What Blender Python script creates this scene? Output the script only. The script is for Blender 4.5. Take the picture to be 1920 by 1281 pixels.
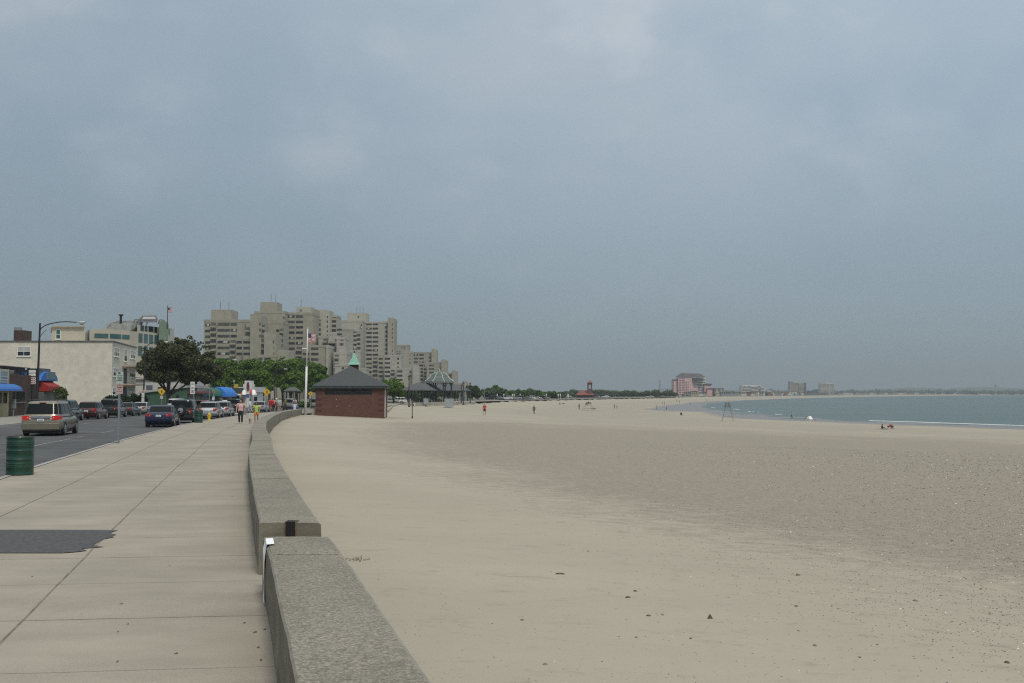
import bpy, bmesh, math, random
import numpy as np
from mathutils import Vector, Matrix, noise as mn
R = math.radians
sc = bpy.context.scene
for o in list(bpy.data.objects): bpy.data.objects.remove(o)
random.seed(7); rng = np.random.default_rng(7)
C = sc.collection
# ---------------------------------------------------------------- camera
F, HY, CX, CY, CZ = 1900.0, 737.0, 960.0, 640.5, 1.78
TH = math.atan((HY - CY) / F)
cam = bpy.data.objects.new('camera', bpy.data.cameras.new('camera')); C.objects.link(cam)
cam.location = (0, 0, CZ); cam.rotation_euler = (math.pi/2 + TH, 0, 0)
cam.data.sensor_width = 36; cam.data.lens = 36 * F / 1920; cam.data.clip_start = 0.1; cam.data.clip_end = 60000
sc.camera = cam
# ---------------------------------------------------------------- exposure, sampling
sc.view_settings.view_transform = 'Standard'; sc.view_settings.look = 'None'; sc.view_settings.gamma = 1
sc.view_settings.exposure = 0.0; sc.view_settings.use_curve_mapping = False
sc.render.engine = 'CYCLES'
sc.cycles.max_bounces = 4; sc.cycles.volume_bounces = 0; sc.cycles.transparent_max_bounces = 8
sc.cycles.use_denoising = False; sc.cycles.filter_width = 1.15
# ---------------------------------------------------------------- world: overcast sky
SUN_EL, SUN_AZ = 53, 157     # azimuth from +Y (view direction), negative = left
w = bpy.data.worlds.new('World'); sc.world = w; w.use_nodes = True
nt = w.node_tree; N = nt.nodes; L = nt.links; N.clear()
def nd(t, **k):
    n = N.new(t)
    for a, b in k.items(): setattr(n, a, b)
    return n
out = nd('ShaderNodeOutputWorld'); bg = nd('ShaderNodeBackground')
sky = nd('ShaderNodeTexSky', sky_type='NISHITA', sun_disc=False, sun_elevation=R(SUN_EL), sun_rotation=R(SUN_AZ), air_density=1.0, dust_density=3.0)
tc = nd('ShaderNodeTexCoord'); sep = nd('ShaderNodeSeparateXYZ'); L.new(tc.outputs['Generated'], sep.inputs[0])
ramp = nd('ShaderNodeValToRGB'); cr = ramp.color_ramp
SKY = [(0.0, (.232,.290,.318)), (.05, (.236,.298,.340)), (.14, (.254,.322,.380)), (.25, (.298,.370,.436)), (.36, (.360,.430,.492)), (.6, (.52,.575,.61)), (1.0, (.78,.82,.84))]
while len(cr.elements) > 1: cr.elements.remove(cr.elements[0])
cr.elements[0].position = 0; cr.elements[0].color = (*SKY[0][1], 1)
for p, c in SKY[1:]:
    e = cr.elements.new(p); e.color = (*c, 1)
L.new(sep.outputs['Z'], ramp.inputs[0])
def cloud(scale, sx, sz, lo, hi, det, loc, fac=(0, 1)):
    mp = nd('ShaderNodeMapping'); mp.inputs['Scale'].default_value = (sx, 1, sz); mp.inputs['Location'].default_value = loc
    L.new(tc.outputs['Generated'], mp.inputs[0])
    nz = nd('ShaderNodeTexNoise'); nz.inputs['Scale'].default_value = scale; nz.inputs['Detail'].default_value = det; nz.inputs['Roughness'].default_value = .5
    L.new(mp.outputs[0], nz.inputs['Vector'])
    mr = nd('ShaderNodeMapRange', interpolation_type='SMOOTHSTEP'); mr.inputs['From Min'].default_value = lo; mr.inputs['From Max'].default_value = hi
    mr.inputs['To Min'].default_value, mr.inputs['To Max'].default_value = fac
    L.new(nz.outputs[0], mr.inputs[0]); return mr
c1 = cloud(2.6, 1.0, 1.7, .34, .66, 5, (3.1, 0, 1.3)); c2 = cloud(9.0, 1.0, 1.6, .50, .78, 7, (0.4, 0, 7.7), (0, .55))
mul = nd('ShaderNodeMath', operation='MULTIPLY'); L.new(c1.outputs[0], mul.inputs[0]); mul.inputs[1].default_value = .8
add = nd('ShaderNodeMath', operation='ADD'); L.new(mul.outputs[0], add.inputs[0]); L.new(c2.outputs[0], add.inputs[1])
hz = nd('ShaderNodeMapRange'); hz.inputs['From Min'].default_value = .01; hz.inputs['From Max'].default_value = .25; L.new(sep.outputs['Z'], hz.inputs[0])
am = nd('ShaderNodeMath', operation='MULTIPLY'); L.new(add.outputs[0], am.inputs[0]); L.new(hz.outputs[0], am.inputs[1])
sc1 = nd('ShaderNodeMath', operation='MULTIPLY_ADD'); L.new(am.outputs[0], sc1.inputs[0]); sc1.inputs[1].default_value = .26
side = nd('ShaderNodeMath', operation='MULTIPLY_ADD'); L.new(sep.outputs['X'], side.inputs[0]); side.inputs[1].default_value = .24; side.inputs[2].default_value = 1.0; L.new(side.outputs[0], sc1.inputs[2])
cm = nd('ShaderNodeVectorMath', operation='SCALE'); L.new(ramp.outputs[0], cm.inputs[0]); L.new(sc1.outputs[0], cm.inputs['Scale'])
# warm thin-cloud tint where the cloud is thicker
tint = nd('ShaderNodeMix', data_type='RGBA', blend_type='MULTIPLY'); tint.inputs[0].default_value = 1
tr = nd('ShaderNodeMix', data_type='RGBA'); tr.inputs[6].default_value = (.97, 1, 1.03, 1); tr.inputs[7].default_value = (1.07, 1.0, .95, 1)
L.new(am.outputs[0], tr.inputs[0]); L.new(cm.outputs[0], tint.inputs[6]); L.new(tr.outputs[2], tint.inputs[7])
# a little real sky mixed through the cloud deck
ss = nd('ShaderNodeVectorMath', operation='SCALE'); L.new(sky.outputs[0], ss.inputs[0]); ss.inputs['Scale'].default_value = .012
fin = nd('ShaderNodeVectorMath', operation='ADD'); L.new(tint.outputs[2], fin.inputs[0]); L.new(ss.outputs[0], fin.inputs[1])
L.new(fin.outputs[0], bg.inputs[0]); bg.inputs[1].default_value = 1.0
L.new(bg.outputs[0], out.inputs[0])
# ---------------------------------------------------------------- sun behind thin cloud
sl = bpy.data.lights.new('sun', 'SUN'); sl.energy = 2.0; sl.angle = R(11); sl.color = (1, .96, .85)
so = bpy.data.objects.new('sun', sl); C.objects.link(so)
so.rotation_euler = Vector((math.sin(R(SUN_AZ))*math.cos(R(SUN_EL)), math.cos(R(SUN_AZ))*math.cos(R(SUN_EL)), math.sin(R(SUN_EL)))).to_track_quat('Z', 'Y').to_euler()

# ---------------------------------------------------------------- pixel helpers (photo pixels 1920x1281 -> world)
def zat(py, d):
    v = (CY - py) / F
    t = d / (math.cos(TH) - v*math.sin(TH)); return CZ + t*(math.sin(TH) + v*math.cos(TH))
def xat(px, py, d):
    v = (CY - py) / F
    return (px - CX) / F * d / (math.cos(TH) - v*math.sin(TH))
def at(px, py, d): return Vector((xat(px, py, d), d, zat(py, d)))
def sz(d): return d / F      # metres per photo pixel at distance d
# ---------------------------------------------------------------- layout curves
def ip(x, pts): return np.interp(x, [p[0] for p in pts], [p[1] for p in pts])
WALL = [(-8, 2.52), (0, .31), (4.47, -.93), (8.47, -2.02), (10.2, -2.52), (12.6, -3.18), (17.5, -4.5), (23.9, -6.2), (31.7, -8.1), (41.6, -10.7), (55, -13.9), (70.2, -17.1), (88.6, -20.7), (100, -22.4), (113, -24.0)]
INL = WALL + [(130, -23.6), (160, -24.5), (200, -25.5), (262, -29), (272, -23.2), (280, -17.2), (300, -11.4), (366, 7.7), (551, 70), (712, 120), (1000, 212), (1450, 412), (2400, 900), (4180, 2068), (7000, 4600), (14000, 11000)]
SEA = [(-200, 330), (0, 215), (100, 150), (196, 97), (241, 76), (299, 76), (363, 75), (443, 84), (598, 116), (854, 198), (1197, 341), (1708, 612), (2391, 1057), (2990, 1511), (4500, 2900), (7000, 5300), (14000, 12500)]
ZI = [(115, -.62), (130, -.80), (235, -.86), (262, -1.6), (300, -1.65), (332, -.80), (460, -.80), (712, -.84), (1000, -1.5), (1450, -2.0), (4000, -2.4)]
CURB = [(-8, -3.6), (0, -5.9), (10, -8.3), (22.3, -11.3), (26.1, -12.35), (32.4, -13.9), (42.5, -16.4), (52.8, -18.7), (67.6, -21.9), (83.5, -24.6), (98, -26.8), (118.7, -29.4), (150, -31.5), (200, -33), (262, -37), (272, -33), (300, -24), (366, -1), (461, 34), (551, 62), (712, 112)]
RW = [(66, 11.6), (90, 13.0), (112, 13.9), (150, 14.5), (300, 14.5)]
SEAZ = CZ - 6.3
def wallx(y): return float(ip(y, WALL))
def curb(y): return float(ip(y, CURB))
def curbl(y): return curb(y) - float(ip(y, RW))
def gz(y): return -.0045*min(max(y, 0), 170)
def terr(x, y):
    x = np.asarray(x, float); y = np.asarray(y, float)
    xi = ip(y, INL); xs = ip(y, SEA); zi = ip(y, ZI)
    t = (x - xi) / (xs - xi)
    tc_ = np.clip(t, 0, 1)
    z = zi + (SEAZ - zi) * (1 - (1 - tc_)**2.2)
    z = np.where(t > 1, SEAZ - (t - 1)*6.0, z)
    z = np.maximum(z, SEAZ - 6)
    inl = np.where(y < 130, -.0045*np.clip(y, 0, 170) - .35, ip(y, [(130, -1.1), (300, -1.2), (460, -1.1), (712, -1.3), (1450, -2.0), (4000, -2.4)]))
    return np.where(t < 0, inl, z), t
def tz(x, y): return float(terr(x, y)[0])
def ground_at(px, py):
    """where the ray through a photo pixel meets the beach"""
    v = (CY - py) / F; u = (px - CX) / F
    dy = math.cos(TH) - v*math.sin(TH); dz = math.sin(TH) + v*math.cos(TH)
    prev = 1.0
    for k in range(4000):
        t = 1.0 * 1.004**k + k*.02
        x, y, z = u*t, dy*t, CZ + dz*t
        if z <= tz(x, y):
            lo, hi = prev, t
            for _ in range(20):
                m = (lo + hi)/2
                if CZ + dz*m <= tz(u*m, dy*m): hi = m
                else: lo = m
            return Vector((u*hi, dy*hi, CZ + dz*hi))
        prev = t
    return at(px, py, 500)
def prom_at(px, py, drop=0.0):
    d = F*(CZ + drop) / (py - HY - 8.55); return Vector((xat(px, py, d), d, gz(d) - drop))

# ---------------------------------------------------------------- materials
MATS = {}
def mat(name, col, rough=.7, var=.15, scale=3.0, bump=0.0, bscale=None, metal=0.0, coat=0.0, col2=None, spec=.5, island=0.0, stretch=None, detail=6, emit=None):
    if name in MATS: return MATS[name]
    m = bpy.data.materials.new(name); m.use_nodes = True; MATS[name] = m
    n = m.node_tree.nodes; l = m.node_tree.links; b = n['Principled BSDF']
    b.inputs['Roughness'].default_value = rough; b.inputs['Metallic'].default_value = metal
    b.inputs['Specular IOR Level'].default_value = spec; b.inputs['Coat Weight'].default_value = coat
    t = n.new('ShaderNodeTexCoord'); mp = n.new('ShaderNodeMapping'); l.new(t.outputs['Object'], mp.inputs[0])
    if stretch: mp.inputs['Scale'].default_value = stretch
    nz = n.new('ShaderNodeTexNoise'); nz.inputs['Scale'].default_value = scale; nz.inputs['Detail'].default_value = detail; l.new(mp.outputs[0], nz.inputs['Vector'])
    mr = n.new('ShaderNodeMapRange'); mr.inputs['From Min'].default_value = .3; mr.inputs['From Max'].default_value = .7; l.new(nz.outputs[0], mr.inputs[0])
    mx = n.new('ShaderNodeMix'); mx.data_type = 'RGBA'
    c2 = col2 or tuple(c*(1 + var) for c in col); c1 = col if col2 else tuple(c*(1 - var) for c in col)
    mx.inputs[6].default_value = (*c1, 1); mx.inputs[7].default_value = (*c2, 1); l.new(mr.outputs[0], mx.inputs[0])
    src = mx.outputs[2]
    if island:
        g = n.new('ShaderNodeNewGeometry'); r2 = n.new('ShaderNodeMapRange'); r2.inputs['To Min'].default_value = 1 - island; r2.inputs['To Max'].default_value = 1 + island
        l.new(g.outputs['Random Per Island'], r2.inputs[0]); v = n.new('ShaderNodeVectorMath'); v.operation = 'SCALE'
        l.new(src, v.inputs[0]); l.new(r2.outputs[0], v.inputs['Scale']); src = v.outputs[0]
    l.new(src, b.inputs['Base Color'])
    if bump:
        n2 = n.new('ShaderNodeTexNoise'); n2.inputs['Scale'].default_value = bscale or scale*4; n2.inputs['Detail'].default_value = 4; l.new(mp.outputs[0], n2.inputs['Vector'])
        bp = n.new('ShaderNodeBump'); bp.inputs['Strength'].default_value = 1; bp.inputs['Distance'].default_value = bump
        l.new(n2.outputs[0], bp.inputs['Height']); l.new(bp.outputs[0], b.inputs['Normal'])
    if emit:
        b.inputs['Emission Color'].default_value = (*emit, 1); b.inputs['Emission Strength'].default_value = 1
    return m
def brick_mat(name, c1, c2, mortar, bw=.22, bh=.075):
    m = mat(name, c1); n = m.node_tree.nodes; l = m.node_tree.links; b = n['Principled BSDF']
    t = n.new('ShaderNodeTexCoord'); s = n.new('ShaderNodeSeparateXYZ'); l.new(t.outputs['Object'], s.inputs[0])
    a = n.new('ShaderNodeMath'); a.operation = 'ADD'; l.new(s.outputs[0], a.inputs[0]); l.new(s.outputs[1], a.inputs[1])
    cb = n.new('ShaderNodeCombineXYZ'); l.new(a.outputs[0], cb.inputs[0]); l.new(s.outputs[2], cb.inputs[1])
    br = n.new('ShaderNodeTexBrick'); br.inputs['Scale'].default_value = 1; br.inputs['Brick Width'].default_value = bw; br.inputs['Row Height'].default_value = bh
    br.inputs['Mortar Size'].default_value = .008; br.inputs['Color1'].default_value = (*c1, 1); br.inputs['Color2'].default_value = (*c2, 1); br.inputs['Mortar'].default_value = (*mortar, 1)
    l.new(cb.outputs[0], br.inputs['Vector'])
    nz = n.new('ShaderNodeTexNoise'); nz.inputs['Scale'].default_value = 1.3; nz.inputs['Detail'].default_value = 6; l.new(t.outputs['Object'], nz.inputs['Vector'])
    mr = n.new('ShaderNodeMapRange'); mr.inputs['To Min'].default_value = .75; mr.inputs['To Max'].default_value = 1.25; l.new(nz.outputs[0], mr.inputs[0])
    v = n.new('ShaderNodeVectorMath'); v.operation = 'SCALE'; l.new(br.outputs[0], v.inputs[0]); l.new(mr.outputs[0], v.inputs['Scale']); l.new(v.outputs[0], b.inputs['Base Color'])
    b.inputs['Roughness'].default_value = .9
    return m
def paint(name, col, metal=.3, rough=.32): return mat(name, col, rough, .08, 2, metal=metal, coat=.5, spec=.5)
M_blk = mat('black_metal', (.012,.013,.014), .45, .2, 8)
M_grey = mat('grey_metal', (.28,.29,.30), .45, .15, 6, metal=.5)
M_glass = mat('dark_glass', (.012,.016,.018), .08, .4, .8, spec=.7)
M_cglass = mat('car_glass', (.008,.011,.012), .06, .3, 1.0, spec=.12)
M_rub = mat('tyre_rubber', (.014,.014,.015), .85, .2, 20)
M_rim = mat('wheel_rim', (.42,.43,.44), .35, .1, 8, metal=.8)
M_white = mat('white_paint', (.72,.72,.70), .5, .06, 3)
M_signw = mat('sign_white', (.62,.63,.62), .5, .06, 5)
M_tail = mat('tail_light_red', (.34,.012,.012), .2, .2, 12, coat=.6)
M_taillit = mat('tail_light_lit', (.34,.012,.012), .2, .2, 12, coat=.6, emit=(.16,.004,.004))
M_chrome = mat('chrome', (.6,.6,.6), .2, .05, 4, metal=1)
M_conc = mat('concrete_tower', (.255,.235,.185), .9, .12, .35, col2=(.31,.287,.23), detail=8)
M_conc2 = mat('concrete_tower_pale', (.31,.295,.25), .9, .12, .35, col2=(.37,.353,.303), detail=8)  # paler copy: light on sea-facing faces put into the colour; also grey towers
# ---------------------------------------------------------------- mesh builder
class MB:
    def __init__(s): s.v = []; s.f = []; s.mi = []; s.k = 0
    def add(s, vs, fs):
        b = len(s.v); s.v += [tuple(p) for p in vs]
        for q in fs: s.f.append(tuple(b + i for i in q)); s.mi.append(s.k)
        return s
    def box(s, a, b):
        (x0, y0, z0), (x1, y1, z1) = a, b
        return s.add([(x0,y0,z0),(x1,y0,z0),(x1,y1,z0),(x0,y1,z0),(x0,y0,z1),(x1,y0,z1),(x1,y1,z1),(x0,y1,z1)],
                     [(0,3,2,1),(4,5,6,7),(0,1,5,4),(1,2,6,5),(2,3,7,6),(3,0,4,7)])
    def obox(s, c, u, n, w, d, z0, z1):
        """box centred at c (x,y), width w along u, depth d along n"""
        c = Vector((c[0], c[1])); u = Vector((u[0], u[1])); n = Vector((n[0], n[1])); P = [c - u*w/2 - n*d/2, c + u*w/2 - n*d/2, c + u*w/2 + n*d/2, c - u*w/2 + n*d/2]
        return s.prism([(p.x, p.y) for p in P], z0, z1)
    def prism(s, poly, z0, z1):
        n = len(poly); A = sum(poly[i][0]*poly[(i+1) % n][1] - poly[(i+1) % n][0]*poly[i][1] for i in range(n))
        if A < 0: poly = poly[::-1]
        z0f = z0 if callable(z0) else (lambda x, y: z0); z1f = z1 if callable(z1) else (lambda x, y: z1)
        return s.add([(x, y, z0f(x, y)) for x, y in poly] + [(x, y, z1f(x, y)) for x, y in poly],
                     [tuple(range(n))[::-1], tuple(range(n, 2*n))] + [(i, (i+1) % n, n + (i+1) % n, n + i) for i in range(n)])
    def loft(s, rings, cap=True):
        n = len(rings[0]); b = []
        for r in rings: b += list(r)
        fs = []
        for k in range(len(rings)-1):
            for i in range(n): fs.append((k*n + i, k*n + (i+1) % n, (k+1)*n + (i+1) % n, (k+1)*n + i))
        if cap: fs += [tuple(range(n))[::-1], tuple(range((len(rings)-1)*n, len(rings)*n))]
        return s.add(b, fs)
    def grid(s, rows):
        n = len(rows[0]); b = [p for r in rows for p in r]
        return s.add(b, [(k*n + i, k*n + i + 1, (k+1)*n + i + 1, (k+1)*n + i) for k in range(len(rows)-1) for i in range(n-1)])
    def tube(s, pts, rad, n=8):
        pts = [Vector(p) for p in pts]; rad = rad if hasattr(rad, '__len__') else [rad]*len(pts); rings = []
        for i, p in enumerate(pts):
            t = (pts[min(i+1, len(pts)-1)] - pts[max(i-1, 0)]).normalized()
            a = t.cross(Vector((0, 1, 0)) if abs(t.y) < .9 else Vector((1, 0, 0))).normalized(); b = t.cross(a)
            rr = rad[i] if hasattr(rad[i], '__len__') else (rad[i], rad[i])
            rings.append([p + a*math.cos(2*math.pi*k/n)*rr[0] + b*math.sin(2*math.pi*k/n)*rr[1] for k in range(n)])
        return s.loft(rings)
    def lathe(s, prof, n=16, c=(0, 0, 0), ax='z'):
        rings = []
        for r, z in prof:
            ring = []
            for k in range(n):
                a = 2*math.pi*k/n; p = (math.cos(a)*r, math.sin(a)*r, z)
                if ax == 'x': p = (p[2], p[0], p[1])
                ring.append((p[0] + c[0], p[1] + c[1], p[2] + c[2]))
            rings.append(ring)
        return s.loft(rings)
    def ball(s, c, r, n=8, sc_=(1, 1, 1)):
        prof = [(math.sin(math.pi*(i + .5)/n)*1.0, -math.cos(math.pi*(i+.5)/n)) for i in range(n)]
        rings = [[(c[0] + math.cos(2*math.pi*k/(n+2))*a*r*sc_[0], c[1] + math.sin(2*math.pi*k/(n+2))*a*r*sc_[1], c[2] + z*r*sc_[2]) for k in range(n+2)] for a, z in prof]
        return s.loft(rings)
    def build(s, name, mats, parent=None, smooth=False, loc=None, rz=0.0):
        me = bpy.data.meshes.new(name); me.from_pydata(s.v, [], s.f)
        for m in (mats if isinstance(mats, (list, tuple)) else [mats]): me.materials.append(m)
        me.polygons.foreach_set('material_index', s.mi)
        if smooth: me.polygons.foreach_set('use_smooth', [True]*len(s.f))
        me.update()
        o = bpy.data.objects.new(name, me); C.objects.link(o)
        if parent: o.parent = parent
        if loc is not None: o.location = loc
        if rz: o.rotation_euler = (0, 0, rz)
        return o
def tag(o, label=None, cat=None, group=None, kind=None):
    if label: o['label'] = label
    if cat: o['category'] = cat
    if group: o['group'] = group
    if kind: o['kind'] = kind
    return o
def thing(name, label, cat, loc=(0, 0, 0), rz=0.0, group=None):
    o = bpy.data.objects.new(name, None); C.objects.link(o); o.empty_display_size = .2
    o.location = loc; o.rotation_euler = (0, 0, rz); return tag(o, label, cat, group)
def kids(o): return [c for c in bpy.data.objects if c.parent is o]
def copy_tree(root, loc, rz=0.0, label=None, group=None, scale=None):
    def cp(o, par):
        c = o.copy(); C.objects.link(c); c.parent = par
        for ch in CH.get(o.name, ()): cp(ch, c)
        return c
    CH = {}
    for o in root.children_recursive: CH.setdefault(o.parent.name, []).append(o)
    r = cp(root, None); r.location = loc; r.rotation_euler = (0, 0, rz)
    if label: r['label'] = label
    if group: r['group'] = group
    if scale: r.scale = scale
    return r
def text(body, size, m, parent, loc, rot, name='lettering', ext=.004):
    cu = bpy.data.curves.new(name, 'FONT'); cu.body = body; cu.size = size; cu.align_x = 'CENTER'; cu.align_y = 'CENTER'; cu.extrude = ext
    o = bpy.data.objects.new(name, cu); C.objects.link(o)
    me = bpy.data.meshes.new_from_object(o); C.objects.unlink(o); bpy.data.objects.remove(o)
    me.materials.clear(); me.materials.append(m)
    q = bpy.data.objects.new(name, me); C.objects.link(q); q.parent = parent; q.location = loc; q.rotation_euler = rot
    return q
# ================================================================ GROUND
def attr_mat():
    m = mat('beach_sand', (.3,.3,.3)); n = m.node_tree.nodes; l = m.node_tree.links; b = n['Principled BSDF']
    for x in list(n):
        if x.type not in ('BSDF_PRINCIPLED', 'OUTPUT_MATERIAL'): n.remove(x)
    t = n.new('ShaderNodeTexCoord')
    def noise_(s, d, st=(1, 1, 1), r=.5):
        mp = n.new('ShaderNodeMapping'); mp.inputs['Scale'].default_value = st; l.new(t.outputs['Object'], mp.inputs[0])
        z = n.new('ShaderNodeTexNoise'); z.inputs['Scale'].default_value = s; z.inputs['Detail'].default_value = d; z.inputs['Roughness'].default_value = r
        l.new(mp.outputs[0], z.inputs['Vector']); return z.outputs[0]
    def mrange(s, a, b_, c=0, d=1):
        x = n.new('ShaderNodeMapRange'); x.inputs['From Min'].default_value = a; x.inputs['From Max'].default_value = b_; x.inputs['To Min'].default_value = c; x.inputs['To Max'].default_value = d
        l.new(s, x.inputs[0]); return x.outputs[0]
    def math_(op, a, c):
        x = n.new('ShaderNodeMath'); x.operation = op
        for i, q in enumerate((a, c)):
            if isinstance(q, (int, float)): x.inputs[i].default_value = q
            else: l.new(q, x.inputs[i])
        return x.outputs[0]
    def mix(f, a, c, bt='MIX'):
        x = n.new('ShaderNodeMix'); x.data_type = 'RGBA'; x.blend_type = bt
        for i, q in ((0, f), (6, a), (7, c)):
            if isinstance(q, (int, float)): x.inputs[i].default_value = q
            elif isinstance(q, tuple): x.inputs[i].default_value = (*q, 1)
            else: l.new(q, x.inputs[i])
        return x.outputs[2]
    def attr(nm):
        a = n.new('ShaderNodeAttribute'); a.attribute_name = nm; return a.outputs['Fac']
    big = mrange(noise_(.12, 5), .35, .65); fine = mrange(noise_(60, 3), .35, .65)
    sand = mix(big, (.342,.308,.240), (.382,.346,.274)); sand = mix(math_('MULTIPLY', fine, .3), sand, (.26,.23,.18))
    streak = mrange(noise_(.5, 6, (.25, 1.2, 1), .6), .4, .6)
    sand = mix(math_('MULTIPLY', streak, .18), sand, (.285,.255,.203))
    # pebbly zone: speckle of small grey and brown stones
    peb = math_('ADD', attr('pebble'), mrange(noise_(2.2, 9, (.7, 1.3, 1), .75), .3, .7, -.55, .55))
    sp = mrange(noise_(4.5, 9, (1, 1, 1), .85), .40, .60)
    vor = n.new('ShaderNodeTexVoronoi'); vor.inputs['Scale'].default_value = 26; l.new(t.outputs['Object'], vor.inputs['Vector'])
    vs = n.new('ShaderNodeSeparateColor'); l.new(vor.outputs['Color'], vs.inputs[0])
    stone = mix(vs.outputs[0], (.10,.09,.085), (.40,.37,.33))
    isst = mrange(vor.outputs['Distance'], .36, .26)
    pz = mix(sp, (.308,.271,.214), (.228,.199,.158)); pz = mix(math_('MULTIPLY', math_('MULTIPLY', isst, mrange(vs.outputs[1], .45, .6)), .75), pz, stone)
    col = mix(mrange(peb, .1, .9), sand, pz)
    # scattered grains everywhere
    v2 = n.new('ShaderNodeTexVoronoi'); v2.inputs['Scale'].default_value = 5.5; l.new(t.outputs['Object'], v2.inputs['Vector'])
    s2 = n.new('ShaderNodeSeparateColor'); l.new(v2.outputs['Color'], s2.inputs[0])
    dot = math_('MULTIPLY', mrange(v2.outputs['Distance'], .075, .05), mrange(s2.outputs[0], .62, .66))
    col = mix(math_('MULTIPLY', dot, .8), col, mix(s2.outputs[1], (.09,.08,.075), (.26,.22,.18)))
    wet = math_('ADD', attr('wet'), mrange(noise_(.03, 5, (1, .5, 1)), .3, .7, -.25, .25)); wetm = mrange(wet, .3, .7)
    col = mix(wetm, col, (.170,.155,.145))
    col = mix(attr('inland'), col, mix(big, (.13,.125,.11), (.10,.12,.07)))
    l.new(col, b.inputs['Base Color'])
    l.new(mrange(wetm, 0, 1, .95, .33), b.inputs['Roughness']); b.inputs['Specular IOR Level'].default_value = .3
    bp = n.new('ShaderNodeBump'); bp.inputs['Distance'].default_value = .02; bp.inputs['Strength'].default_value = .45
    vf = n.new('ShaderNodeTexVoronoi'); vf.inputs['Scale'].default_value = 2.1; vf.feature = 'SMOOTH_F1'; l.new(t.outputs['Object'], vf.inputs['Vector'])
    dip = math_('MULTIPLY', mrange(vf.outputs['Distance'], .05, .30, -.5, 0), mrange(noise_(.35, 3), .5, .65))
    hh = math_('ADD', math_('ADD', math_('MULTIPLY', noise_(3.5, 8, (.6, 1.4, 1), .62), 1.3), dip), math_('MULTIPLY', math_('MULTIPLY', sp, .9), mrange(peb, .25, .75)))
    l.new(hh, bp.inputs['Height']); l.new(bp.outputs[0], b.inputs['Normal'])
    return m
def smooth(a, b, x):
    t = np.clip((x - a)/(b - a), 0, 1); return t*t*(3 - 2*t)
def make_ground():
    rr = [.35*1.025**k for k in range(440)]
    rr = [r for r in rr if r < 15000]
    th = np.concatenate([np.linspace(-180, -50, 40)[:-1], np.linspace(-50, 50, 420), np.linspace(50, 180, 40)[1:]])*math.pi/180
    RR, TT = np.meshgrid(rr, th, indexing='ij'); X = RR*np.sin(TT); Y = RR*np.cos(TT)
    Z, t = terr(X, Y)
    xi = ip(Y, INL); s = X - xi
    # shallow dunes, a small scarp in the sand and ripples
    nzv = np.array([mn.fractal(Vector((x*.12, y*.12, 0)), 1, 2, 4) if r < 400 else 0 for x, y, r in zip(X.ravel(), Y.ravel(), RR.ravel())]).reshape(X.shape)
    n2 = np.array([mn.fractal(Vector((x*1.1, y*2.0, 3)), .8, 2, 4) if r < 90 else 0 for x, y, r in zip(X.ravel(), Y.ravel(), RR.ravel())]).reshape(X.shape)
    sandy = smooth(.6, 2.5, s)*(t < 1)*(t > 0)
    Z = Z + sandy*(nzv*.07 + n2*.018*np.clip(1 - RR/90, 0, 1))
    PB = [(-10, 9), (5, 7.5), (11.5, 8.5), (18, 8.4), (24.6, 7.0), (27.5, 5.6), (38.6, 5.2), (55, 5.0), (75, 6.0), (95, 7.5), (120, 16)]
    sb = s - ip(Y, PB) + nzv*2.2
    peb = smooth(-2.5, 7.5, sb + n2*1.5)*(1 - .95*smooth(96, 155, RR + nzv*18))*smooth(10.5, 17, Y + np.clip(s - 14, 0, 30)*.5)
    Z = Z - .04*smooth(-.6, .9, sb)*(Y < 90)*smooth(.6, 2, s)
    peb = np.maximum(peb, .42*smooth(-2, 6, sb)*(RR < 75))
    peb = np.maximum(peb, .38*smooth(118, 150, Y)*smooth(.05, .3, t)*(1 - smooth(.6, .8, t)))
    wet = smooth(.70, .92, t)
    wet = np.maximum(wet, smooth(.5, .72, t)*smooth(300, 360, Y)*(1 - smooth(700, 900, Y)))
    inl = smooth(0, 1.5, -s)
    nr, na = X.shape; V = np.stack([X, Y, Z], -1).reshape(-1, 3)
    me = bpy.data.meshes.new('beach')
    idx = np.arange(nr*na).reshape(nr, na)
    fc = np.stack([idx[:-1, :-1], idx[:-1, 1:], idx[1:, 1:], idx[1:, :-1]], -1).reshape(-1, 4)[:, ::-1]
    me.from_pydata(V.tolist(), [], fc.tolist())
    for nm, a in (('pebble', peb), ('wet', wet), ('inland', inl)):
        at_ = me.attributes.new(nm, 'FLOAT', 'POINT'); at_.data.foreach_set('value', a.ravel().astype(np.float32))
    me.polygons.foreach_set('use_smooth', [True]*len(me.polygons)); me.materials.append(attr_mat()); me.update()
    o = bpy.data.objects.new('beach', me); C.objects.link(o); tag(o, 'pale sand beach with a pebbly grey band running down to the sea', 'beach', kind='structure'); return o
GROUND = make_ground()
from mathutils.bvhtree import BVHTree
BVH = BVHTree.FromPolygons([tuple(v.co) for v in GROUND.data.vertices], [tuple(p.vertices) for p in GROUND.data.polygons])
def tz(x, y):
    h = BVH.ray_cast(Vector((x, y, 50)), Vector((0, 0, -1)))[0]; return h.z if h else float(terr(x, y)[0])
def ground_at(px, py):
    v = (CY - py)/F; u = (px - CX)/F; dr = Vector((u, math.cos(TH) - v*math.sin(TH), math.sin(TH) + v*math.cos(TH))).normalized()
    h = BVH.ray_cast(Vector((0, 0, CZ)), dr)[0]; return h if h else at(px, py, 500)
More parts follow.
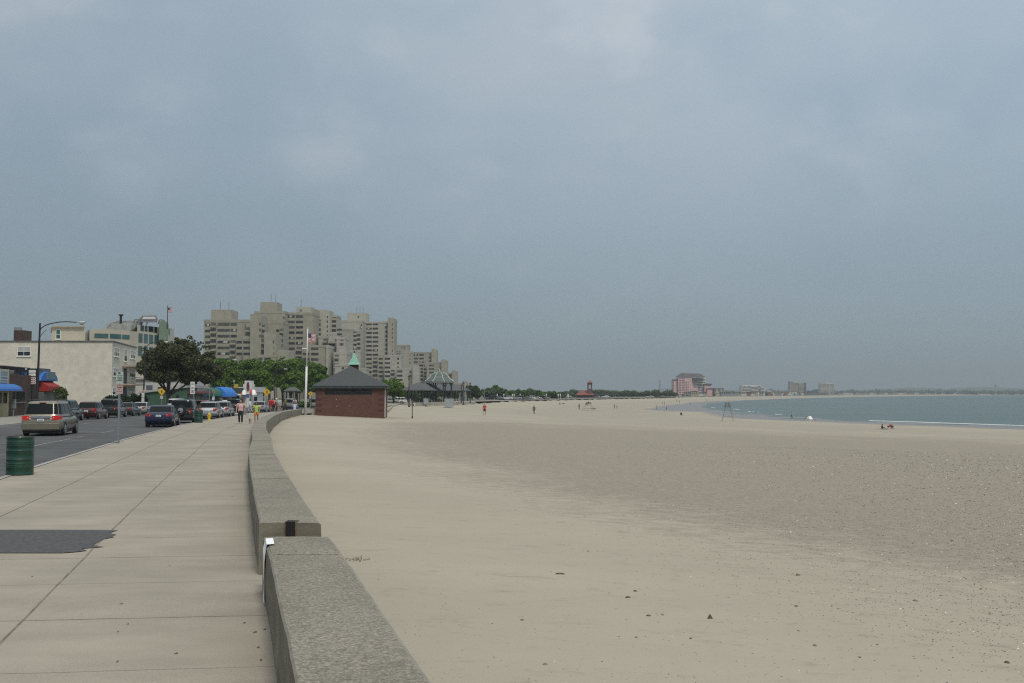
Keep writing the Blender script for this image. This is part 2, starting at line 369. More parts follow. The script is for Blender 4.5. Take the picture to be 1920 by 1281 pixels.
# ---- sea
def make_sea():
    m = mat('sea_water', (.045,.080,.072), .32, .25, .02, col2=(.060,.100,.090), bump=.5, bscale=.9, stretch=(.5, 1.3, 1), spec=.30)
    for x in m.node_tree.nodes:
        if x.type == 'BUMP': x.inputs['Strength'].default_value = .55
    rows = []
    ys = [-300, 0, 150, 300, 600, 1200, 2500, 5000, 9000, 15000]
    b = MB()
    for y in ys: rows.append([(x, y, SEAZ) for x in (30 if y < 3000 else 200, 300, 900, 2500, 6000, 15000)])
    b.grid(rows); o = b.build('water', m); tag(o, 'calm grey green bay', 'sea', kind='structure')
    # surf: broken white ribbons along the waterline
    fm = mat('sea_foam', (.50,.53,.53), .8, .15, 2)
    b = MB()
    def ribbon(y0, y1, off, wd, n, gap=.2):
        prev = None
        for i in range(n+1):
            y = y0 + (y1 - y0)*i/n; x = float(ip(y, SEA)) + off + 1.2*mn.noise(Vector((y*.12, off, 0)))
            ww = wd*(.55 + .9*abs(mn.noise(Vector((y*.25, 5, off)))))*min(1, i/3, (n-i)/3)
            cur = [(x - ww, y, SEAZ + .015), (x - ww*.3, y, SEAZ + .14), (x + ww, y, SEAZ + .015)]
            if prev and mn.noise(Vector((y*.4, 9, off))) > -gap: b.grid([prev, cur])
            prev = cur
    ribbon(120, 232, .6, .85, 160, .5); ribbon(292, 302, 2, .7, 10, .3); ribbon(330, 348, 5, .7, 12, .1); ribbon(380, 398, 8, 1.0, 12, .3); ribbon(418, 440, 3, .9, 12, .2)
    tag(b.build('foam', fm), 'thin white line of surf at the edge of the bay', 'surf', kind='stuff')
make_sea()
# ---- promenade, kerb, road
M_prom = mat('promenade_concrete', (.285,.253,.202), .9, .1, 1.6, col2=(.335,.299,.241), bump=.0035, bscale=55, stretch=(.55, 1.5, 1), detail=9)
M_asph = mat('asphalt', (.056,.057,.060), .9, .18, .8, col2=(.096,.097,.100), bump=.004, bscale=80, detail=9)
M_patch = mat('asphalt_patch', (.048,.049,.052), .95, .25, 18, col2=(.095,.095,.098), bump=.010, bscale=60, detail=8)
M_joint = mat('joint_filler', (.170,.150,.122), .95, .35, 3)
def overlay_noise(m, scale, amt, det=9, thr=(.35, .65)):
    """second, coarser layer of stains over a material's colour"""
    n = m.node_tree.nodes; l = m.node_tree.links; b = n['Principled BSDF']; src = b.inputs['Base Color'].links[0].from_socket
    t = n.new('ShaderNodeTexCoord'); z = n.new('ShaderNodeTexNoise'); z.inputs['Scale'].default_value = scale; z.inputs['Detail'].default_value = det; z.inputs['Roughness'].default_value = .6
    l.new(t.outputs['Object'], z.inputs['Vector']); r = n.new('ShaderNodeMapRange'); r.inputs['From Min'].default_value = thr[0]; r.inputs['From Max'].default_value = thr[1]
    r.inputs['To Min'].default_value = 1 - amt; r.inputs['To Max'].default_value = 1 + amt*.5; l.new(z.outputs[0], r.inputs[0])
    v = n.new('ShaderNodeVectorMath'); v.operation = 'SCALE'; l.new(src, v.inputs[0]); l.new(r.outputs[0], v.inputs['Scale']); l.new(v.outputs[0], b.inputs['Base Color'])
overlay_noise(M_prom, .5, .13); overlay_noise(M_prom, 90, .16, 3); overlay_noise(M_asph, .25, .2); overlay_noise(M_asph, 60, .25, 3)
YS = [-8, -4, 0, 2, 4, 6, 8] + list(range(10, 120, 3)) + list(range(120, 262, 10)) + [262, 266, 272, 276, 280, 290, 300, 310] + [350, 400, 461, 560, 712]
def strip(name, fa, fb, fz, m, ys=YS, cols=4, label=None, cat=None):
    b = MB(); b.grid([[(fa(y) + (fb(y) - fa(y))*i/cols, y, fz(y)) for i in range(cols+1)] for y in ys])
    o = b.build(name, m, smooth=False); return tag(o, label, cat, kind='structure')
inlx = lambda y: float(ip(y, INL))
strip('promenade', lambda y: curb(y) + .16, lambda y: wallx(y) + .3 if y < 113 else inlx(y) - (.2 if 255 < y < 325 else -1.2), gz, M_prom, label='wide pale concrete promenade beside the sea wall', cat='promenade')
strip('road', lambda y: curbl(y), lambda y: curb(y), lambda y: gz(y) - .14, M_asph, label='grey asphalt road with faded lane lines', cat='road')
M_kerb = mat('granite_kerb', (.30,.29,.27), .85, .15, 2, bump=.003)
for nm, f, sg in (('kerb', curb, 1), ('kerb', curbl, -1)):
    b = MB(); b.grid([[(f(y) + sg*q, y, gz(y) + z) for q, z in ((-.0, -.16), (.012, .012), (.16, .012))] for y in YS]); tag(b.build(nm, M_kerb), 'granite kerb along the road', 'kerb', kind='structure')
strip('pavement', lambda y: curbl(y) - 60, lambda y: curbl(y) - .155, gz, mat('pavement_concrete', (.24,.225,.19), .9, .14, .6, bump=.003, bscale=30), ys=[y for y in YS if 30 < y < 330], cols=6, label='concrete pavement in front of the shops', cat='pavement')
# joints in the promenade
b = MB()
def seg_strip(b, p, q, wd, z0=.003, n=10, wob=.004):
    p = Vector(p); q = Vector(q); d = (q - p).normalized(); nn = Vector((-d.y, d.x)); rows = []
    for i in range(n+1):
        c = p + (q - p)*i/n + nn*random.uniform(-wob, wob); ww = wd*random.uniform(.6, 1.15)
        rows.append([(c.x - nn.x*ww/2, c.y - nn.y*ww/2, gz(c.y) + z0), (c.x + nn.x*ww/2, c.y + nn.y*ww/2, gz(c.y) + z0)])
    b.grid(rows)
def fr(y, f): return wallx(y) + (curb(y) + .16 - wallx(y))*f
for f in (.34, .68):
    yy = [-4, 0] + [2 + 2.5*k for k in range(44)]
    for a, c in zip(yy[:-1], yy[1:]): seg_strip(b, (fr(a, f), a), (fr(c, f), c), .018 + .0002*a, n=4)
y = -1.2; k = 0
while y < 100:
    sl_ = .10
    x0, x1 = fr(y, 0) , fr(y - sl_*2, 1)
    wd = .005 if k % 2 else .009
    if y > 30: wd *= 1.4
    if y < 13 or k % 3 == 0: seg_strip(b, (x0, y + .12), (x1, y - .5), wd, n=30, wob=.005)
    y += 1.58; k += 1
tag(b.build('promenade_joints', M_joint), 'dark joint lines between the slabs of the promenade', 'paving joints', kind='structure')
# asphalt repair patch, ragged at its right end
pts = []
xr = lambda y: fr(y, .34)
n = 14
for i in range(n+1): yy = 11.75 + i*1.95/n; pts.append((xr(yy) + .05 + random.uniform(-.10, .09) - (.12 if i < 3 else 0), yy + random.uniform(-.03, .03)))
top = [(xr(13.7) - q, 13.72 - .012*q + random.uniform(-.02, .02)) for q in (.4, 1, 1.6, 2.2, 2.8, 3.3, fr(13.7, .34) - curb(13.7) - .2)]
bot = [(xr(11.7) - q, 11.70 - .02*q + random.uniform(-.02, .02)) for q in (.3, 1, 1.6, 2.2, 2.8, 3.2, fr(11.6, .34) - curb(11.6) - .2)]
pl = pts + top + bot[::-1]
b = MB(); b.add([(x, y, gz(y) + .008) for x, y in pl], [tuple(range(len(pl)))]); tag(b.build('asphalt_patch', M_patch), 'dark ragged asphalt repair patch across the promenade slabs', 'patch', kind='structure')
# lane lines
M_line = mat('road_line', (.20,.20,.195), .85, .5, 9, col2=(.36,.36,.35))
b = MB()
def lane(off, y0, y1, wd):
    n = max(2, int((y1-y0)/1.5)); b.grid([[(curb(yy) - off + q*wd/2, yy, gz(yy) - .136) for q in (-1, 1)] for yy in [y0 + (y1-y0)*i/n for i in range(n+1)]])
for y0 in (29.5, 74.5, 83.5, 94.5, 106): lane(8.4, y0, y0 + 3.0, .12)
for y0, y1 in ((14, 19), (38, 47.5), (49, 51), (55, 59), (80, 84), (108, 112)): lane(3.1, y0, y1, .07)
tag(b.build('lane_lines', M_line), 'faded white lane lines on the road', 'road marking', kind='structure')
b = MB()
for k in range(6):   # zebra crossing far ahead
    y0 = 118
    b.grid([[(curb(y0) - 1.2 - 2*k, y0, gz(y0) - .135), (curb(y0) - 2.0 - 2*k, y0, gz(y0) - .135)], [(curb(y0) - 1.2 - 2*k, y0 + 5, gz(y0) - .135), (curb(y0) - 2.0 - 2*k, y0 + 5, gz(y0) - .135)]])
tag(b.build('crossing_stripes', mat('crossing_white', (.55,.55,.54), .8)), 'white pedestrian crossing stripes', 'crossing', kind='structure')

# ================================================================ SEA WALL
def speckle_mat():
    m = mat('exposed_aggregate', (.180,.165,.130), .95, .3, 70, col2=(.285,.262,.212), bump=.008, bscale=85, detail=5)
    overlay_noise(m, 1.2, .16); overlay_noise(m, 30, .25, 4, (.35, .65))
    n = m.node_tree.nodes; l = m.node_tree.links; b = n['Principled BSDF']; src = b.inputs['Base Color'].links[0].from_socket
    t = n.new('ShaderNodeTexCoord'); v = n.new('ShaderNodeTexVoronoi'); v.inputs['Scale'].default_value = 95; l.new(t.outputs['Object'], v.inputs['Vector'])
    s = n.new('ShaderNodeSeparateColor'); l.new(v.outputs['Color'], s.inputs[0]); r = n.new('ShaderNodeMapRange'); r.inputs['To Min'].default_value = .70; r.inputs['To Max'].default_value = 1.30; l.new(s.outputs[0], r.inputs[0])
    k = n.new('ShaderNodeVectorMath'); k.operation = 'SCALE'; l.new(src, k.inputs[0]); l.new(r.outputs[0], k.inputs['Scale']); l.new(k.outputs[0], b.inputs['Base Color']); return m
M_agg = speckle_mat()
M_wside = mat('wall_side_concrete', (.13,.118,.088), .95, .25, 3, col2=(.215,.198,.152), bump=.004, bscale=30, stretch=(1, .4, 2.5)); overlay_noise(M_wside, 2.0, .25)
M_wedge = mat('wall_edge_concrete', (.20,.188,.155), .92, .2, 6, col2=(.30,.28,.235), bump=.004, bscale=50)
def wall_piece(name, y0, y1, label, slot=None, step=None, cap=None, top=.52):
    ys = []
    y = y0
    while y < y1: ys.append(y); y += .35 if y < 14 else (1.0 if y < 40 else 3)
    ys.append(y1)
    b = MB(); rings = []
    for y in ys:
        x = wallx(y); g = gz(y); e = .012*mn.noise(Vector((y*2.1, 0, 1))); e2 = .012*mn.noise(Vector((y*2.3, 4, 1)))
        W = .618
        prof = [(-.03, -.9), (-.0, 0.0), (.003, .42), (.005, top - .022), (.018, top - .004)] + [(.04 + (W - .08)*k/5 - .015*(k==1) + .015*(k==4), top + .006*mn.noise(Vector((y*3, k*1.7, 2)))) for k in range(1, 5)] + [(W - .025, top - .003), (W, top - .018), (W + .01, .3), (W + .02, -1.4)]
        rings.append([(x + a + (e if i < 5 else e2), y, g + z) for i, (a, z) in enumerate(prof)])
    # cross cuts: loft rings are open profiles, closed at the bottom
    n = len(rings[0]); vs = [p for r in rings for p in r]; b.add(vs, [])
    for k in range(len(rings)-1):
        for i in range(n):
            j = (i+1) % n
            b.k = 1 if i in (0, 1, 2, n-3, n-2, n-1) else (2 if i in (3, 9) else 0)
            b.f.append((k*n + i, (k+1)*n + i, (k+1)*n + j, k*n + j)); b.mi.append(b.k)
    b.k = 1; b.f += [tuple(range(n)), tuple(range((len(rings)-1)*n, len(rings)*n))[::-1]]; b.mi += [1, 1]
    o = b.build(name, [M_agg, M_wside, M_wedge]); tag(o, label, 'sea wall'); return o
w2 = wall_piece('sea_wall', 10.3, 113, 'long curving rough concrete sea wall with a black slot in its near end')
w1 = wall_piece('sea_wall', -6, 9.42, 'nearest thick block of rough concrete sea wall with white paper stuck to its corner', top=.50)
# the slot (iron stop-log channel) in the end of the second length: its shade painted as a black box, rusty cheeks
xs = wallx(10.3) + .265; g = gz(10.3)
b = MB(); b.box((xs, 10.294, g - .3), (xs + .098, 10.43, g + .528)); b.build('gate_slot', mat('slot_dark', (.008,.007,.007), .9, .3, 20), w2)
b = MB()
for x0 in (xs - .008, xs + .098): b.box((x0, 10.288, g - .3), (x0 + .008, 10.44, g + .531))
b.build('slot_edge', mat('rusty_iron', (.13,.085,.05), .8, .4, 30), w2)
# raised end block on the near length, with a cracked joint
ys = [8.42 + k*.01 for k in range(100)]
b = MB(); rows = []
for i in range(9):
    q = i/8; rows.append([(wallx(yy) + .025 + (.54)*q, yy + .02*math.sin(i*2.3), gz(yy) + .503 + .012*(1 - abs(2*q-1)**6) + .004*mn.noise(Vector((yy*4, i, 0)))) for yy in (8.36, 8.44, 8.7, 9.0, 9.25, 9.36)])
for r in rows: r[0] = (r[0][0], r[0][1], r[0][2] - .02); r[-1] = (r[-1][0], r[-1][1], r[-1][2] - .03)
b.grid(rows[::-1]); b.build('end_cap', M_agg, w1, smooth=True)
b = MB()
for i in range(12):
    q = i/12; yy = 8.34 + .02*math.sin(i*1.9); x = wallx(yy) + .02 + .55*q; b.add([(x, yy, gz(yy) + .503), (x + .045, yy + random.uniform(-.01, .01), gz(yy) + .503), (x + .045, yy + .012, gz(yy) + .5035), (x, yy + .012, gz(yy) + .5035)], [(0, 1, 2, 3)])
b.build('crack', M_joint, w1)
# torn white paper on the near corner
b = MB(); y0 = 8.9
P = [(.075, 9.12, .528), (.070, 8.80, .524), (.01, 9.14, .522), (.004, 8.80, .518), (-.012, 9.16, .43), (-.012, 8.86, .36), (-.014, 9.0, .22), (-.014, 8.93, .16)]
vs = [(wallx(a[1]) + a[0], a[1], gz(9) + a[2]) for a in P]
b.add(vs, [(0, 1, 3, 2), (2, 3, 5, 4), (4, 5, 7, 6)])
P2 = [(-.018, 8.95, .20), (-.02, 8.66, .05), (-.02, 8.86, .02)]; b.add([(wallx(a[1]) + a[0], a[1], gz(9) + a[2]) for a in P2], [(0, 1, 2)])
o = b.build('paper_sheet', mat('white_paper', (.78,.79,.82), .8, .04, 3)); tag(o, 'torn white paper draped over the near corner of the sea wall', 'paper')
b = MB()
for yy in (15.8, 22.5, 30, 39, 50, 63):
    x = wallx(yy); g = gz(yy); t_ = .006 + yy*.0003; b.add([(x + .02, yy, g + .524), (x + .58, yy, g + .524), (x + .58, yy + t_*3, g + .524), (x + .02, yy + t_*3, g + .524)], [(0, 1, 2, 3)])
b.build('joint', mat('wall_joint', (.11,.10,.08), .95, .3, 20), w2)
# terrace wall beside the brick building and long wall below the pavilions
b = MB(); b.box((xat(567, 770, 115.5), 115.5, -1.6), (xat(592, 770, 115.5), 117.5, zat(766.5, 115.5))); tag(b.build('terrace_wall', mat('terrace_concrete', (.30,.29,.25), .9, .2, 1, bump=.004)), 'short concrete terrace wall joining the brick building behind the flagpole', 'wall')
b = MB(); pl = [(725, 150), (735, 200), (752, 262), (800, 272), (845, 280), (889, 300), (893, 320)]
M_pw = mat('pavilion_wall_concrete', (.27,.25,.21), .9, .2, .5, bump=.004)
for (a, da), (c, dc) in zip(pl[:-1], pl[1:]):
    p = Vector((xat(a, 757, da), da)); q = Vector((xat(c, 757, dc), dc)); u = (q-p).normalized(); nn = Vector((-u.y, u.x)); mid = (p+q)/2
    b.obox(mid, u, nn, (q-p).length, .5, -3.5, -.78)
tag(b.build('terrace_wall', M_pw), 'long low concrete wall below the open pavilions', 'wall')
b = MB()
for (a, da, c, dc, z0, z1) in ((725, 170, 748, 262, -1.1, -1.35),):
    p = Vector((xat(a, 757, da), da)); q = Vector((xat(c, 757, dc), dc))
# ---- stones, pebbles, debris on the sand
def stone(b, x, y, r, z=None):
    z = tz(x, y) if z is None else z
    th = random.random()*6.28; ax = random.uniform(.7, 1.5)
    ring = lambda s_, h: [(x + math.cos(a+th)*r*s_*ax*random.uniform(.85, 1.1), y + math.sin(a+th)*r*s_, z + h*r) for a in [k*math.pi/3 for k in range(6)]]
    b.loft([ring(.9, -.4), ring(1, .1), ring(.55, random.uniform(.4, .7))])
big_st = [(1331,1160,.055),(1242,1153,.04),(1216,1155,.04),(1496,1079,.06),(1191,1109,.035),(1493,1137,.045),(1177,1121,.045),(1716,1127,.055),(1050,1077,.05),(1528,1211,.035),(1888,1243,.045),(1645,1209,.03),(979,1163,.03),(1022,1246,.03),(1295,1198,.03),(1193,1196,.03),(1785,1014,.05),(1497,1183,.025),(1612,1233,.025),(1103,1034,.04)]
mk = [mat('dark_stone', (.065,.058,.05), .8, .4, 30), mat('brown_stone', (.15,.125,.10), .8, .4, 30)]
for i, (px, py, r) in enumerate(big_st):
    p = ground_at(px, py); b = MB(); r *= .62
    if i == 0: b.loft([[(-r, -r*.6, 0), (r, -r*.5, 0), (r*.8, r*.6, 0), (-r*.8, r*.5, 0)], [(-r*.15, -r*.1, r*1.4), (r*.15, -r*.1, r*1.45), (r*.1, r*.1, r*1.4), (-r*.1, r*.1, r*1.4)]])
    elif i == 8: b.tube([(-.06, 0, .01), (0, .005, .014), (.06, -.01, .01)], .008, 5)
    else:
        random.seed(100+i); stone(b, 0, 0, r, 0)
    lab = {0: 'pointed dark pebble standing up on the open sand', 3: 'flat brown stone lying in the pebbly sand on the right', 8: 'small dark stick lying on the pale sand'}.get(i, 'small dark stone lying alone on the smooth sand')
    o = b.build('driftwood_stick' if i == 8 else 'stone', mk[i % 2], loc=p); tag(o, lab, 'stick' if i == 8 else 'stone', None if i in (0, 3, 8) else 'loose dark stones on the sand')
random.seed(11)
b = MB(); cnt = 0
while cnt < 15000:
    px = random.uniform(560, 1960); py = 790 + 510*random.random()**1.5
    dens = min(1, max(.05, ((px - 800)/1500) + (1000 - py)/450 - .05))
    if random.random() > dens: continue
    v = (CY - py)/F; d = 2.6/((py - HY)/F)
    p = Vector((xat(px, py, d), d, 0)); s = p.x - wallx(d)
    if s < .9 or d > 75: continue
    r = (random.uniform(.003, .006) + min(max(s - 3, 0), 40)*random.uniform(.0003, .0008)) * (1.8 if random.random() < .02 else 1)
    b.k = 2 if random.random() < .04 else random.choice((0, 1, 1, 3)); stone(b, p.x, p.y, r); cnt += 1
tag(b.build('pebbles', mk + [mat('white_shell', (.7,.68,.62), .6), mat('grey_stone', (.20,.185,.165), .8, .3, 20)]), 'countless small pebbles and shell bits strewn over the beach', 'pebbles', kind='stuff')
b = MB(); p0 = ground_at(668, 1050)
for k in range(26):
    q = p0 + Vector((random.gauss(0, .10), random.gauss(0, .10), 0)); a = random.random()*6.28; l_ = random.uniform(.02, .06)
    b.tube([q + Vector((0, 0, .005)), q + Vector((math.cos(a)*l_/2, math.sin(a)*l_/2, .02)), q + Vector((math.cos(a+.5)*l_, math.sin(a+.5)*l_, .006))], .004, 5)
tag(b.build('seaweed_scrap', mat('dry_seaweed', (.11,.09,.055), .9, .3, 20)), 'little heap of dry seaweed beside the sea wall', 'seaweed')
# small litter and stains on the promenade
b = MB()
for (px, py) in ((227,1128),(240,1165),(221,1179),(330,1219),(220,1234),(354,1281),(458,1163),(489,1231),(498,1130),(496,1175),(60,1078),(318,1058),(478,1180),(484,1208),(480,955),(467,957),(436,930)):
    p = prom_at(px, py); random.seed(px); a = random.random(); w_ = random.uniform(.007, .018)
    b.k = 0; b.add([(p.x - w_, p.y - .006, p.z + .004), (p.x + w_, p.y - .004, p.z + .006), (p.x + w_*.7, p.y + .01, p.z + .012), (p.x - w_*.8, p.y + .009, p.z + .004)], [(0, 1, 2, 3)])
tag(b.build('litter', mat('dead_leaf', (.06,.045,.03), .9)), 'dead leaf scraps scattered on the promenade slabs', 'litter', kind='stuff')
# ================================================================ BUILDINGS
def facade_pt(O, u, a, z): return (O[0] + u[0]*a, O[1] + u[1]*a, z)
def window(parent, O, u, n, a0, a1, z0, z1, mf, mg, fw=.07, mull=1, rail=True, sill=True, depth=.05, par_blind=True):
    """framed window on a facade: frame proud of the wall, pane behind the frame, sill below"""
    O = Vector(O[:2]); u = Vector(u[:2]); n = Vector(n[:2]); w_ = a1 - a0; c = O + u*(a0 + a1)/2
    b = MB()
    for q in (a0 + fw/2, a1 - fw/2): b.obox(O + u*q + n*depth/2, u, n, fw, depth, z0, z1)
    for z in (z0, z1 - fw): b.obox(c + n*(depth/2 - .002), u, n, w_ - 2*fw, depth, z, z + fw)
    for k in range(mull): b.obox(O + u*(a0 + w_*(k+1)/(mull+1)) + n*(depth/2 - .004), u, n, fw*.8, depth - .01, z0 + fw, z1 - fw)
    if rail: b.obox(c + n*(depth/2 - .012), u, n, w_ - 2*fw, depth - .02, (z0+z1)/2 - .03, (z0+z1)/2 + .03)
    f = b.build('window', mf, parent)
    g = MB(); g.obox(c + n*.012, u, n, w_ - fw*1.2, .012, z0 + fw*.6, z1 - fw*.6); g.build('pane', mg, f)
    if mg is M_glass and par_blind: q = MB(); q.obox(c + n*.021, u, n, w_ - fw*1.6, .006, (z0+z1)/2 + .02, z1 - fw*.9); q.build('blind', M_blind, f)
    if sill: s = MB(); s.obox(c + n*(.08), u, n, w_ + .16, .16, z0 - .09, z0 - .01); s.build('sill', mf, f)
    return f
def pane(parent, O, u, n, a0, a1, z0, z1, m, name='window', proud=.05):
    O = Vector(O[:2]); u = Vector(u[:2]); n = Vector(n[:2])
    b = MB(); b.obox(O + u*(a0 + a1)/2 + n*(proud/2 - .02), u, n, a1 - a0, proud + .04, z0, z1); return b.build(name, m, parent)
rdu = Vector((-.196, .981)); rdn = Vector((.981, .196))     # along the road / towards the road
# ---- near cream apartment block
cb = brick_mat('cream_brick', (.56,.53,.45), (.535,.505,.43), (.47,.445,.38), .4, .12)
M_cap = mat('roof_cap', (.10,.10,.10), .7, .2, 2)
A = thing('apartment_building', 'cream brick three storey apartment block with a blank side wall facing the promenade', 'building', (0, 0, 0))
x0 = xat(211, 640, 145); gA = gz(145); tA = zat(641, 145)
c0 = Vector((x0, 145)); far = c0 + rdu*20.3; 
b = MB(); b.prism([(x0, 145), tuple(far), (far.x - 27, far.y), (x0 - 27, 145)], gA - .3, tA); b.build('wall', cb, A)
b = MB()
for (p, q) in ((Vector((x0 - 27, 145)), c0), (c0, far)):
    u = (q-p).normalized(); nn = Vector((u.y, -u.x)); b.obox((p+q)/2, u, nn, (q-p).length + .3, .3, tA, tA + .16)
b.build('roof_edge', M_cap, A)
# side (blank) wall: double window at left, recess windows of ground floor
M_blind = mat('window_blind', (.36,.36,.35), .8, .05, 5)
fo = Vector((x0 - 27, 145)); uu = Vector((1, 0)); nn = Vector((0, -1))
def ax_(px): return xat(px, 660, 145) - fo.x
window(A, fo, uu, nn, ax_(32.5), ax_(57.5), zat(668, 145), zat(650, 145), M_white, M_glass, mull=1)
# street facade (seen at a slant)
def rd_a(px, O, u):    # distance along facade where a pixel column meets it
    k = (px - CX)/F*1.0; return (k*O.y - O.x)/(u.x - k*u.y)
for (pa, pb, ya, yb, mu) in ((213, 223, 652, 669, 2), (232, 238, 655, 678, 0), (244, 253.5, 658, 673, 2), (212, 223, 690, 706, 2), (243, 253, 692, 708, 2), (211.5, 222, 727, 741, 1), (241, 252, 727, 742, 2)):
    a0 = rd_a(pa, c0, rdu); a1 = rd_a(pb, c0, rdu); d = 145 + (a0+a1)/2*.98
    window(A, c0, rdu, rdn, a0, a1, zat(yb, d), zat(ya, d), M_white, M_glass, mull=mu, fw=.1)
M_slab = mat('balcony_concrete', (.33,.27,.21), .85, .15, 2)
for yb in (686, 721):
    a0, a1 = rd_a(229, c0, rdu), 20.3; d = 145 + a0*.98; z = zat(yb, d)
    b = MB(); b.obox(c0 + rdu*(a0+a1)/2 + rdn*.75, rdu, rdn, a1-a0, 1.5, z - .12, z + .12); bal = b.build('balcony', M_slab, A)
for yb in (690, 726):
    a0, a1 = rd_a(232, c0, rdu), rd_a(238, c0, rdu); pane(A, c0, rdu, rdn, a0, a1, zat(yb+30, 152), zat(yb, 152), mat('door_shadow', (.03,.028,.026), .6, .3, 3), 'door')
z = zat(721, 150)
b = MB()
a0 = rd_a(229, c0, rdu)
for k in range(14): b.obox(c0 + rdu*(a0 + k*(20.2-a0)/13) + rdn*1.42, rdu, rdn, .04, .04, z + .12, z + 1.1)
b.obox(c0 + rdu*(a0 + 20.2)/2 + rdn*1.42, rdu, rdn, 20.2 - a0, .06, z + 1.1, z + 1.16); b.build('railing', M_blk, A)
b = MB(); b.box((xat(25.5, 636, 150), 150, tA - .1), (xat(46, 636, 150), 152.2, zat(619.5, 150))); ch = b.build('chimney', brick_mat('dark_brick', (.055,.028,.022), (.04,.022,.02), (.03,.02,.018)), A)
b = MB(); b.lathe([(.55, 0), (.55, .5)], 12, (xat(34, 620, 151), 151, zat(619.5, 150))); b.build('vent', M_grey, ch)
# ---- terraced white building behind it with glass band and green gable
B = thing('apartment_building', 'stepped white building behind the cream block with teal glass, rooftop greenhouse and green gable', 'building')
M_cream = mat('cream_render', (.40,.37,.30), .85, .06, .4); M_teal = mat('teal_glass', (.03,.085,.085), .12, .35, .35, spec=.7); M_pale = mat('pale_panel', (.36,.36,.32), .8, .08, .6)
def P2(px, d, y=620): return Vector((xat(px, y, d), d))
def poly_block(pts, z0, z1, name, m, par): b = MB(); b.prism([tuple(p) for p in pts], z0, z1); return b.build(name, m, par)
poly_block([P2(97, 160), P2(160, 160), P2(160, 175), P2(97, 175)], 0, zat(614, 160), 'penthouse', M_cream, B)
b = MB(); b.prism([tuple(P2(96, 159.6)), tuple(P2(158, 159.6)), tuple(P2(160, 175)), tuple(P2(95, 175))], zat(614, 160), zat(611.5, 160)); b.build('roof_edge', mat('roof_fascia', (.28,.25,.19), .8, .1, 1), B)
window(B, P2(97, 160), (1, 0), (0, -1), sz(160)*8, sz(160)*17, zat(636, 160), zat(618, 160), M_white, M_teal, mull=0)
bay = [P2(168, 170), P2(205, 171), P2(243, 175), P2(258, 178), P2(258, 200), P2(150, 200)]
poly_block(bay, 0, zat(617, 170), 'wall', M_cream, B)
for (pa, pb, P, Q) in ((176, 202, bay[0], bay[1]), (205, 226, bay[1], bay[2]), (228, 241.5, bay[1], bay[2])):
    u = (Q-P).normalized(); nn = Vector((u.y, -u.x)); a0 = rd_a(pa, P, u); a1 = rd_a(pb, P, u); pane(B, P, u, nn, a0, a1, zat(635, 172), zat(626.5, 172), M_teal, 'window')
main = [P2(257, 178), P2(298, 186), P2(319, 192), P2(352, 206), P2(352, 225), P2(257, 225)]
poly_block(main, 0, zat(621, 178), 'wall', M_cream, B)
u = (main[1]-main[0]).normalized(); nn = Vector((u.y, -u.x))
for k in range(4):
    pa = 258.5 + k*10; a0 = rd_a(pa, main[0], u); a1 = rd_a(pa + 7.5, main[0], u); pane(B, main[0], u, nn, a0, a1, zat(643.5, 181), zat(626.5, 181), M_teal, 'window')
    pane(B, main[0], u, nn, a0, a1, zat(668, 181), zat(650, 181), M_teal, 'window')
P, Q = main[2], main[3]; u = (Q-P).normalized(); nn = Vector((u.y, -u.x))
for k in range(4):
    pa = 318.5 + k*8.2; a0 = rd_a(pa, P, u); a1 = rd_a(pa + 6, P, u); pane(B, P, u, nn, a0, a1, zat(648, 198), zat(636, 198), M_glass, 'window')
poly_block([P2(257, 180), P2(298, 187), P2(298, 200), P2(257, 195)], zat(621, 178) - .02, zat(609, 180), 'storey', M_pale, B)
u = (P2(298, 187)-P2(257, 180)).normalized(); nn = Vector((u.y, -u.x))
for pa, pb in ((262, 268), (270, 275), (277, 285), (289, 293)):
    a0 = rd_a(pa, P2(257, 180), u); a1 = rd_a(pb, P2(257, 180), u); pane(B, P2(257, 180), u, nn, a0, a1, zat(621, 182), zat(610.5, 182), M_glass, 'window')
M_gg = mat('green_panel', (.19,.25,.17), .7, .1, .5)
gp = [P2(298, 185), P2(316, 190), P2(316, 200), P2(298, 196)]
b = MB(); zt = zat(606, 187); b.prism([tuple(p) for p in gp], 2, zt); pk = (gp[0]+gp[1])*.5
b.add([(gp[0].x, gp[0].y, zt), (gp[1].x, gp[1].y, zt), (gp[2].x, gp[2].y, zt), (gp[3].x, gp[3].y, zt), (gp[0].x + .8*(gp[1].x-gp[0].x)*.5, gp[0].y + 2, zat(598.5, 187)), (gp[3].x + .4*(gp[2].x-gp[3].x), gp[3].y, zat(598.5, 187))], [(0, 1, 4), (1, 2, 5, 4), (2, 3, 5), (3, 0, 4, 5)])
b.build('gable', M_gg, B)
poly_block([P2(316, 190), P2(326, 193), P2(326, 203), P2(316, 200)], 2, zat(615, 190), 'stair_tower', M_pale, B)
pane(B, P2(316, 190), (P2(326, 193)-P2(316, 190)).normalized(), Vector((.9, -.3)).normalized(), .15, .75, zat(628, 190), zat(617, 190), M_teal, 'window')
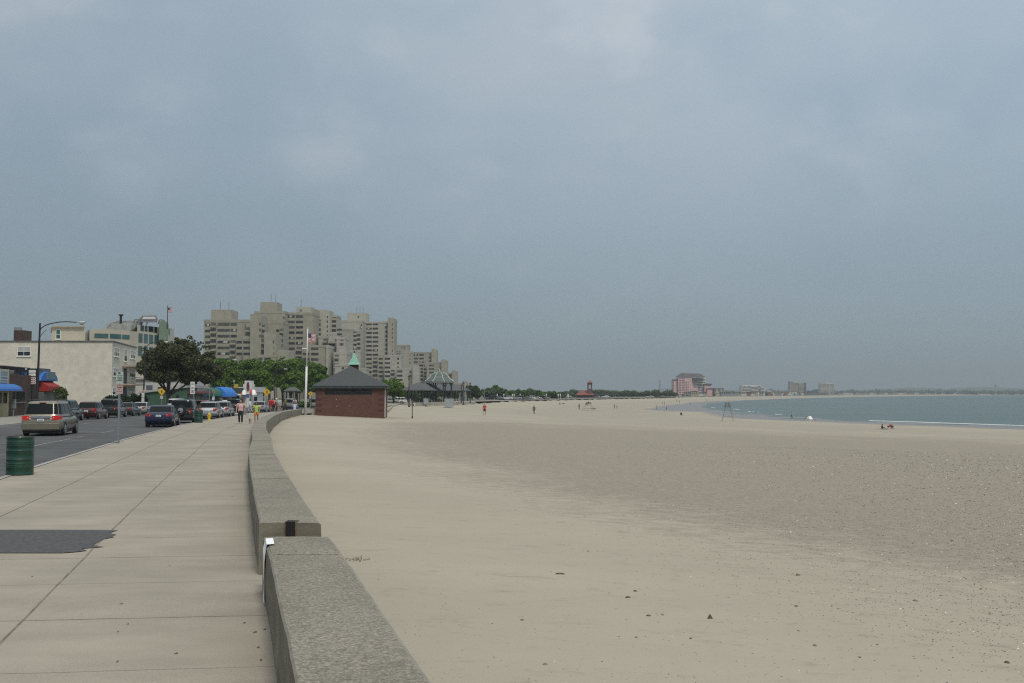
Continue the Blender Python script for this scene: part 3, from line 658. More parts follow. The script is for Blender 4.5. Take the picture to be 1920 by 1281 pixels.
# slanted greenhouse
d = 182; z0, z1 = zat(620, d), zat(599, d)
b = MB(); xs_ = [xat(p, 610, d) for p in (199, 247, 254)]
b.add([(xs_[0], d, z0), (xs_[1], d, z0), (xs_[1], d, z0 + 1.0), (xs_[0], d, z0 + 1.0), (xs_[0] + .8, d + 4, z1), (xs_[2], d + 4, z1), (xs_[0], d + 4.1, z0), (xs_[1], d + 4.1, z0)],
      [(0, 1, 2, 3), (3, 2, 5, 4), (4, 5, 7, 6), (0, 3, 4, 6), (1, 7, 5, 2)]); gh = b.build('greenhouse', mat('greenhouse_glass', (.27,.28,.26), .35, .35, 1.2, spec=.4), B)
b = MB()
for k in range(9):
    t = k/8; x = xs_[0] + (xs_[1]-xs_[0])*t; b.tube([(x, d - .05, z0 + 1.02), (x + .8*(1-t), d + 3.95, z1 + .05)], .06, 4)
b.build('glazing_bar', mat('bar_grey', (.17,.18,.17), .6), gh)
b = MB(); x = xat(220.5, 600, d); b.lathe([(.22, z0 + 1), (.22, zat(592, d)), (.42, zat(590, d)), (.42, zat(588.5, d))], 10, (x, d + 1.5, 0)); b.build('flue', M_blk, B)
b = MB(); da = 184; q = lambda p, y, dd=da: tuple(at(p, y, dd))
for P_ in ([(247, 621), (247, 610), (253, 599.5), (262, 599.5)], [(259, 610), (261, 600), (265, 596), (268, 592.8), (292, 592.8), (295, 599)], [(268, 592.8), (262, 603), (261, 610)], [(292, 592.8), (294.5, 602)], [(263, 599.5), (294, 599.5)], [(262, 603.5), (294, 603.5)], [(277, 604), (274, 610)], [(254, 608), (261, 600)], [(296, 608), (299, 600.5), (303, 599.5)], [(280, 599.5), (277, 604)]):
    b.tube([q(*p) for p in P_], .13, 5)
    b.tube([q(p[0], p[1], da + 4) for p in P_], .10, 5)
b.build('pergola_frame', mat('pergola_steel', (.16,.16,.16), .5, .2, 4), B)
b = MB(); b.grid([[q(263, 599, da - .1), q(294, 599, da - .1)], [q(267, 593.5, da + 3), q(292, 593.5, da + 3)]]); b.grid([[q(263, 603, da - .1), q(294, 603, da - .1)], [q(263, 600, da + 3), q(294, 600, da + 3)]]); b.build('glass_roof', mat('canopy_glass', (.36,.33,.33), .3, .15, 2), B)

# flags
M_flag = {}
def flag_mesh(parent, wd, ht, wave=.12):
    b = MB(); nx, ny = 20, 13
    def pt(i, j): t = i/nx; return (t*wd, wave*math.sin(t*7.5)*(t + .15)*wd, -j/ny*ht - .10*t*wd - .05*math.sin(t*6)*ht)
    vs = [pt(i, j) for j in range(ny+1) for i in range(nx+1)]; b.v = vs
    for j in range(ny):
        for i in range(nx):
            b.f.append((j*(nx+1) + i, j*(nx+1) + i + 1, (j+1)*(nx+1) + i + 1, (j+1)*(nx+1) + i)); b.mi.append(2 if (j < 7 and i < 8) else (0 if j % 2 == 0 else 1))
    fl = b.build('flag', [mat('flag_red', (.33,.03,.035), .8, .05, 3), mat('flag_white', (.62,.60,.60), .8, .05, 3), mat('flag_blue', (.02,.03,.10), .8, .05, 3)], parent, smooth=False)
    s = MB()
    for r in range(9):
        for c in range(6 if r % 2 == 0 else 5):
            t = (.5 + c + (0 if r % 2 == 0 else .5))/6*.38; x = t*wd; yv = wave*math.sin(t*7.5)*(t+.15)*wd; z = -(r + .7)/9.4*ht*7/13 - .10*t*wd - .05*math.sin(t*6)*ht; r_ = ht*.014
            for sg in (-1, 1): s.add([(x + math.sin(k*math.pi*.8)*r_, yv + sg*.012, z + math.cos(k*math.pi*.8)*r_) for k in range(5)], [(0, 1, 2, 3, 4)])
    s.build('stars', M_white, fl); return fl
fp = thing('flagpole', 'dark flagpole with a small striped flag on the roof of the stepped building', 'flagpole', (xat(312, 608, 187), 187.5, zat(612, 187)))
b = MB(); hp = zat(572.5, 187) - zat(612, 187); b.tube([(0, 0, -.5), (0, 0, hp)], [.09, .05], 8); b.build('pole', M_blk, fp)
fl = flag_mesh(fp, .85, .9); fl.location = (.06, 0, hp - .35)
# ---- concrete slab towers
def slab_towers(name, label, blocks, group=None):
    T = thing(name, label, 'apartment towers', (0, 0, 0), group=group); wins = []
    for bl in blocks:
        (p0, p1, yt, d, dep) = bl[:5]; opt = bl[5] if len(bl) > 5 else {}
        x0, x1 = xat(p0, yt, d), xat(p1, yt, d); zt = zat(yt, d); m = M_conc2 if opt.get('pale') else M_conc; b = MB()
        zb = -3
        if opt.get('fin'):   # stair fin with a sloping rounded top
            h = opt['fin']*sz(d); w_ = x1 - x0
            pr = [(x0, zb), (x1, zb), (x1, zt - h), (x0 + w_*.75, zt - h*.55), (x0 + w_*.4, zt), (x0, zt)]
            b.loft([[(x, d, z) for x, z in pr], [(x, d + dep, z) for x, z in pr]])
        else:
            b.box((x0, d, zb if not opt.get('ph') else zt - opt['ph']*sz(d) - 1), (x1, d + dep, zt))
        wl = b.build('penthouse' if opt.get('ph') else ('stair_fin' if opt.get('fin') else 'wall'), m, T)
        if not opt.get('ph') and not opt.get('fin'):   # parapet band
            b = MB(); b.box((x0 - .12, d - .12, zt - 1.1), (x1 + .12, d + dep + .1, zt + .12)); b.build('parapet', m, wl)
        if opt.get('ant'):
            b = MB()
            for a in opt['ant']: b = MB(); b.tube([(xat(a, yt, d), d + 2, zt - .1), (xat(a, yt, d), d + 2, zt + 4)], .09, 4); b.build('antenna', M_blk, wl)
        for (a0, a1, r0, dr, nr, kind) in opt.get('cols', ()):
            for k in range(nr):
                y = r0 + dr*k
                xa, xb = xat(a0, y, d), xat(a1, y, d); zz0, zz1 = zat(y + dr*.24, d), zat(y - dr*.16, d)
                if kind == 'b':      # balcony: recess shade painted as a dark panel, slab and parapet
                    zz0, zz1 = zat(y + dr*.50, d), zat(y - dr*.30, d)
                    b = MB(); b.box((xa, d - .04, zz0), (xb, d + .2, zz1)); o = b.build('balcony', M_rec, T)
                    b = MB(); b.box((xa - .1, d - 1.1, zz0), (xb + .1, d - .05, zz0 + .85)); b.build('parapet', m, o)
                else:
                    wins.append(((xb-xa)*(zz1-zz0), xa, xb, zz0, zz1, d, kind))
    wins.sort(key=lambda w_: -w_[0]); rest = MB()
    for i, (ar, xa, xb, z0, z1, d, kind) in enumerate(wins):
        lit = random.random() < .13  # some windows get a pale curtain
        if i < 100:
            b = MB(); b.box((xa, d - .05, z0), (xb, d + .2, z1)); wn = b.build('window', M_wd[0 if random.random() < .7 else 1], T)
            n_ = max(1, int((xb-xa)/1.6)); b = MB()
            for k in range(n_+1): x = xa + (xb-xa)*k/n_; b.box((x - .06, d - .10, z0), (x + .06, d - .04, z1))
            b.box((xa, d - .11, z0 - .1), (xb, d - .04, z0)); b.build('frame', M_wf, wn)
            if lit: q = random.uniform(.2, .5); b = MB(); b.box((xa + (xb-xa)*q, d - .075, z0 + .1), (xa + (xb-xa)*(q+.35), d - .03, z1 - .1)); b.build('curtain', M_cur, wn)
        else: rest.box((xa, d - .05, z0), (xb, d + .2, z1))
    if rest.v: tag(rest.build('small_windows', M_wd[0], T), kind='stuff')
    return T
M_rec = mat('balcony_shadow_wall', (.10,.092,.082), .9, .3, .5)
M_wd = [mat('tower_window', (.022,.023,.024), .2, .5, .3, spec=.5), mat('tower_window_pale', (.055,.052,.048), .3, .5, .4)]
M_wf = mat('tower_frame', (.075,.07,.06), .7); M_cur = mat('curtain', (.42,.41,.38), .8, .15, 3)
random.seed(5)
slab_towers('apartment_tower_complex', 'stepped tan concrete apartment towers left and behind the tall flagpole, with long window bands', [
 (382.5, 471, 599.8, 480, 22, dict(cols=[(385,394.5,609,10.9,7,'w'),(395.5,405.5,609,10.9,7,'b'),(408,430.5,607.7,11,7,'w'),(432.5,444,607.7,11,3,'w'),(432,442,641,11,3,'b'),(443.5,453.5,641,11,3,'w'),(456,469,641,11,3,'w')])),
 (396, 434, 581, 486, 12, dict(ph=19, ant=(411, 427))),
 (457, 495.5, 631.6, 472, 16, dict(cols=[(457.5,469,641,11,3,'w'),(486,495,640,11,3,'b'),(486,497,612,10.5,2,'b')])),
 (461, 470, 600, 478, 14, dict(cols=[(461,469,617,11,2,'b')])),
 (469.5, 490, 589, 470, 12, dict(fin=3, cols=[(486.5,488.5,607,11,3,'s')])),
 (477, 534.5, 584, 508, 20, dict(cols=[(531.5,533.5,595,10.2,8,'s')])), (488, 519, 566.6, 512, 12, dict(ph=17, ant=(506.5, 515.5))),
 (490, 530, 603, 490, 14, dict(cols=[(493,502,609,10.5,3,'b'),(518,524,619.5,10.5,3,'w'),(525,531,619.5,10.5,3,'b'),(516,528,644,8,3,'b')])),
 (495.5, 517, 623, 464, 12, dict(fin=3, cols=[(512,514,640.5,10.8,3,'s')])),
 (484, 521.5, 666, 455, 16, dict(cols=[(485,492,673,10,2,'w'),(496,508,673,10,2,'w')])),
 (520.5, 542, 656, 452, 12, dict(fin=3)),
 (534.5, 587, 586.5, 515, 22, dict(cols=[(535,537,603,10.05,10,'s'),(539,552.5,593,10.05,8,'w'),(555,568,593,10.05,6,'w'),(556,566,653.5,10.05,3,'b'),(539,552.5,673.5,10.05,2,'w'),(568,580,663,10.05,3,'w')])),
 (555, 584, 576, 520, 12, dict(ph=11, ant=(563,), pale=1, cols=[(562,563.5,582,10,1,'s'),(565,566.5,582,10,1,'s')])),
 (582, 615.5, 647.5, 500, 20, dict(pale=0, cols=[(583.5,597,653.3,10.1,5,'w')])), (611.5, 616, 648.5, 499, 18, dict(pale=1)),
 (587, 597.5, 580, 530, 14, dict(fin=2, cols=[(586.5,590.5,602,10,4,'b')])),
 (597, 618, 581, 532, 14, dict(fin=1, pale=1, cols=[(598.5,601.5,602,9,4,'b'),(613,615,594,8.8,5,'s')])),
 (597, 616, 630, 524, 12, dict(pale=1, cols=[(606,614,638,9,2,'b')])),
 (617, 631.5, 591, 540, 14, dict(pale=1, cols=[(623,630.5,596,8.5,5,'b')])), (616, 633.5, 624, 520, 14, dict(pale=1, cols=[(629,631,637,8.6,4,'s')])),
 (631, 647, 632.7, 515, 14, dict(pale=1, cols=[(632,641,618,8.6,2,'w'),(638.5,644,639,8.4,3,'b')])), (635, 649, 649, 510, 12, dict(fin=2, pale=1, cols=[(645,647,663,8.6,3,'s')])),
 (625.5, 650, 661, 505, 14, dict(pale=1, cols=[(628,635,668,9,3,'b')])), (628, 652, 683, 498, 12, dict(pale=1, cols=[(641,645,690,8,2,'w')])),
 (615.5, 628, 640, 520, 14, dict(cols=[(615.5,618,650,9.5,6,'s')])),
])
slab_towers('apartment_tower_complex', 'grey concrete apartment towers rising behind the brick building roof, tallest right wing', [
 (637, 679, 600.6, 632, 20, dict(pale=1)), (650, 687, 587, 640, 14, dict(ph=14, pale=1, ant=(667, 674, 680), cols=[(671,673,593.5,8,1,'s')])),
 (641.6, 662, 617, 622, 20, dict()), (661, 677.5, 618.5, 624, 20, dict(pale=1, cols=[(662.5,668.5,621.5,8.15,6,'w'),(670,676,622,8.15,7,'b')])),
 (650, 676, 658, 618, 14, dict(pale=1, cols=[(652,660,665,8.2,3,'b')])),
 (677, 680, 602, 628, 14, dict(pale=1, cols=[(677.3,678.6,609,8.15,9,'s')])),
 (679, 728.5, 603.5, 640, 22, dict(pale=1, cols=[(682.3,685,607.5,8.17,13,'s'),(687,697,607.5,8.17,13,'w'),(699,709,607.5,8.17,8,'w'),(700,708,673,8.17,5,'b'),(723,728.5,607.5,8.17,8,'b'),(710,717.5,672.3,8.17,5,'w')])),
 (727, 740, 595.5, 636, 14, dict(fin=2, cols=[(735,736.3,608,8.17,8,'s')])),
 (721, 751, 666, 624, 18, dict(pale=1, cols=[(721.5,731.5,672.3,8.17,5,'w'),(745,748,672.3,8,3,'s'),(733,740,696,8,2,'b')])),
 (741, 748, 655, 660, 10, dict(pale=1, cols=[(741.5,746,658,8,1,'b')])),
 (751.7, 772, 659, 655, 14, dict(pale=1, cols=[(768,769.5,666,7,3,'s')])), 
 (743.6, 774, 690, 614, 16, dict(pale=1, cols=[(744.5,754.5,696,8,3,'w'),(768,771,697,8,2,'s')])), (773.5, 785, 684, 610, 12, dict(fin=2, pale=1)),
 (652, 686, 690, 600, 14, dict(pale=1, cols=[(661,668,700,8,2,'w')])),
])
slab_towers('apartment_tower_complex', 'lowest concrete apartment towers stepping down to the right behind the domed pavilion', [
 (743.6, 766.5, 647, 752, 12, dict(cols=[(752.5,754,652,7,1,'s'),(757,758.5,652.5,7,1,'s')])),
 (766, 810, 660.4, 760, 18, dict(cols=[(768,769.5,665,6.9,3,'s'),(772,775,665,6.9,8,'s'),(776,784,665,6.9,3,'w'),(786.5,794.5,665,6.9,3,'w'),(805.5,809,665,6.9,3,'b'),(787,793,685,6.9,5,'w'),(786,793,685,6.9,1,'w'),(794.5,802,685,6.9,5,'w'),(785,793,692,6.9,4,'b')])),
 (809, 819, 654, 756, 12, dict(fin=2)), (800, 828, 679.4, 748, 16, dict(cols=[(804.5,813.5,685,6.7,3,'w')])), (827.5, 838.5, 674, 744, 12, dict(fin=2)),
 (836, 849, 699, 738, 14, dict(cols=[(838,846,704,7,1,'w')])), (847, 857, 694, 735, 12, dict(fin=2)), (852, 876, 719, 728, 14, dict(cols=[(854,858,724,7,1,'w')])), (868, 877, 716, 724, 12, dict(fin=1.5)),
])
# ---- brick bath house
d = 115; gb = tz(xat(655, 776, 118), 118) - .25; zb_ = zat(777.5, d); 
BH = thing('brick_building', 'low red brick beach building with a dark hipped roof beside the tall white flagpole', 'building', (xat(591.5, 740, d), d, 0), R(5))
bw, bd = 7.75, 10.0; ze = zat(724, d)
M_brick = brick_mat('red_brick', (.118,.048,.034), (.088,.036,.027), (.075,.046,.038), .3, .10)
b = MB(); wy0, wy1 = zat(741, d), zat(727, d); wx0, wx1 = 17*sz(d), 105*sz(d)
b.box((0, 0, zb_ - 1), (bw, .3, wy0)); b.box((0, 0, wy1), (bw, .3, ze)); b.box((0, 0, wy0), (wx0, .3, wy1)); b.box((wx1, 0, wy0), (bw, .3, wy1))
b.box((.002, .3, zb_ - 1), (.3, bd, ze)); b.box((bw - .3, .3, zb_ - 1), (bw - .002, bd, ze)); b.box((.3, bd - .3, zb_ - 1), (bw - .3, bd - .002, ze)); b.build('wall', M_brick, BH)
b = MB()   # projecting quoin courses
for side in (0, 1):
    for k in range(5):
        z = zb_ + .35 + k*.62
        for j in range(3):
            x0_ = .0 if side == 0 else bw - .75
            b.box((x0_ + .06, -.014, z + j*.1 - .012), (x0_ + .69, -.0, z + j*.1 + .018))
b.build('brick_course', mat('dark_mortar_groove', (.045,.022,.018), .9, .2, 4), BH)
wn = MB(); wn.box((wx0, .16, wy0), (wx1, .2, wy1)); wn = wn.build('window', mat('louver_dark', (.012,.012,.012), .5, .3, 3), BH)
b = MB()
for k in range(10):
    x = wx0 + (wx1-wx0)*k/9; b.box((x - .035, .05, wy0), (x + .035, .16, wy1))
for z in (wy0, (wy0+wy1)/2 - .03, wy1 - .07): b.box((wx0, .06, z), (wx1, .15, z + .07))
b.build('frame', mat('louver_frame', (.028,.028,.027), .6), wn)
b = MB(); o_ = .38; zr = zat(723.5, d); ap = (xat(656, 690, 118) - xat(591.5, 740, d) + .25, 4.3, zat(686.5, 119.3))
b.add([(-o_, -o_, zr), (bw + o_, -o_, zr), (bw + o_, bd + o_, zr), (-o_, bd + o_, zr), ap, (ap[0], ap[1] + 1.4, ap[2]), (-o_, -o_, zr - .02), (bw + o_, -o_, zr - .02), (bw + o_, bd + o_, zr - .02), (-o_, bd + o_, zr - .02)],
      [(0, 1, 4), (1, 2, 5, 4), (2, 3, 5), (3, 0, 4, 5), (9, 8, 7, 6), (0, 6, 7, 1), (1, 7, 8, 2), (2, 8, 9, 3), (3, 9, 6, 0)])
M_slate = mat('slate_roof', (.038,.043,.046), .85, .18, 7, col2=(.062,.068,.072), bump=.012, bscale=9, stretch=(1, 1, 5))
rf = b.build('roof', M_slate, BH)
b = MB(); b.box((-o_ + .03, -o_ + .03, zr - .30), (bw + o_ - .03, -o_ + .09, zr - .025)); b.box((bw + o_ - .09, -o_ + .09, zr - .30), (bw + o_ - .03, bd + o_, zr - .025)); b.box((-o_ + .03, -o_ + .09, zr - .30), (-o_ + .09, bd + o_, zr - .025))
b.box((-o_ + .09, -o_ + .09, zr - .10), (bw + o_ - .09, -.01, zr - .03)); b.build('fascia', mat('fascia_green', (.022,.034,.034), .6, .2, 3), rf)
cx_ = xat(664, 685, 121) - xat(591.5, 740, d) + .5; cyy = 6.0
b = MB(); hw = .50; b.box((cx_ - hw, cyy - hw, zr + .8), (cx_ + hw, cyy + hw, zat(684, 121))); ch = b.build('chimney', brick_mat('chimney_brick', (.06,.028,.022), (.045,.022,.02), (.03,.02,.02)), rf)
M_cop = mat('copper_green', (.14,.32,.25), .7, .25, 3, col2=(.24,.46,.36))
b = MB(); zc = zat(684, 121); rings = []
for (r, y) in ((.72, 684), (.66, 682.5), (.50, 679), (.34, 673), (.20, 667), (.10, 663.5), (.03, 662)): z = zat(y, 121); rings.append([(cx_ + sx*r, cyy + sy*r, z) for sx, sy in ((-1, -1), (1, -1), (1, 1), (-1, 1))])
b.loft(rings); b.build('copper_cap', M_cop, rf)
b = MB(); b.tube([(cx_, cyy, zat(663, 121)), (cx_, cyy, zat(660, 121))], .03, 6); b.ball((cx_, cyy, zat(659.5, 121)), .1); b.build('finial', M_blk, rf)
b = MB()
for (px, y) in ((630,749.5),(630,762),(654,761.5),(680,761.5)): b.ball((px*sz(d) - 591.5*sz(d), -.0, zat(y, d)), .035, 5)
b.build('vent_pipe', M_white, BH)
b = MB(); b.box((bw - .001, 3.6, zb_ - .5), (bw + .02, 4.7, zb_ + 2.1)); b.build('door', mat('door_red_brown', (.10,.03,.025), .6), BH)
b = MB(); b.tube([(bw + .06, .5, zb_ - .3), (bw + .06, .5, ze - .3)], .05, 6); b.build('downpipe', M_white, BH)
# ---- street shops
def shop_box(par, P, Q, depth, z0, z1, m, name='wall'):
    u = (Q-P).normalized(); nn = Vector((u.y, -u.x)); c = (P+Q)/2 - nn*depth/2; b = MB(); b.obox(c, u, nn, (Q-P).length, depth, z0, z1); return b.build(name, m, par), u, nn
def awning(par, P, u, n, a0, a1, zt, zb, out_, m, round_=True, name='awning', val=.0):
    """barrel or sloped awning over a shop front"""
    b = MB(); prof = []
    for k in range(7):
        t = k/6; prof.append((out_*math.sin(t*math.pi/2), zb + (zt-zb)*math.cos(t*math.pi/2))) if round_ else prof.append((out_*min(1, t*1.6), zt - (zt-zb)*.45*min(1, t*1.6) - (zt-zb)*.55*max(0, t*1.6 - 1)/.6))
    prof += [(out_ - .03, zb), (0, zb)]
    rings = [[(P.x + u.x*a + n.x*q, P.y + u.y*a + n.y*q, z) for q, z in prof] for a in (a0, a1)]
    b.loft(rings); return b.build(name, m, par)
# brick bar with lantern windows, barrel awning and red awning
M_bbr = brick_mat('bar_brick', (.075,.040,.032), (.060,.034,.028), (.045,.032,.028))
F0 = Vector((xat(17, 740, 98), 98)); 
def fa(px): return rd_a(px, F0, rdu)
bar = thing('shop_building', 'dark brown brick bar with a blue barrel roof light and a red awning', 'building')
g0 = gz(98); L1 = fa(101)
shop_box(bar, F0, F0 + rdu*L1, 9, g0 - .3, zat(701.5, 98), M_bbr)
P = F0 - rdn*1.0; 
o, u, n_ = shop_box(bar, P + rdu*.2, P + rdu*fa(66), 7, zat(701.5, 98), zat(686.5, 98), mat('clerestory_grey', (.10,.10,.105), .4, .2, 1), 'upper_storey')
for k in range(4): pane(bar, P + rdu*.2, rdu, rdn, .8 + k*2.6, 2.8 + k*2.6, zat(700, 98), zat(689, 98), M_glass, 'window')
b = MB(); b.obox(P + rdu*fa(44) - rdn*3.4, rdu, rdn, fa(66) + .6, 7.6, zat(686.5, 98), zat(685.3, 98)); b.build('roof_edge', M_cap, bar)
for pa, pb in ((25, 29), (32, 47)): pane(bar, F0, rdu, rdn, fa(pa), fa(pb), zat(754, 103), zat(735, 103), M_glass, 'window')
pane(bar, F0, rdu, rdn, fa(54), fa(63), zat(772, 106), zat(728, 106), mat('door_shadow', (.03,.03,.03)), 'door')
b = MB(); b.obox(F0 + rdu*(fa(32)+fa(47))/2 + rdn*.1, rdu, rdn, fa(47)-fa(32), .2, zat(755.5, 103), zat(754.2, 103)); b.build('sill', M_grey, bar)
P3 = F0 + rdu*(fa(72)); 
b = MB(); b.obox(F0 + rdu*(fa(72)+fa(117))/2 - rdn*1.0, rdu, rdn, fa(117)-fa(72), 3.2, g0 - .3, zat(735, 112)); b.build('wall', mat('shopfront_grey', (.10,.105,.10), .7, .15, 1), bar)
awning(bar, F0 + rdn*.1, rdu, rdn, fa(72.5), fa(72.5) + 5.4, zat(715.5, 110), zat(734, 110), .95, mat('red_canvas', (.26,.010,.010), .75, .12, 2), round_=False)
b = MB(); prof = []
cxa = (fa(70)+fa(102))/2; rr_ = (fa(102)-fa(70))/2
z0, z1 = zat(714.5, 112), zat(697, 112)
ring = [(math.cos(t)*rr_, z0 + math.sin(t)*(z1-z0)) for t in np.linspace(0, math.pi, 13)]
b.loft([[(F0.x + rdu.x*(cxa + a) + rdn.x*q, F0.y + rdu.y*(cxa + a) + rdn.y*q, z) for a, z in ring] for q in (.4, -4)]); b.build('barrel_canopy', mat('blue_canvas', (.025,.13,.42), .6, .1, 1), bar)
pane(bar, F0 + rdn*.42, rdu, rdn, cxa - rr_*.35, cxa + rr_*.6, z0 + .15, z0 + 1.0, mat('pale_blue_glass', (.16,.24,.30), .2, .2, 1), 'barrel_window')
o = pane(bar, F0 + rdn*.0, rdu, rdn, fa(71), fa(94), zat(712, 108), zat(690, 108), mat('slate_blue_panel', (.10,.11,.15), .6, .1, 1), 'gable_panel')
# sign board on pole (black frame, two white panels)
sg = thing('shop_sign', 'black double sign board with white lettered panels hanging in front of the brick bar', 'sign', tuple(F0 + rdu*fa(58) + rdn*1.5) + (0,), 0)
d_ = sg.location.y; cxs = lambda p: xat(p, 700, d_) - sg.location.x
b = MB(); b.box((cxs(51.5), -.1, zat(722, d_)), (cxs(70), .1, zat(691, d_))); bd_ = b.build('board', M_blk, sg)
for ya, yb, nm in ((694, 705.5, 0), (707.5, 720.5, 1)):
    b = MB(); b.box((cxs(55), -.14, zat(yb, d_)), (cxs(68), -.1, zat(ya, d_))); pn = b.build('sign_panel', M_signw, sg)
    if nm == 0: text("SAMMY'S", .20, mat('sign_ink', (.10,.07,.08), .6), pn, ((cxs(55)+cxs(68))/2, -.145, zat(700, d_)), (math.pi/2, 0, 0))
    else:
        b = MB()
        for r in range(3):
            for q in range(3):
                x = cxs(56.3) + q*.22; z = zat(709.5 + r*4, d_); b.box((x, -.146, z - .09), (x + .15, -.14, z + .05))
        b.build('lettering', mat('sign_red_ink', (.28,.06,.08), .6), pn)
b = MB(); b.tube([(cxs(70), 0, zat(695, d_)), (cxs(70) + .2, 0.8, zat(695, d_))], .04, 5); b.tube([(cxs(61), .0, zat(722, d_)), (cxs(61), .0, gz(d_))], .06, 6); b.build('bracket', M_blk, sg)
# yellow shop at the left edge
ys_ = thing('shop_building', 'pale yellow shop at the left edge of the photo with a blue awning', 'building')
q0 = F0 - rdu*14; zt = zat(692.5, 97)
shop_box(ys_, q0, F0 - rdu*.05, 8, g0 - .3, zt, mat('yellow_render', (.40,.35,.20), .85, .1, 1))
pane(ys_, q0, rdu, rdn, 12.2, 13.2, zat(756, 97), zat(737, 97), M_glass, 'window'); pane(ys_, q0, rdu, rdn, 8, 11.6, zat(756, 97), zat(737, 97), M_glass, 'window')
awning(ys_, q0, rdu, rdn, 6, 13.9, zat(719.5, 97), zat(733, 97), 1.25, mat('blue_canvas', (.03,.15,.45)))
sb = pane(ys_, q0, rdu, rdn, 10.6, 13.2, zat(718, 97), zat(694, 97), mat('sign_grey', (.36,.40,.40), .6, .08, 2), 'sign_board', .12)
b = MB()
for i, z in enumerate((699, 703, 709, 714)):
    for k in range(8):
        a = 10.8 + k*.28; p = q0 + rdu*a + rdn*.125; b.obox(p, rdu, rdn, .17, .012, zat(z + 1.2, 97), zat(z - 1.2 + (i % 2)*.6, 97))
b.build('lettering', mat('sign_blue_ink', (.06,.13,.16), .6), sb)
bx = thing('utility_cabinet', 'grey utility box on a post in front of the brick bar', 'utility box', (xat(25.3, 760, 96), 96, gz(96))); 
b = MB(); b.box((-.2, -.12, .75), (.2, .12, zat(749, 96) - gz(96))); b.build('cabinet', M_grey, bx); b = MB(); b.tube([(0, 0, 0), (0, 0, .76)], .06, 6); b.build('post', M_grey, bx)
# green shop and its white neighbour
gs = thing('shop_building', 'dark green painted corner shop with a sloping white-edged roof behind the big tree', 'building')
dg = 155; gg = gz(dg); c1_ = Vector((xat(350, 750, dg), dg)); c2_ = Vector((xat(262, 750, dg), dg)); M_grn = mat('green_paint_wall', (.035,.085,.055), .75, .15, 1)
e1 = Vector((xat(388, 750, 170), 170))
b = MB(); b.prism([tuple(c2_), tuple(c1_), tuple(e1), (c2_.x, 172)], gg - .3, lambda x, y: zat(738, dg) + (x - c2_.x)/(c1_.x - c2_.x)*(zat(727, dg) - zat(738, dg))); b.build('wall', M_grn, gs)
b = MB(); b.prism([(c2_.x - .2, dg - .3), (c1_.x + .2, dg - .3), tuple(e1 + Vector((.4, 0))), (c2_.x, 172.3)], lambda x, y: zat(738, dg) + (x - c2_.x)/(c1_.x - c2_.x)*(zat(727, dg) - zat(738, dg)), lambda x, y: zat(735, dg) + (x - c2_.x)/(c1_.x - c2_.x)*(zat(721.5, dg) - zat(735, dg))); b.build('roof', mat('roof_pale_grey', (.33,.33,.33), .7, .1, 1), gs)
pane(gs, c2_, (1, 0), (0, -1), xat(320, 0, dg) - c2_.x, xat(330.5, 0, dg) - c2_.x, zat(736, dg), zat(729.5, dg), mat('sign_pinkish', (.40,.30,.26), .6, .3, 12), 'sign_board', .1)
for pa, pb, ya, yb in ((342.5, 348.5, 741, 764), (272, 282, 742, 757)): pane(gs, c2_, (1, 0), (0, -1), xat(pa, 0, dg) - c2_.x, xat(pb, 0, dg) - c2_.x, zat(yb, dg), zat(ya, dg), M_glass, 'window')
u = (e1 - c1_).normalized(); nn = Vector((u.y, -u.x)); La = (e1-c1_).length
for k in range(3): pane(gs, c1_, u, nn, .8 + k*La/3, La/3*(k+1) - .5, gg + .7, zat(740, 162), M_glass, 'window')
awning(gs, c1_, u, nn, .3, La, zat(733, 160), zat(738.5, 160), .9, mat('maroon_canvas', (.10,.03,.035), .8), round_=False)
sb = pane(gs, c1_, u, nn, La*.45, La*1.0, zat(733, 166), zat(723, 166), mat('sign_cream', (.42,.43,.37), .6), 'sign_board', .15)
ws = thing('white_house', 'white clapboard shop half hidden behind the big dark tree', 'building')
b = MB(); b.box((xat(255, 0, 175), 176, -1), (xat(345, 0, 175), 190, zat(711, 175))); b.build('wall', mat('white_siding', (.48,.48,.46), .8, .06, 3, bump=.01, bscale=4, stretch=(.2, .2, 5)), ws)
b = MB(); b.box((xat(254, 0, 175), 175.6, zat(711, 175)), (xat(346, 0, 175), 190, zat(709.5, 175))); b.build('roof_edge', M_white, ws)
pane(ws, Vector((xat(255, 0, 176), 176)), (1, 0), (0, -1), 33*sz(176), 45*sz(176), zat(731, 176), zat(722.5, 176), mat('window_blueish', (.10,.12,.16), .3), 'window')
# green and blue awning shops
as_ = thing('shop_building', 'brick shop row with a dark green awning and a big rounded blue awning', 'building')
s0 = Vector((xat(384, 750, 172), 172)); s1 = Vector((xat(426, 750, 186), 186)); o, u, nn = shop_box(as_, s0, s1, 8, -1, zat(726, 175), brick_mat('shop_brick', (.11,.06,.05), (.09,.05,.04), (.07,.05,.045)))
Ls = (s1-s0).length; fs = lambda px: rd_a(px, s0, u)
awning(as_, s0, u, nn, fs(385), fs(402), zat(727, 176), zat(743, 176), 1.5, mat('green_canvas', (.015,.11,.08), .7, .15, 2))
awning(as_, s0, u, nn, fs(403.5), fs(424), zat(725.5, 180), zat(744, 180), 2.0, mat('bright_blue_canvas', (.02,.16,.52), .65, .1, 1))
for pa, pb in ((386, 393), (395, 401), (411, 419)): pane(as_, s0, u, nn, fs(pa), fs(pb), zat(764, 178), zat(746, 178), M_glass, 'window')
b = MB(); p = s0 + u*fs(389); 
for k, y in enumerate((718, 722, 726)): b.obox(p, u, nn, 12*sz(176), .2, zat(y + 1.5, 176), zat(y - 1.2, 176))
b.build('sign_board', mat('sign_banded', (.45,.38,.34), .6, .3, 8), as_)
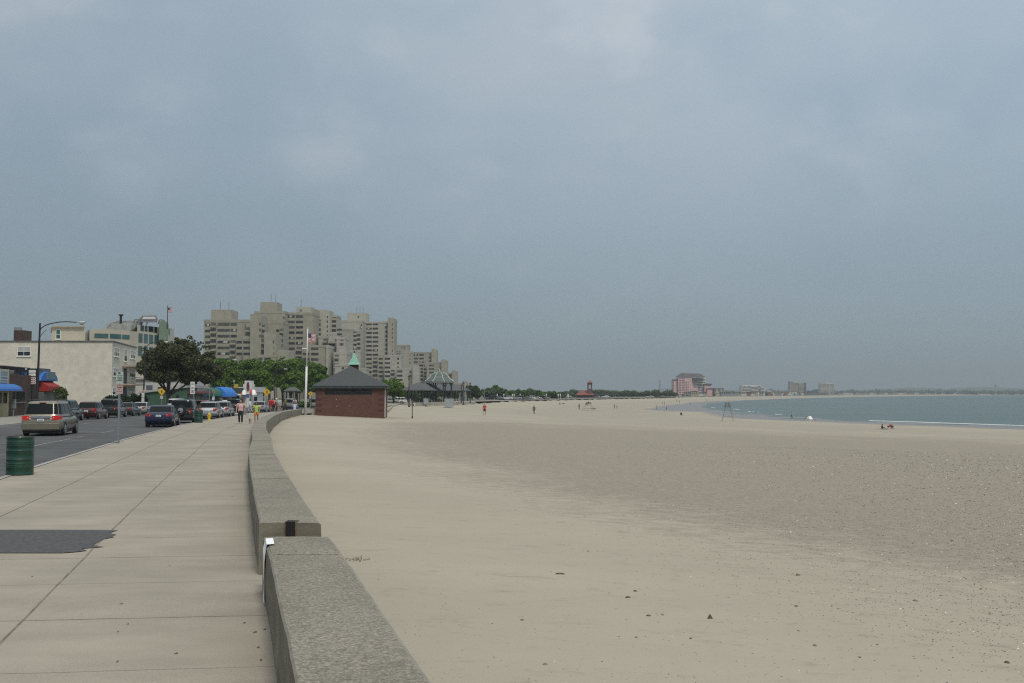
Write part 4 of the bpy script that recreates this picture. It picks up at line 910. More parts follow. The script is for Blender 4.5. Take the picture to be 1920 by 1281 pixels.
# gabled small shop with yellow sign
yg = thing('shop_building', 'small brown shop with a white-edged green gable roof and a yellow sign on top', 'building')
t0 = Vector((xat(424, 750, 187), 187)); t1 = Vector((xat(444, 750, 191), 191)); o, u, nn = shop_box(yg, t0, t1, 6, -1, zat(739, 188), mat('brown_wall', (.09,.045,.035), .8, .15, 2))
b = MB(); Lg = (t1-t0).length; rg = []
for q in (1.2, -6): rg.append([tuple(t0 + u*a + nn*q) + (z,) for a, z in ((-.6, zat(727, 187)), (Lg*.45, zat(739.5, 187)), (Lg + .6, zat(739.5, 187)), (Lg + .3, zat(727.5, 187)))])
b.loft(rg); b.build('roof', mat('roof_dark_green', (.04,.055,.045), .8, .15, 3), yg)
b = MB(); b.tube([tuple(t0 + u*-.6 + nn*1.25) + (zat(728, 187),), tuple(t0 + u*(Lg*.45) + nn*1.25) + (zat(740, 187),), tuple(t0 + u*(Lg + .6) + nn*1.25) + (zat(740, 187),)], .12, 4); b.build('white_trim', M_white, yg)
b = MB(); c = t0 + u*Lg*.55 + nn*.8; b.obox(c, u, nn, 11.5*sz(188), .2, zat(730, 188), zat(720.5, 188)); b.build('sign_board', mat('sign_yellow', (.50,.36,.02), .6, .15, 6), yg)
pane(yg, t0, u, nn, .5, Lg*.6, zat(758, 188), zat(743, 188), M_glass, 'window')
# white seafood shop with stepped sign tower and red-striped awning
wsf = thing('shop_building', 'white corner shop with a stepped sign tower and red and white awnings', 'building')
dw = 192; v0 = Vector((xat(442, 750, dw), dw)); v1 = Vector((xat(471, 750, dw + 1), dw + 1)); v2 = Vector((xat(493, 750, dw + 14), dw + 14)); M_ws = mat('white_shop_wall', (.56,.56,.55), .7, .07, 1)
b = MB(); b.prism([tuple(v0), tuple(v1), tuple(v2), (v0.x, dw + 16)], -1, zat(735.5, dw)); b.build('wall', M_ws, wsf)
b = MB(); b.prism([tuple(v0 + Vector((-.3, -.4))), tuple(v1 + Vector((.5, -.4))), tuple(v2 + Vector((.5, 0))), (v0.x, dw + 16)], zat(735.5, dw), zat(725.5, dw)); b.build('parapet', mat('parapet_white', (.50,.50,.50), .7, .06, 1), wsf)
b = MB(); u = (v2-v1).normalized(); nn = Vector((u.y, -u.x))
for (pa, pb, yt) in ((467.5, 484, 720.5), (470.5, 482, 714)): b.box((xat(pa, 0, dw), dw - .8 - (pa > 469)*.1, -.9 + (pa>469)*.05), (xat(pb, 0, dw), dw + 1.2 + (pa > 469)*.1, zat(yt, dw)))
tw = b.build('sign_tower', M_ws, wsf)
b = MB(); b.loft([[(xat(477 + r*math.cos(t), 0, dw), dw - y_, zat(725 + 9*math.sin(t), dw)) for t in np.linspace(0, 6.283, 13)[:-1]] for y_, r in ((.9, 2.6), (1.02, 2.6))]); b.build('sign_badge', mat('sign_dark_red', (.10,.03,.04), .6, .5, 6), tw)
M_rw = mat('red_canvas_stripe', (.42,.07,.07), .7, .1, 3)
for a, pa, pb in ((0, 466, 476), (1, 484, 494)):
    zt_, zb2 = zat(731, dw), zat(740, dw)
    b = MB(); xa, xb = xat(pa, 0, dw), xat(pb, 0, dw); b.loft([[(xa, dw - 1, zt_), (xa, dw - 1, zb2), (xa + .3, dw - 2.2, zb2)], [(xb - .4, dw - 1, zt_), (xb, dw - 1, zb2), (xb, dw - 2.2, zb2)]]); b.build('awning', M_white, wsf)
    b = MB(); b.loft([[(xa - .35, dw - 1, zt_ + .1), (xa - .35, dw - 1, zb2), (xa + .2, dw - 2.25, zb2)], [(xa + .05, dw - 1, zt_ + .1), (xa + .05, dw - 1, zb2), (xa + .45, dw - 2.25, zb2)]]); b.build('awning_stripe', M_rw, wsf)
for pa, pb, ya, yb in ((446, 449, 746, 760), (450.5, 458.5, 743, 752), (486, 492, 744, 752)): pane(wsf, v0, (1, 0), (0, -1), xat(pa, 0, dw) - v0.x, xat(pb, 0, dw) - v0.x, zat(yb, dw), zat(ya, dw), M_glass, 'window')
# park shelter under the trees
ps = thing('park_shelter', 'small open shelter with a dark hipped roof under the green trees', 'shelter', (xat(548, 750, 225), 225, gz(170)))
b = MB(); w1_, zz = 14*sz(225), zat(734, 225) - gz(170); rings = [[(sx*w1_, sy*w1_*.8, zz) for sx, sy in ((-1, -1), (1, -1), (1, 1), (-1, 1))], [(sx*w1_, sy*w1_*.8, zz + .15) for sx, sy in ((-1, -1), (1, -1), (1, 1), (-1, 1))], [(sx*w1_*.3, sy*w1_*.1, zz + 1.0) for sx, sy in ((-1, -1), (1, -1), (1, 1), (-1, 1))]]; b.loft(rings); b.build('roof', mat('shelter_roof', (.08,.085,.08), .8, .2, 2), ps)
for sx in (-1, -.33, .33, 1):
    for sy in (-1, 1): b = MB(); b.tube([(sx*w1_*.85, sy*w1_*.65, 0), (sx*w1_*.85, sy*w1_*.65, zz)], .09, 6); b.build('post', M_blk, ps)
# ---- seaside pavilions
PV = thing('long_pavilion', 'long open beach pavilion with a low grey hipped roof on dark posts', 'pavilion')
M_pr = mat('pavilion_roof', (.075,.075,.082), .85, .12, 2, bump=.01, bscale=10); M_post = mat('pavilion_post', (.02,.024,.022), .6, .2, 6)
p0 = Vector((xat(775, 750, 272), 272)); p1 = Vector((xat(866, 750, 345), 345)); u = (p1-p0).normalized(); nn = Vector((u.y, -u.x)); Lp = (p1-p0).length; hw = 3.3
zf = -.80; ze_ = zat(731, 268); zr_ = zat(718, 280)
b = MB()
def pt(a, q, z): p = p0 + u*a + nn*q; return (p.x, p.y, z)
b.add([pt(-.5, -hw, ze_), pt(-.5, hw, ze_), pt(Lp, hw, ze_), pt(Lp, -hw, ze_), pt(4, 0, zr_), pt(Lp - 4, 0, zr_), pt(-.5, -hw, ze_ - .25), pt(-.5, hw, ze_ - .25), pt(Lp, hw, ze_ - .25), pt(Lp, -hw, ze_ - .25)],
      [(0, 1, 4), (1, 2, 5, 4), (2, 3, 5), (3, 0, 4, 5), (0, 6, 7, 1), (1, 7, 8, 2), (2, 8, 9, 3), (3, 9, 6, 0), (6, 9, 8, 7)]); b.build('roof', M_pr, PV)
n = 18
for sgn in (-1, 1):
    for k in range(n):
        a = .3 + (Lp-.8)*k/(n-1); b = MB(); p = p0 + u*a + nn*sgn*(hw - .7); b.tube([(p.x, p.y, zf - .2), (p.x, p.y, ze_ - .2)], .10, 6)
        b.tube([(p.x, p.y, ze_ - 1.1), tuple(p + u*.9) + (ze_ - .25,)], .06, 4); b.tube([(p.x, p.y, ze_ - 1.1), tuple(p - u*.9) + (ze_ - .25,)], .06, 4); b.build('post', M_post, PV)
b = MB(); 
for a0, a1 in ((1, 6), (9, 14), (30, 38)): 
    p = p0 + u*(a0+a1)/2; b.obox(p, u, nn, a1-a0, .5, zf, zf + .45); b.obox(p - nn*.25, u, nn, a1-a0, .08, zf + .45, zf + .9)
b.build('bench', mat('bench_wood', (.07,.05,.035), .7), PV)
DP = thing('domed_pavilion', 'octagonal beach pavilion with a tall grey dome edged in white ribs', 'pavilion', (xat(824, 716, 290), 290, zf))
zE = zat(716.5, 290) - zf; r0 = 28.5*sz(290)
prof = [(1.0, 716), (.97, 714.5), (.70, 710), (.645, 708), (.60, 705), (.46, 701.5), (.22, 698.2), (.05, 697)]
oc = lambda r, z, k: (math.cos(R(22.5 + 45*k))*r, math.sin(R(22.5 + 45*k))*r, z)
rings = [[oc(r0*1.03, zE - .25, k) for k in range(8)]] + [[oc(r0*r, zat(y, 290) - zf, k) for k in range(8)] for r, y in prof]
b = MB(); b.loft(rings); dm = b.build('dome', mat('dome_copper', (.085,.105,.098), .75, .15, 2), DP)
b = MB()
for k in range(8): b.tube([oc(r0*r*1.004, zat(y, 290) - zf + .04, k) for r, y in prof[:-1]], .10, 4)
ring = [oc(r0*.645, zat(708, 290) - zf + .05, k) for k in range(9)]; b.tube(ring, .10, 4); b.build('rib', mat('rib_white_green', (.40,.48,.45), .6), dm)
b = MB(); b.lathe([(.35, zat(697.2, 290) - zf), (.2, zat(695.5, 290) - zf), (.3, zat(695, 290) - zf), (.04, zat(691, 290) - zf)], 8); b.build('finial', M_grey, dm)
for k in range(8):
    b = MB(); p = oc(r0*.85, 0, k); b.tube([(p[0], p[1], -.2), (p[0], p[1], zE - .2)], .16, 8)
    for s_ in (-1, 1): q = oc(r0*.85, zE - .25, k + s_*.3); b.tube([(p[0], p[1], zE - 1.4), q], .07, 4)
    b.build('column', M_post, DP)
for (pa, pb, ya, yb, dd, lb) in ((797.5, 805.5, 748, 754.5, 270, 'small grey service box behind the pavilion wall'), (836, 852, 748, 759.5, 268, 'large pale grey cabinet beside the domed pavilion')):
    b = MB(); b.box((xat(pa, 0, dd), dd, zat(yb, dd) - .6), (xat(pb, 0, dd), dd + 1.2, zat(ya, dd))); b.box((xat(pa, 0, dd) - .04, dd - .04, zat(ya, dd)), (xat(pb, 0, dd) + .04, dd + 1.24, zat(ya, dd) + .08)); tag(b.build('service_cabinet', mat('cabinet_grey', (.27,.29,.31), .6, .1, 1)), lb, 'cabinet')
# ---- far red-roofed hall with clock tower
HT = thing('hall_with_tower', 'far red roofed brick hall with a square brick tower', 'building')
d = 640; b = MB(); b.box((xat(1080, 0, d), d, -3), (xat(1110, 0, d), d + 16, zat(741, d))); b.build('wall', brick_mat('far_brick', (.12,.06,.05), (.10,.05,.045), (.1,.07,.06)), HT)
b = MB(); xa, xb = xat(1078.5, 0, d), xat(1112, 0, d); ze = zat(741, d); b.add([(xa, d - 1, ze), (xb, d - 1, ze), (xb, d + 17, ze), (xa, d + 17, ze), (xat(1089, 0, d), d + 8, zat(732, d)), (xat(1104, 0, d), d + 8, zat(732, d))], [(0, 1, 5, 4), (1, 2, 5), (2, 3, 4, 5), (3, 0, 4), (3, 2, 1, 0)]); b.build('roof', mat('red_tile_roof', (.19,.055,.042), .8, .15, 1), HT)
b = MB()
for sx in (1100.5, 1107): 
    for sy in (0, 2.0): b.box((xat(sx, 0, d) - .35, d + 2 + sy, zat(733, d)), (xat(sx, 0, d) + .35, d + 2.7 + sy, zat(719, d)))
b.box((xat(1099.6, 0, d), d + 1.8, -1), (xat(1108, 0, d), d + 4.9, zat(729, d))); b.box((xat(1099.6, 0, d), d + 1.8, zat(722, d)), (xat(1108, 0, d), d + 4.9, zat(718, d))); tw = b.build('tower', MATS['far_brick'], HT)
b = MB(); xa, xb = xat(1098.8, 0, d), xat(1108.8, 0, d); b.add([(xa, d + 1.5, zat(718, d)), (xb, d + 1.5, zat(718, d)), (xb, d + 5.2, zat(718, d)), (xa, d + 5.2, zat(718, d)), ((xa+xb)/2, d + 3.3, zat(713.5, d))], [(0, 1, 4), (1, 2, 4), (2, 3, 4), (3, 0, 4), (3, 2, 1, 0)]); b.build('roof', MATS['red_tile_roof'], tw)
b = MB(); b.box((xat(1112, 0, d), d + 2, zat(740.5, d)), (xat(1156, 0, d), d + 10, zat(739, d)))
b.build('arcade_roof', M_pr, HT)
for k in range(14): b = MB(); x = xat(1112.5 + k*3.3, 0, d); b.box((x, d + 2.5, -3), (x + .35, d + 3, zat(740.5, d))); b.build('post', M_post, HT)
# ---- pink stepped hotel and the far towers
pk = thing('pink_apartment_building', 'pink stepped apartment block with a dark hipped roof above the far beach', 'building')
d = 1250; M_pink = mat('pink_render', (.56,.36,.36), .85, .1, .2); M_pwn = mat('far_window', (.05,.04,.045), .4, .3, .3); M_pband = mat('far_white_band', (.62,.57,.54), .8, .05, .2)
pw = []
def pblock(p0_, p1_, yt, dd, m=M_pink, dep=18, name='wall'): b = MB(); b.box((xat(p0_, 0, dd), dd, -4), (xat(p1_, 0, dd), dd + dep, zat(yt, dd))); return b.build(name, m, pk)
pblock(1257.5, 1268, 712, d + 4); pblock(1266, 1291, 708, d); pblock(1283, 1316, 708.5, d + 10, M_pband); pblock(1291, 1301, 727, d + 2); pblock(1313.5, 1326, 721, d + 4); pblock(1319, 1331, 729, d + 1); pblock(1288, 1293.5, 712, d + 5, dep=8)
b = MB(); xa, xb = xat(1265.5, 0, d), xat(1316, 0, d); z0, z1 = zat(707, d), zat(699.5, d); b.add([(xa, d - 1, z0), (xb, d - 1, z0), (xb, d + 24, z0), (xa, d + 24, z0), (xat(1274, 0, d), d + 10, z1), (xat(1309, 0, d), d + 10, z1 - .6)], [(0, 1, 5, 4), (1, 2, 5), (2, 3, 4, 5), (3, 0, 4), (3, 2, 1, 0)]); b.build('roof', mat('dark_mauve_roof', (.075,.062,.070), .8, .15, .3), pk)
for (pa, pb, yt, dd) in ((1256.8, 1267, 711.5, d + 3.5), (1314, 1328, 719.5, d + 3), (1318.5, 1332, 728, d + .5)): b = MB(); b.box((xat(pa, 0, dd), dd, zat(yt + 1.8, dd)), (xat(pb, 0, dd), dd + 10, zat(yt, dd))); b.build('roof', MATS['dark_mauve_roof'], pk)
for (pa, pb, y0, n_, dd) in ((1267.3, 1271, 710.3, 10, d), (1272.5, 1277.5, 710.3, 10, d), (1279.3, 1282.5, 716.8, 8, d), (1284, 1285.2, 716.8, 7, d), (1262.5, 1264, 717, 7, d + 4), (1288, 1289.2, 729.6, 4, d), (1292, 1315.5, 711, 4, d + 10), (1301.5, 1312.5, 723, 6, d + 10), (1314.2, 1315.4, 724, 5, d + 4), (1320, 1325, 723.5, 1, d + 4), (1328, 1330.7, 732.5, 4, d + 1)):
    for k in range(n_):
        y = y0 + k*3.22; b = MB(); b.box((xat(pa, 0, dd), dd - .15, zat(y + .55, dd)), (xat(pb, 0, dd), dd + .3, zat(y - .55, dd))); b.build('window', M_pwn, pk)
def far_tower(label, blocks, m, dd, rows, group=None):
    T = thing('apartment_building', label, 'building', group=group)
    for (pa, pb, yt, off, pb_, m_) in blocks:
        b = MB(); b.box((xat(pa, 0, dd), dd + off, -4), (xat(pb, 0, dd), dd + off + 22, zat(yt, dd))); b.build('wall', m_ or m, T)
        for k in range(rows):
            y = yt + 2.2 + k*pb_
            if y > 741: break
            b = MB(); b.box((xat(pa + .5, 0, dd), dd + off - .2, zat(y + pb_*.22, dd)), (xat(pb - .5, 0, dd), dd + off + .2, zat(y - pb_*.22, dd))); b.build('window_band', M_pwn, T)
    return T
M_t1 = mat('far_tan', (.43,.36,.31), .9, .06, .2); M_t2 = mat('far_pale', (.52,.47,.42), .9, .06, .2); M_t3 = mat('far_white', (.54,.52,.48), .9, .05, .2); M_t4 = mat('far_dark', (.12,.10,.11), .9, .06, .2)
far_tower('white balconied apartment block stepping down to the right on the far shore', [(1382, 1400, 725, 0, 2.6, None), (1384, 1419, 722.5, 6, 2.6, None), (1400, 1412, 724, -2, 2.6, None), (1418, 1424, 726, 0, 2.8, None), (1424, 1430, 729, 0, 2.8, None), (1430, 1437, 733, 0, 2.8, None), (1437, 1446, 737.5, 0, 2.8, None)], M_t3, 1900, 7)
far_tower('tall brown apartment tower on the far shore with dark vertical strips', [(1472, 1477.5, 715, 0, 2.1, None), (1478.5, 1486, 717, 1, 2.1, None), (1487, 1496.5, 717.8, 0, 2.1, None), (1497, 1502, 717.5, 4, 2.1, M_t4), (1477.3, 1478.7, 716.5, 4, 9, M_t4), (1485.8, 1487.2, 718, 4, 9, M_t4)], M_t1, 2300, 12)
far_tower('farthest pale square apartment tower on the far shore', [(1528, 1544, 719, 0, 2.1, None), (1544, 1553, 719, 2, 2.1, None), (1537, 1545, 717.6, 6, 5, None)], M_t2, 2500, 11)
far_tower('long low dark building between the two far towers', [(1507, 1541, 737, 0, 2.3, None), (1513, 1519, 733, 2, 2.3, None)], M_t4, 2400, 2)
# gabled cream house next to the pink block
gh_ = thing('gabled_house', 'cream house with steep gables beside the pink block', 'house'); d = 1245
b = MB(); b.box((xat(1333, 0, d), d, -3), (xat(1349, 0, d), d + 12, zat(737, d)))
b.build('wall', mat('far_cream', (.40,.36,.28), .9), gh_)
for pa in (1333.5, 1341): b = MB(); xa, xb = xat(pa, 0, d), xat(pa + 7, 0, d); b.loft([[(xa, d - .5, zat(737, d)), (xb, d - .5, zat(737, d)), ((xa+xb)/2, d - .5, zat(729, d))], [(xa, d + 8, zat(737, d)), (xb, d + 8, zat(737, d)), ((xa+xb)/2, d + 8, zat(729, d))]]); b.build('gable', MATS['far_cream'], gh_)
b = MB(); b.box((xat(1332, 0, d), d + 3, zat(737, d)), (xat(1350, 0, d), d + 12, zat(728, d))); b.build('roof', mat('far_roof', (.13,.11,.11), .9), gh_)
# striped chimney beyond the trees
sk = thing('smokestack', 'thin far smokestack left of the pink block', 'chimney', (xat(1232, 0, 3200), 3200, -3))
b = MB(); b.tube([(0, 0, 0), (0, 0, zat(712, 3200) + 3)], [2.4, 1.8], 10); b.build('shaft', mat('stack_grey', (.25,.18,.17), .9, .2, .05), sk)
# houses along the far shore
random.seed(21)
hm = [mat('house_white', (.50,.49,.46), .9), mat('house_tan', (.34,.28,.21), .9), mat('house_grey', (.24,.25,.26), .9), mat('house_red', (.25,.11,.08), .9)]
rmx = [mat('house_roof', (.10,.09,.09), .9), mat('house_roof_brown', (.14,.09,.07), .9)]
hp_ = [(1288,0,'a'),(1296,0,'a'),(1303,0,'w'),(1312,0,'w')] + [(1356 + k*6.5 + random.uniform(-2, 2), 1, '') for k in range(22)] + [(1556 + k*9.1 + random.uniform(-3, 3), 2, '') for k in range(41)]
cols_ = ['white', 'tan', 'grey', 'red brown']
for i, (px, zn, _) in enumerate(hp_):
    dd = {0: 1150, 1: 1500, 2: 3300}[zn]*random.uniform(.97, 1.04)
    if zn == 1 or zn == 0: wd = random.uniform(6, 11)
    if zn == 1: dd = 1150 + (px-1350)*4.2
    if zn == 2: dd = 2300 + (px-1556)*4.6
    if px > 1502 and px < 1556: continue
    wd = random.uniform(8, 16); hh = random.uniform(5, 9); z0 = -3; ci = random.choice((0, 0, 1, 2, 2, 1, 3)); 
    zt = max(zat(random.uniform(736.5, 739.5) if zn == 2 else random.uniform(733, 738), dd), random.uniform(2.0, 4.6) if zn < 2 else 3.5); dp = 9
    b = MB(); b.box((-wd/2, 0, z0), (wd/2, dp, zt*.75)); b.k = 1
    if i % 2: b.loft([[(-wd/2 - .3, -.4, zt*.75), (wd/2 + .3, -.4, zt*.75), (0, -.4, zt)], [(-wd/2 - .3, dp + .4, zt*.75), (wd/2 + .3, dp + .4, zt*.75), (0, dp + .4, zt)]])
    else: b.loft([[(-wd/2 - .3, -.4, zt*.75), (-wd/2 - .3, dp + .4, zt*.75), (-wd/2, dp/2, zt)], [(wd/2 + .3, -.4, zt*.75), (wd/2 + .3, dp + .4, zt*.75), (wd/2, dp/2, zt)]])
    b.k = 2
    for k in range(int(wd/2.6)): b.box((-wd/2 + .8 + k*2.6, -.05, .5), (-wd/2 + 2.0 + k*2.6, .1, 2.2))
    o = b.build('house', [hm[ci], rmx[i % 2], M_pwn], loc=(xat(px, 0, dd), dd, 0)); tag(o, f'small {cols_[ci]} house in the row along the far shore', 'house', f'{cols_[ci]} houses along the far shore')
# ================================================================ VEHICLES
def sup(t, a, bb, e):
    c, s = math.cos(t), math.sin(t); return (a*abs(c)**(2/e)*(1 if c >= 0 else -1), bb*abs(s)**(2/e)*(1 if s >= 0 else -1))
CARS = {   # L, W, belt z, roof z, cabin rear/front at belt, at roof, lower body stations (y frac, top z, half width factor)
 'minivan': dict(L=4.9, W=1.92, belt=1.03, roof=1.74, cb=(-2.36, 1.45), cr=(-2.02, .45), hood=.98, tail=1.02, wr=.33, wb=2.95, cl=.16),
 'sedan':   dict(L=4.65, W=1.76, belt=.93, roof=1.42, cb=(-1.72, 1.05), cr=(-.98, .15), hood=.86, tail=.98, wr=.31, wb=2.65, cl=.15),
 'suv':     dict(L=4.5, W=1.82, belt=1.12, roof=1.78, cb=(-2.16, 1.10), cr=(-2.0, .50), hood=1.05, tail=1.10, wr=.37, wb=2.60, cl=.22),
 'wagon':   dict(L=4.75, W=1.80, belt=.98, roof=1.56, cb=(-2.28, 1.15), cr=(-1.85, .25), hood=.92, tail=.98, wr=.32, wb=2.75, cl=.16),
 'pickup':  dict(L=5.2, W=1.85, belt=1.10, roof=1.75, cb=(-.9, 1.20), cr=(-.75, .55), hood=1.05, tail=1.10, wr=.37, wb=3.2, cl=.22),
}
def make_car(kind, name, label, cat, body_mat, loc, rz, group=None, plate=True, spare=False, rack=False, handle_mat=None, lights_on=False, detail=2, two_tone=None):
    D = CARS[kind]; T = thing(name, label, cat, loc, rz, group); L_, W = D['L'], D['W']; h = W/2; fy, ry = L_/2, -L_/2
    b = MB(); n = 24; rings = []
    belt, hood, tail = D['belt'], D['hood'], D['tail']
    st = [(ry + .02, .33, tail - .20, .86), (ry + .07, .27, tail - .07, .95), (ry + .22, .23, tail - .01, .99), (ry + .7, .22, tail, 1), (D['cb'][0] + .5, .20, (tail+belt)/2, 1), (0, .20, belt, 1), (D['cb'][1] - .2, .20, belt - .01, 1), (D['cb'][1] + .15, .20, hood + .01, .99), (fy - .55, .20, hood - .05, .97), (fy - .22, .22, hood - .14, .92), (fy - .06, .28, hood - .25, .84), (fy, .36, hood - .36, .74)]
    for y, z0, z1, wf in st:
        zc, hz_ = (z0+z1)/2, (z1-z0)/2; ring = []
        for k in range(n):
            t = 2*math.pi*(k+.5)/n; x, z = sup(t, h*wf, hz_, 5.5)
            x *= 1 - .07*max(0, (z/hz_))**2 - .05*max(0, -z/hz_)**2; ring.append((x, y, zc + z))
        rings.append(ring)
    b.loft(rings)
    def cab(f, out_=0.0, m=40):
        """cabin outline at height fraction f"""
        z = belt - .06 + (D['roof'] - belt + .06)*f; g = min(1, f*1.04)
        y0 = D['cb'][0] + (D['cr'][0]-D['cb'][0])*g - out_; y1 = D['cb'][1] + (D['cr'][1]-D['cb'][1])*g + out_; hw = h*(.945 - .17*g) + out_
        return [(lambda p: (p[0], (y0+y1)/2 + p[1]*1.0, z))(sup(2*math.pi*(k+.5)/m, hw, (y1-y0)/2, 7)) for k in range(m)], (y0, y1, hw, z)
    fr_ = [0, .25, .5, .75, .92]
    rg = [cab(f)[0] for f in fr_]
    top, (y0, y1, hw, z) = cab(1.0); rt = [(x*.93, (y0+y1)/2 + (y - (y0+y1)/2)*.95, z - .01) for x, y, z in top]; rt2 = [(x*.6, (y0+y1)/2 + (y-(y0+y1)/2)*.7, D['roof'] + .012) for x, y, z in top]
    b.loft(rg + [rt, rt2])
    # wheel arches, dark sill
    b.k = 1
    for sx in (-1, 1):
        for wy in (-D['wb']/2, D['wb']/2):
            r = D['wr'] + .06; pr = [(math.cos(t)*r, D['wr'] + math.sin(t)*r) for t in np.linspace(-.35, math.pi + .35, 15)]
            b.loft([[(sx*(h - .10), wy + a, z) for a, z in pr], [(sx*(h + .004), wy + a, z) for a, z in pr]])
    b.box((-h*.9, ry + .3, D['cl'] - .02), (h*.9, fy - .3, .32))
    bo = b.build('body', [body_mat, M_blk], T, smooth=False)
    for p in bo.data.polygons: p.use_smooth = p.material_index == 0
    try: bo.data.set_sharp_from_angle(angle=R(50))
    except Exception: pass
    # glass patches follow the cabin surface
    def patch(name, f0, f1, side, q0, q1, out_=.012):
        b = MB(); rows = []
        for i in range(5):
            f = f0 + (f1-f0)*i/4; ring, (y0, y1, hw, z) = cab(f, out_); hy = (y1-y0)/2; yc = (y0+y1)/2; row = []
            for j in range(13):
                q = q0 + (q1-q0)*j/12
                if side in ('rear', 'front'): x = q*hw; y = yc + hy*(1 - abs(q)**7)**(1/7)*(-1 if side == 'rear' else 1); row.append((x, y, z))
                else: yy = -1 + 2*q; row.append((hw*(1 - abs(yy)**7)**(1/7)*side, yc + yy*hy, z))
            rows.append(row)
        b.grid(rows); return b.build(name, M_cglass, T, smooth=True)
    patch('rear_window', .17, .84, 'rear', -.86, .86)
    patch('windscreen', .13, .90, 'front', -.88, .88)
    for sx in (-1, 1):
        seg = [(.045, .32), (.35, .64), (.67, .95)] if kind in ('minivan', 'suv', 'wagon') else [(.08, .47), (.50, .92)]
        for a, c in seg: patch('side_window', .16, .84, sx, a, c)
    for sx in (-1, 1):
        for wy in (-D['wb']/2, D['wb']/2):
            r = D['wr']; wv = MB(); c = (sx*(h - .10), wy, r); prof = [(r*.62, -.105), (r*.93, -.11), (r, -.07), (r, .07), (r*.93, .11), (r*.62, .105)]
            wv.lathe(prof, 20, c, 'x'); w_ = wv.build('wheel', M_rub, T)
            rv = MB(); o = sx*.112; rv.lathe([(r*.63, -.01), (r*.66, .0), (r*.60, .012)], 20, (c[0] + o, wy, r), 'x'); 
            for k in range(5):
                a = k*2*math.pi/5; rv.add([(c[0] + o + sx*.014, wy + math.cos(a+.25*q)*r*f, r + math.sin(a+.25*q)*r*f) for q, f in ((-1, .15), (-.9, .58), (.9, .58), (1, .15))], [(0, 1, 2, 3)])
            rv.build('rim', M_rim, w_)
    zt = tail - .02
    def bx(name, a, c, m, par=T): q = MB(); q.box(a, c); o = q.build(name, m, par); bm_ = o.modifiers.new('b', 'BEVEL'); bm_.width = .012; bm_.segments = 2; return o
    if kind == 'minivan': tl = [(.54, .86, zt - .19, zt + .02)]
    elif kind == 'suv': tl = [(.62, .80, .72, 1.02)]
    elif kind == 'wagon': tl = [(.55, .84, .74, .96)]
    else: tl = [(.52, .84, .70, .90)]
    for sx in (-1, 1):
        for a, c, z0, z1 in tl:
            q = MB(); yb = ry + .015
            rr_ = [[(sx*h*x, y, z) for x, y in ((a, yb - .012), ((a+c)/2, yb - .008), (c, yb + .02), (c + .085, yb + .12), (c + .105, yb + .28), (c + .04, yb + .28), (a, yb + .12))] for z in (z0, z1)]
            q.loft(rr_); o = q.build('tail_light', M_taillit if lights_on else M_tail, T)
            q = MB(); q.ball((sx*h*(a + .08), yb - .01, (z0+z1)/2), .035, 6, (1, .4, 1)); q.build('lamp', mat('lamp_clear', (.45,.35,.33), .2, coat=1), o)
    bx('bumper', (-h*.90, ry - .035, .34 if kind == 'minivan' else .42), (h*.90, ry + .10, .60 if kind != 'minivan' else .64), body_mat if kind in ('minivan', 'sedan', 'wagon') else M_blk)
    if kind == 'minivan':
        bx('tailgate_trim', (-h*.46, ry - .012, zt - .12), (h*.46, ry + .04, zt + .02), handle_mat or M_chrome)
        bx('brake_light', (-.16, D['cr'][0] - .10, D['roof'] - .085), (.16, D['cr'][0] + .02, D['roof'] - .055), M_tail)
    if plate:
        zp = .74 if kind != 'minivan' else .80; p_ = bx('number_plate', (-.16, ry - .022, zp - .065), (.16, ry + .01, zp + .065), M_signw)
        q = MB()
        for k in range(6): q.box((-.12 + k*.042, ry - .026, zp - .03), (-.092 + k*.042, ry - .0215, zp + .03))
        q.build('lettering', mat('plate_ink', (.05,.08,.2), .6), p_)
    if spare:
        q = MB(); c = (0, ry - .12, .98); 
        rings = [[(c[0] + math.cos(t)*r_, c[1] + y_, c[2] + math.sin(t)*r_) for t in [2*math.pi*k/20 for k in range(20)]] for r_, y_ in ((.20, -.10), (.33, -.11), (.36, -.05), (.36, .06), (.30, .12))]
        q.loft(rings); sp_ = q.build('spare_wheel', M_rub, T)
        q = MB(); q.loft([[(math.cos(t)*r_, c[1] + y_, c[2] + math.sin(t)*r_) for t in [2*math.pi*k/16 for k in range(16)]] for r_, y_ in ((.19, -.08), (.19, -.112), (.06, -.12))]); q.build('rim', M_rim, sp_)
    if rack:
        q = MB()
        for sx in (-1, 1): q.tube([(sx*h*.70, D['cr'][0] + .1, D['roof']), (sx*h*.70, D['cr'][0] + .2, D['roof'] + .06), (sx*h*.70, D['cr'][1] - .3, D['roof'] + .06), (sx*h*.70, D['cr'][1] - .2, D['roof'])], .02, 6)
        for yy in (D['cr'][0] + .35, D['cr'][1] - .6): q.tube([(-h*.70, yy, D['roof'] + .06), (h*.70, yy, D['roof'] + .06)], .018, 6)
        q.build('roof_rack', M_blk, T)
    for sx in (-1, 1):
        q = MB(); q.ball((sx*(h + .08), D['cb'][1] - .38, belt + .05), .1, 6, (.9, .5, .7)); q.build('mirror', M_blk if kind != 'sedan' else body_mat, T)
        q = MB(); q.ball((sx*h*.68, fy - .12, hood - .24), .13, 6, (1.1, .6, .6)); q.build('headlight', mat('headlight_clear', (.5,.5,.5), .1, coat=1), T)
    return T
def road_pt(off, y): return Vector((curb(y) - off, y, gz(y) - .138))
def heading(y): return math.atan2(-(curb(y+3) - curb(y-3)), 6)
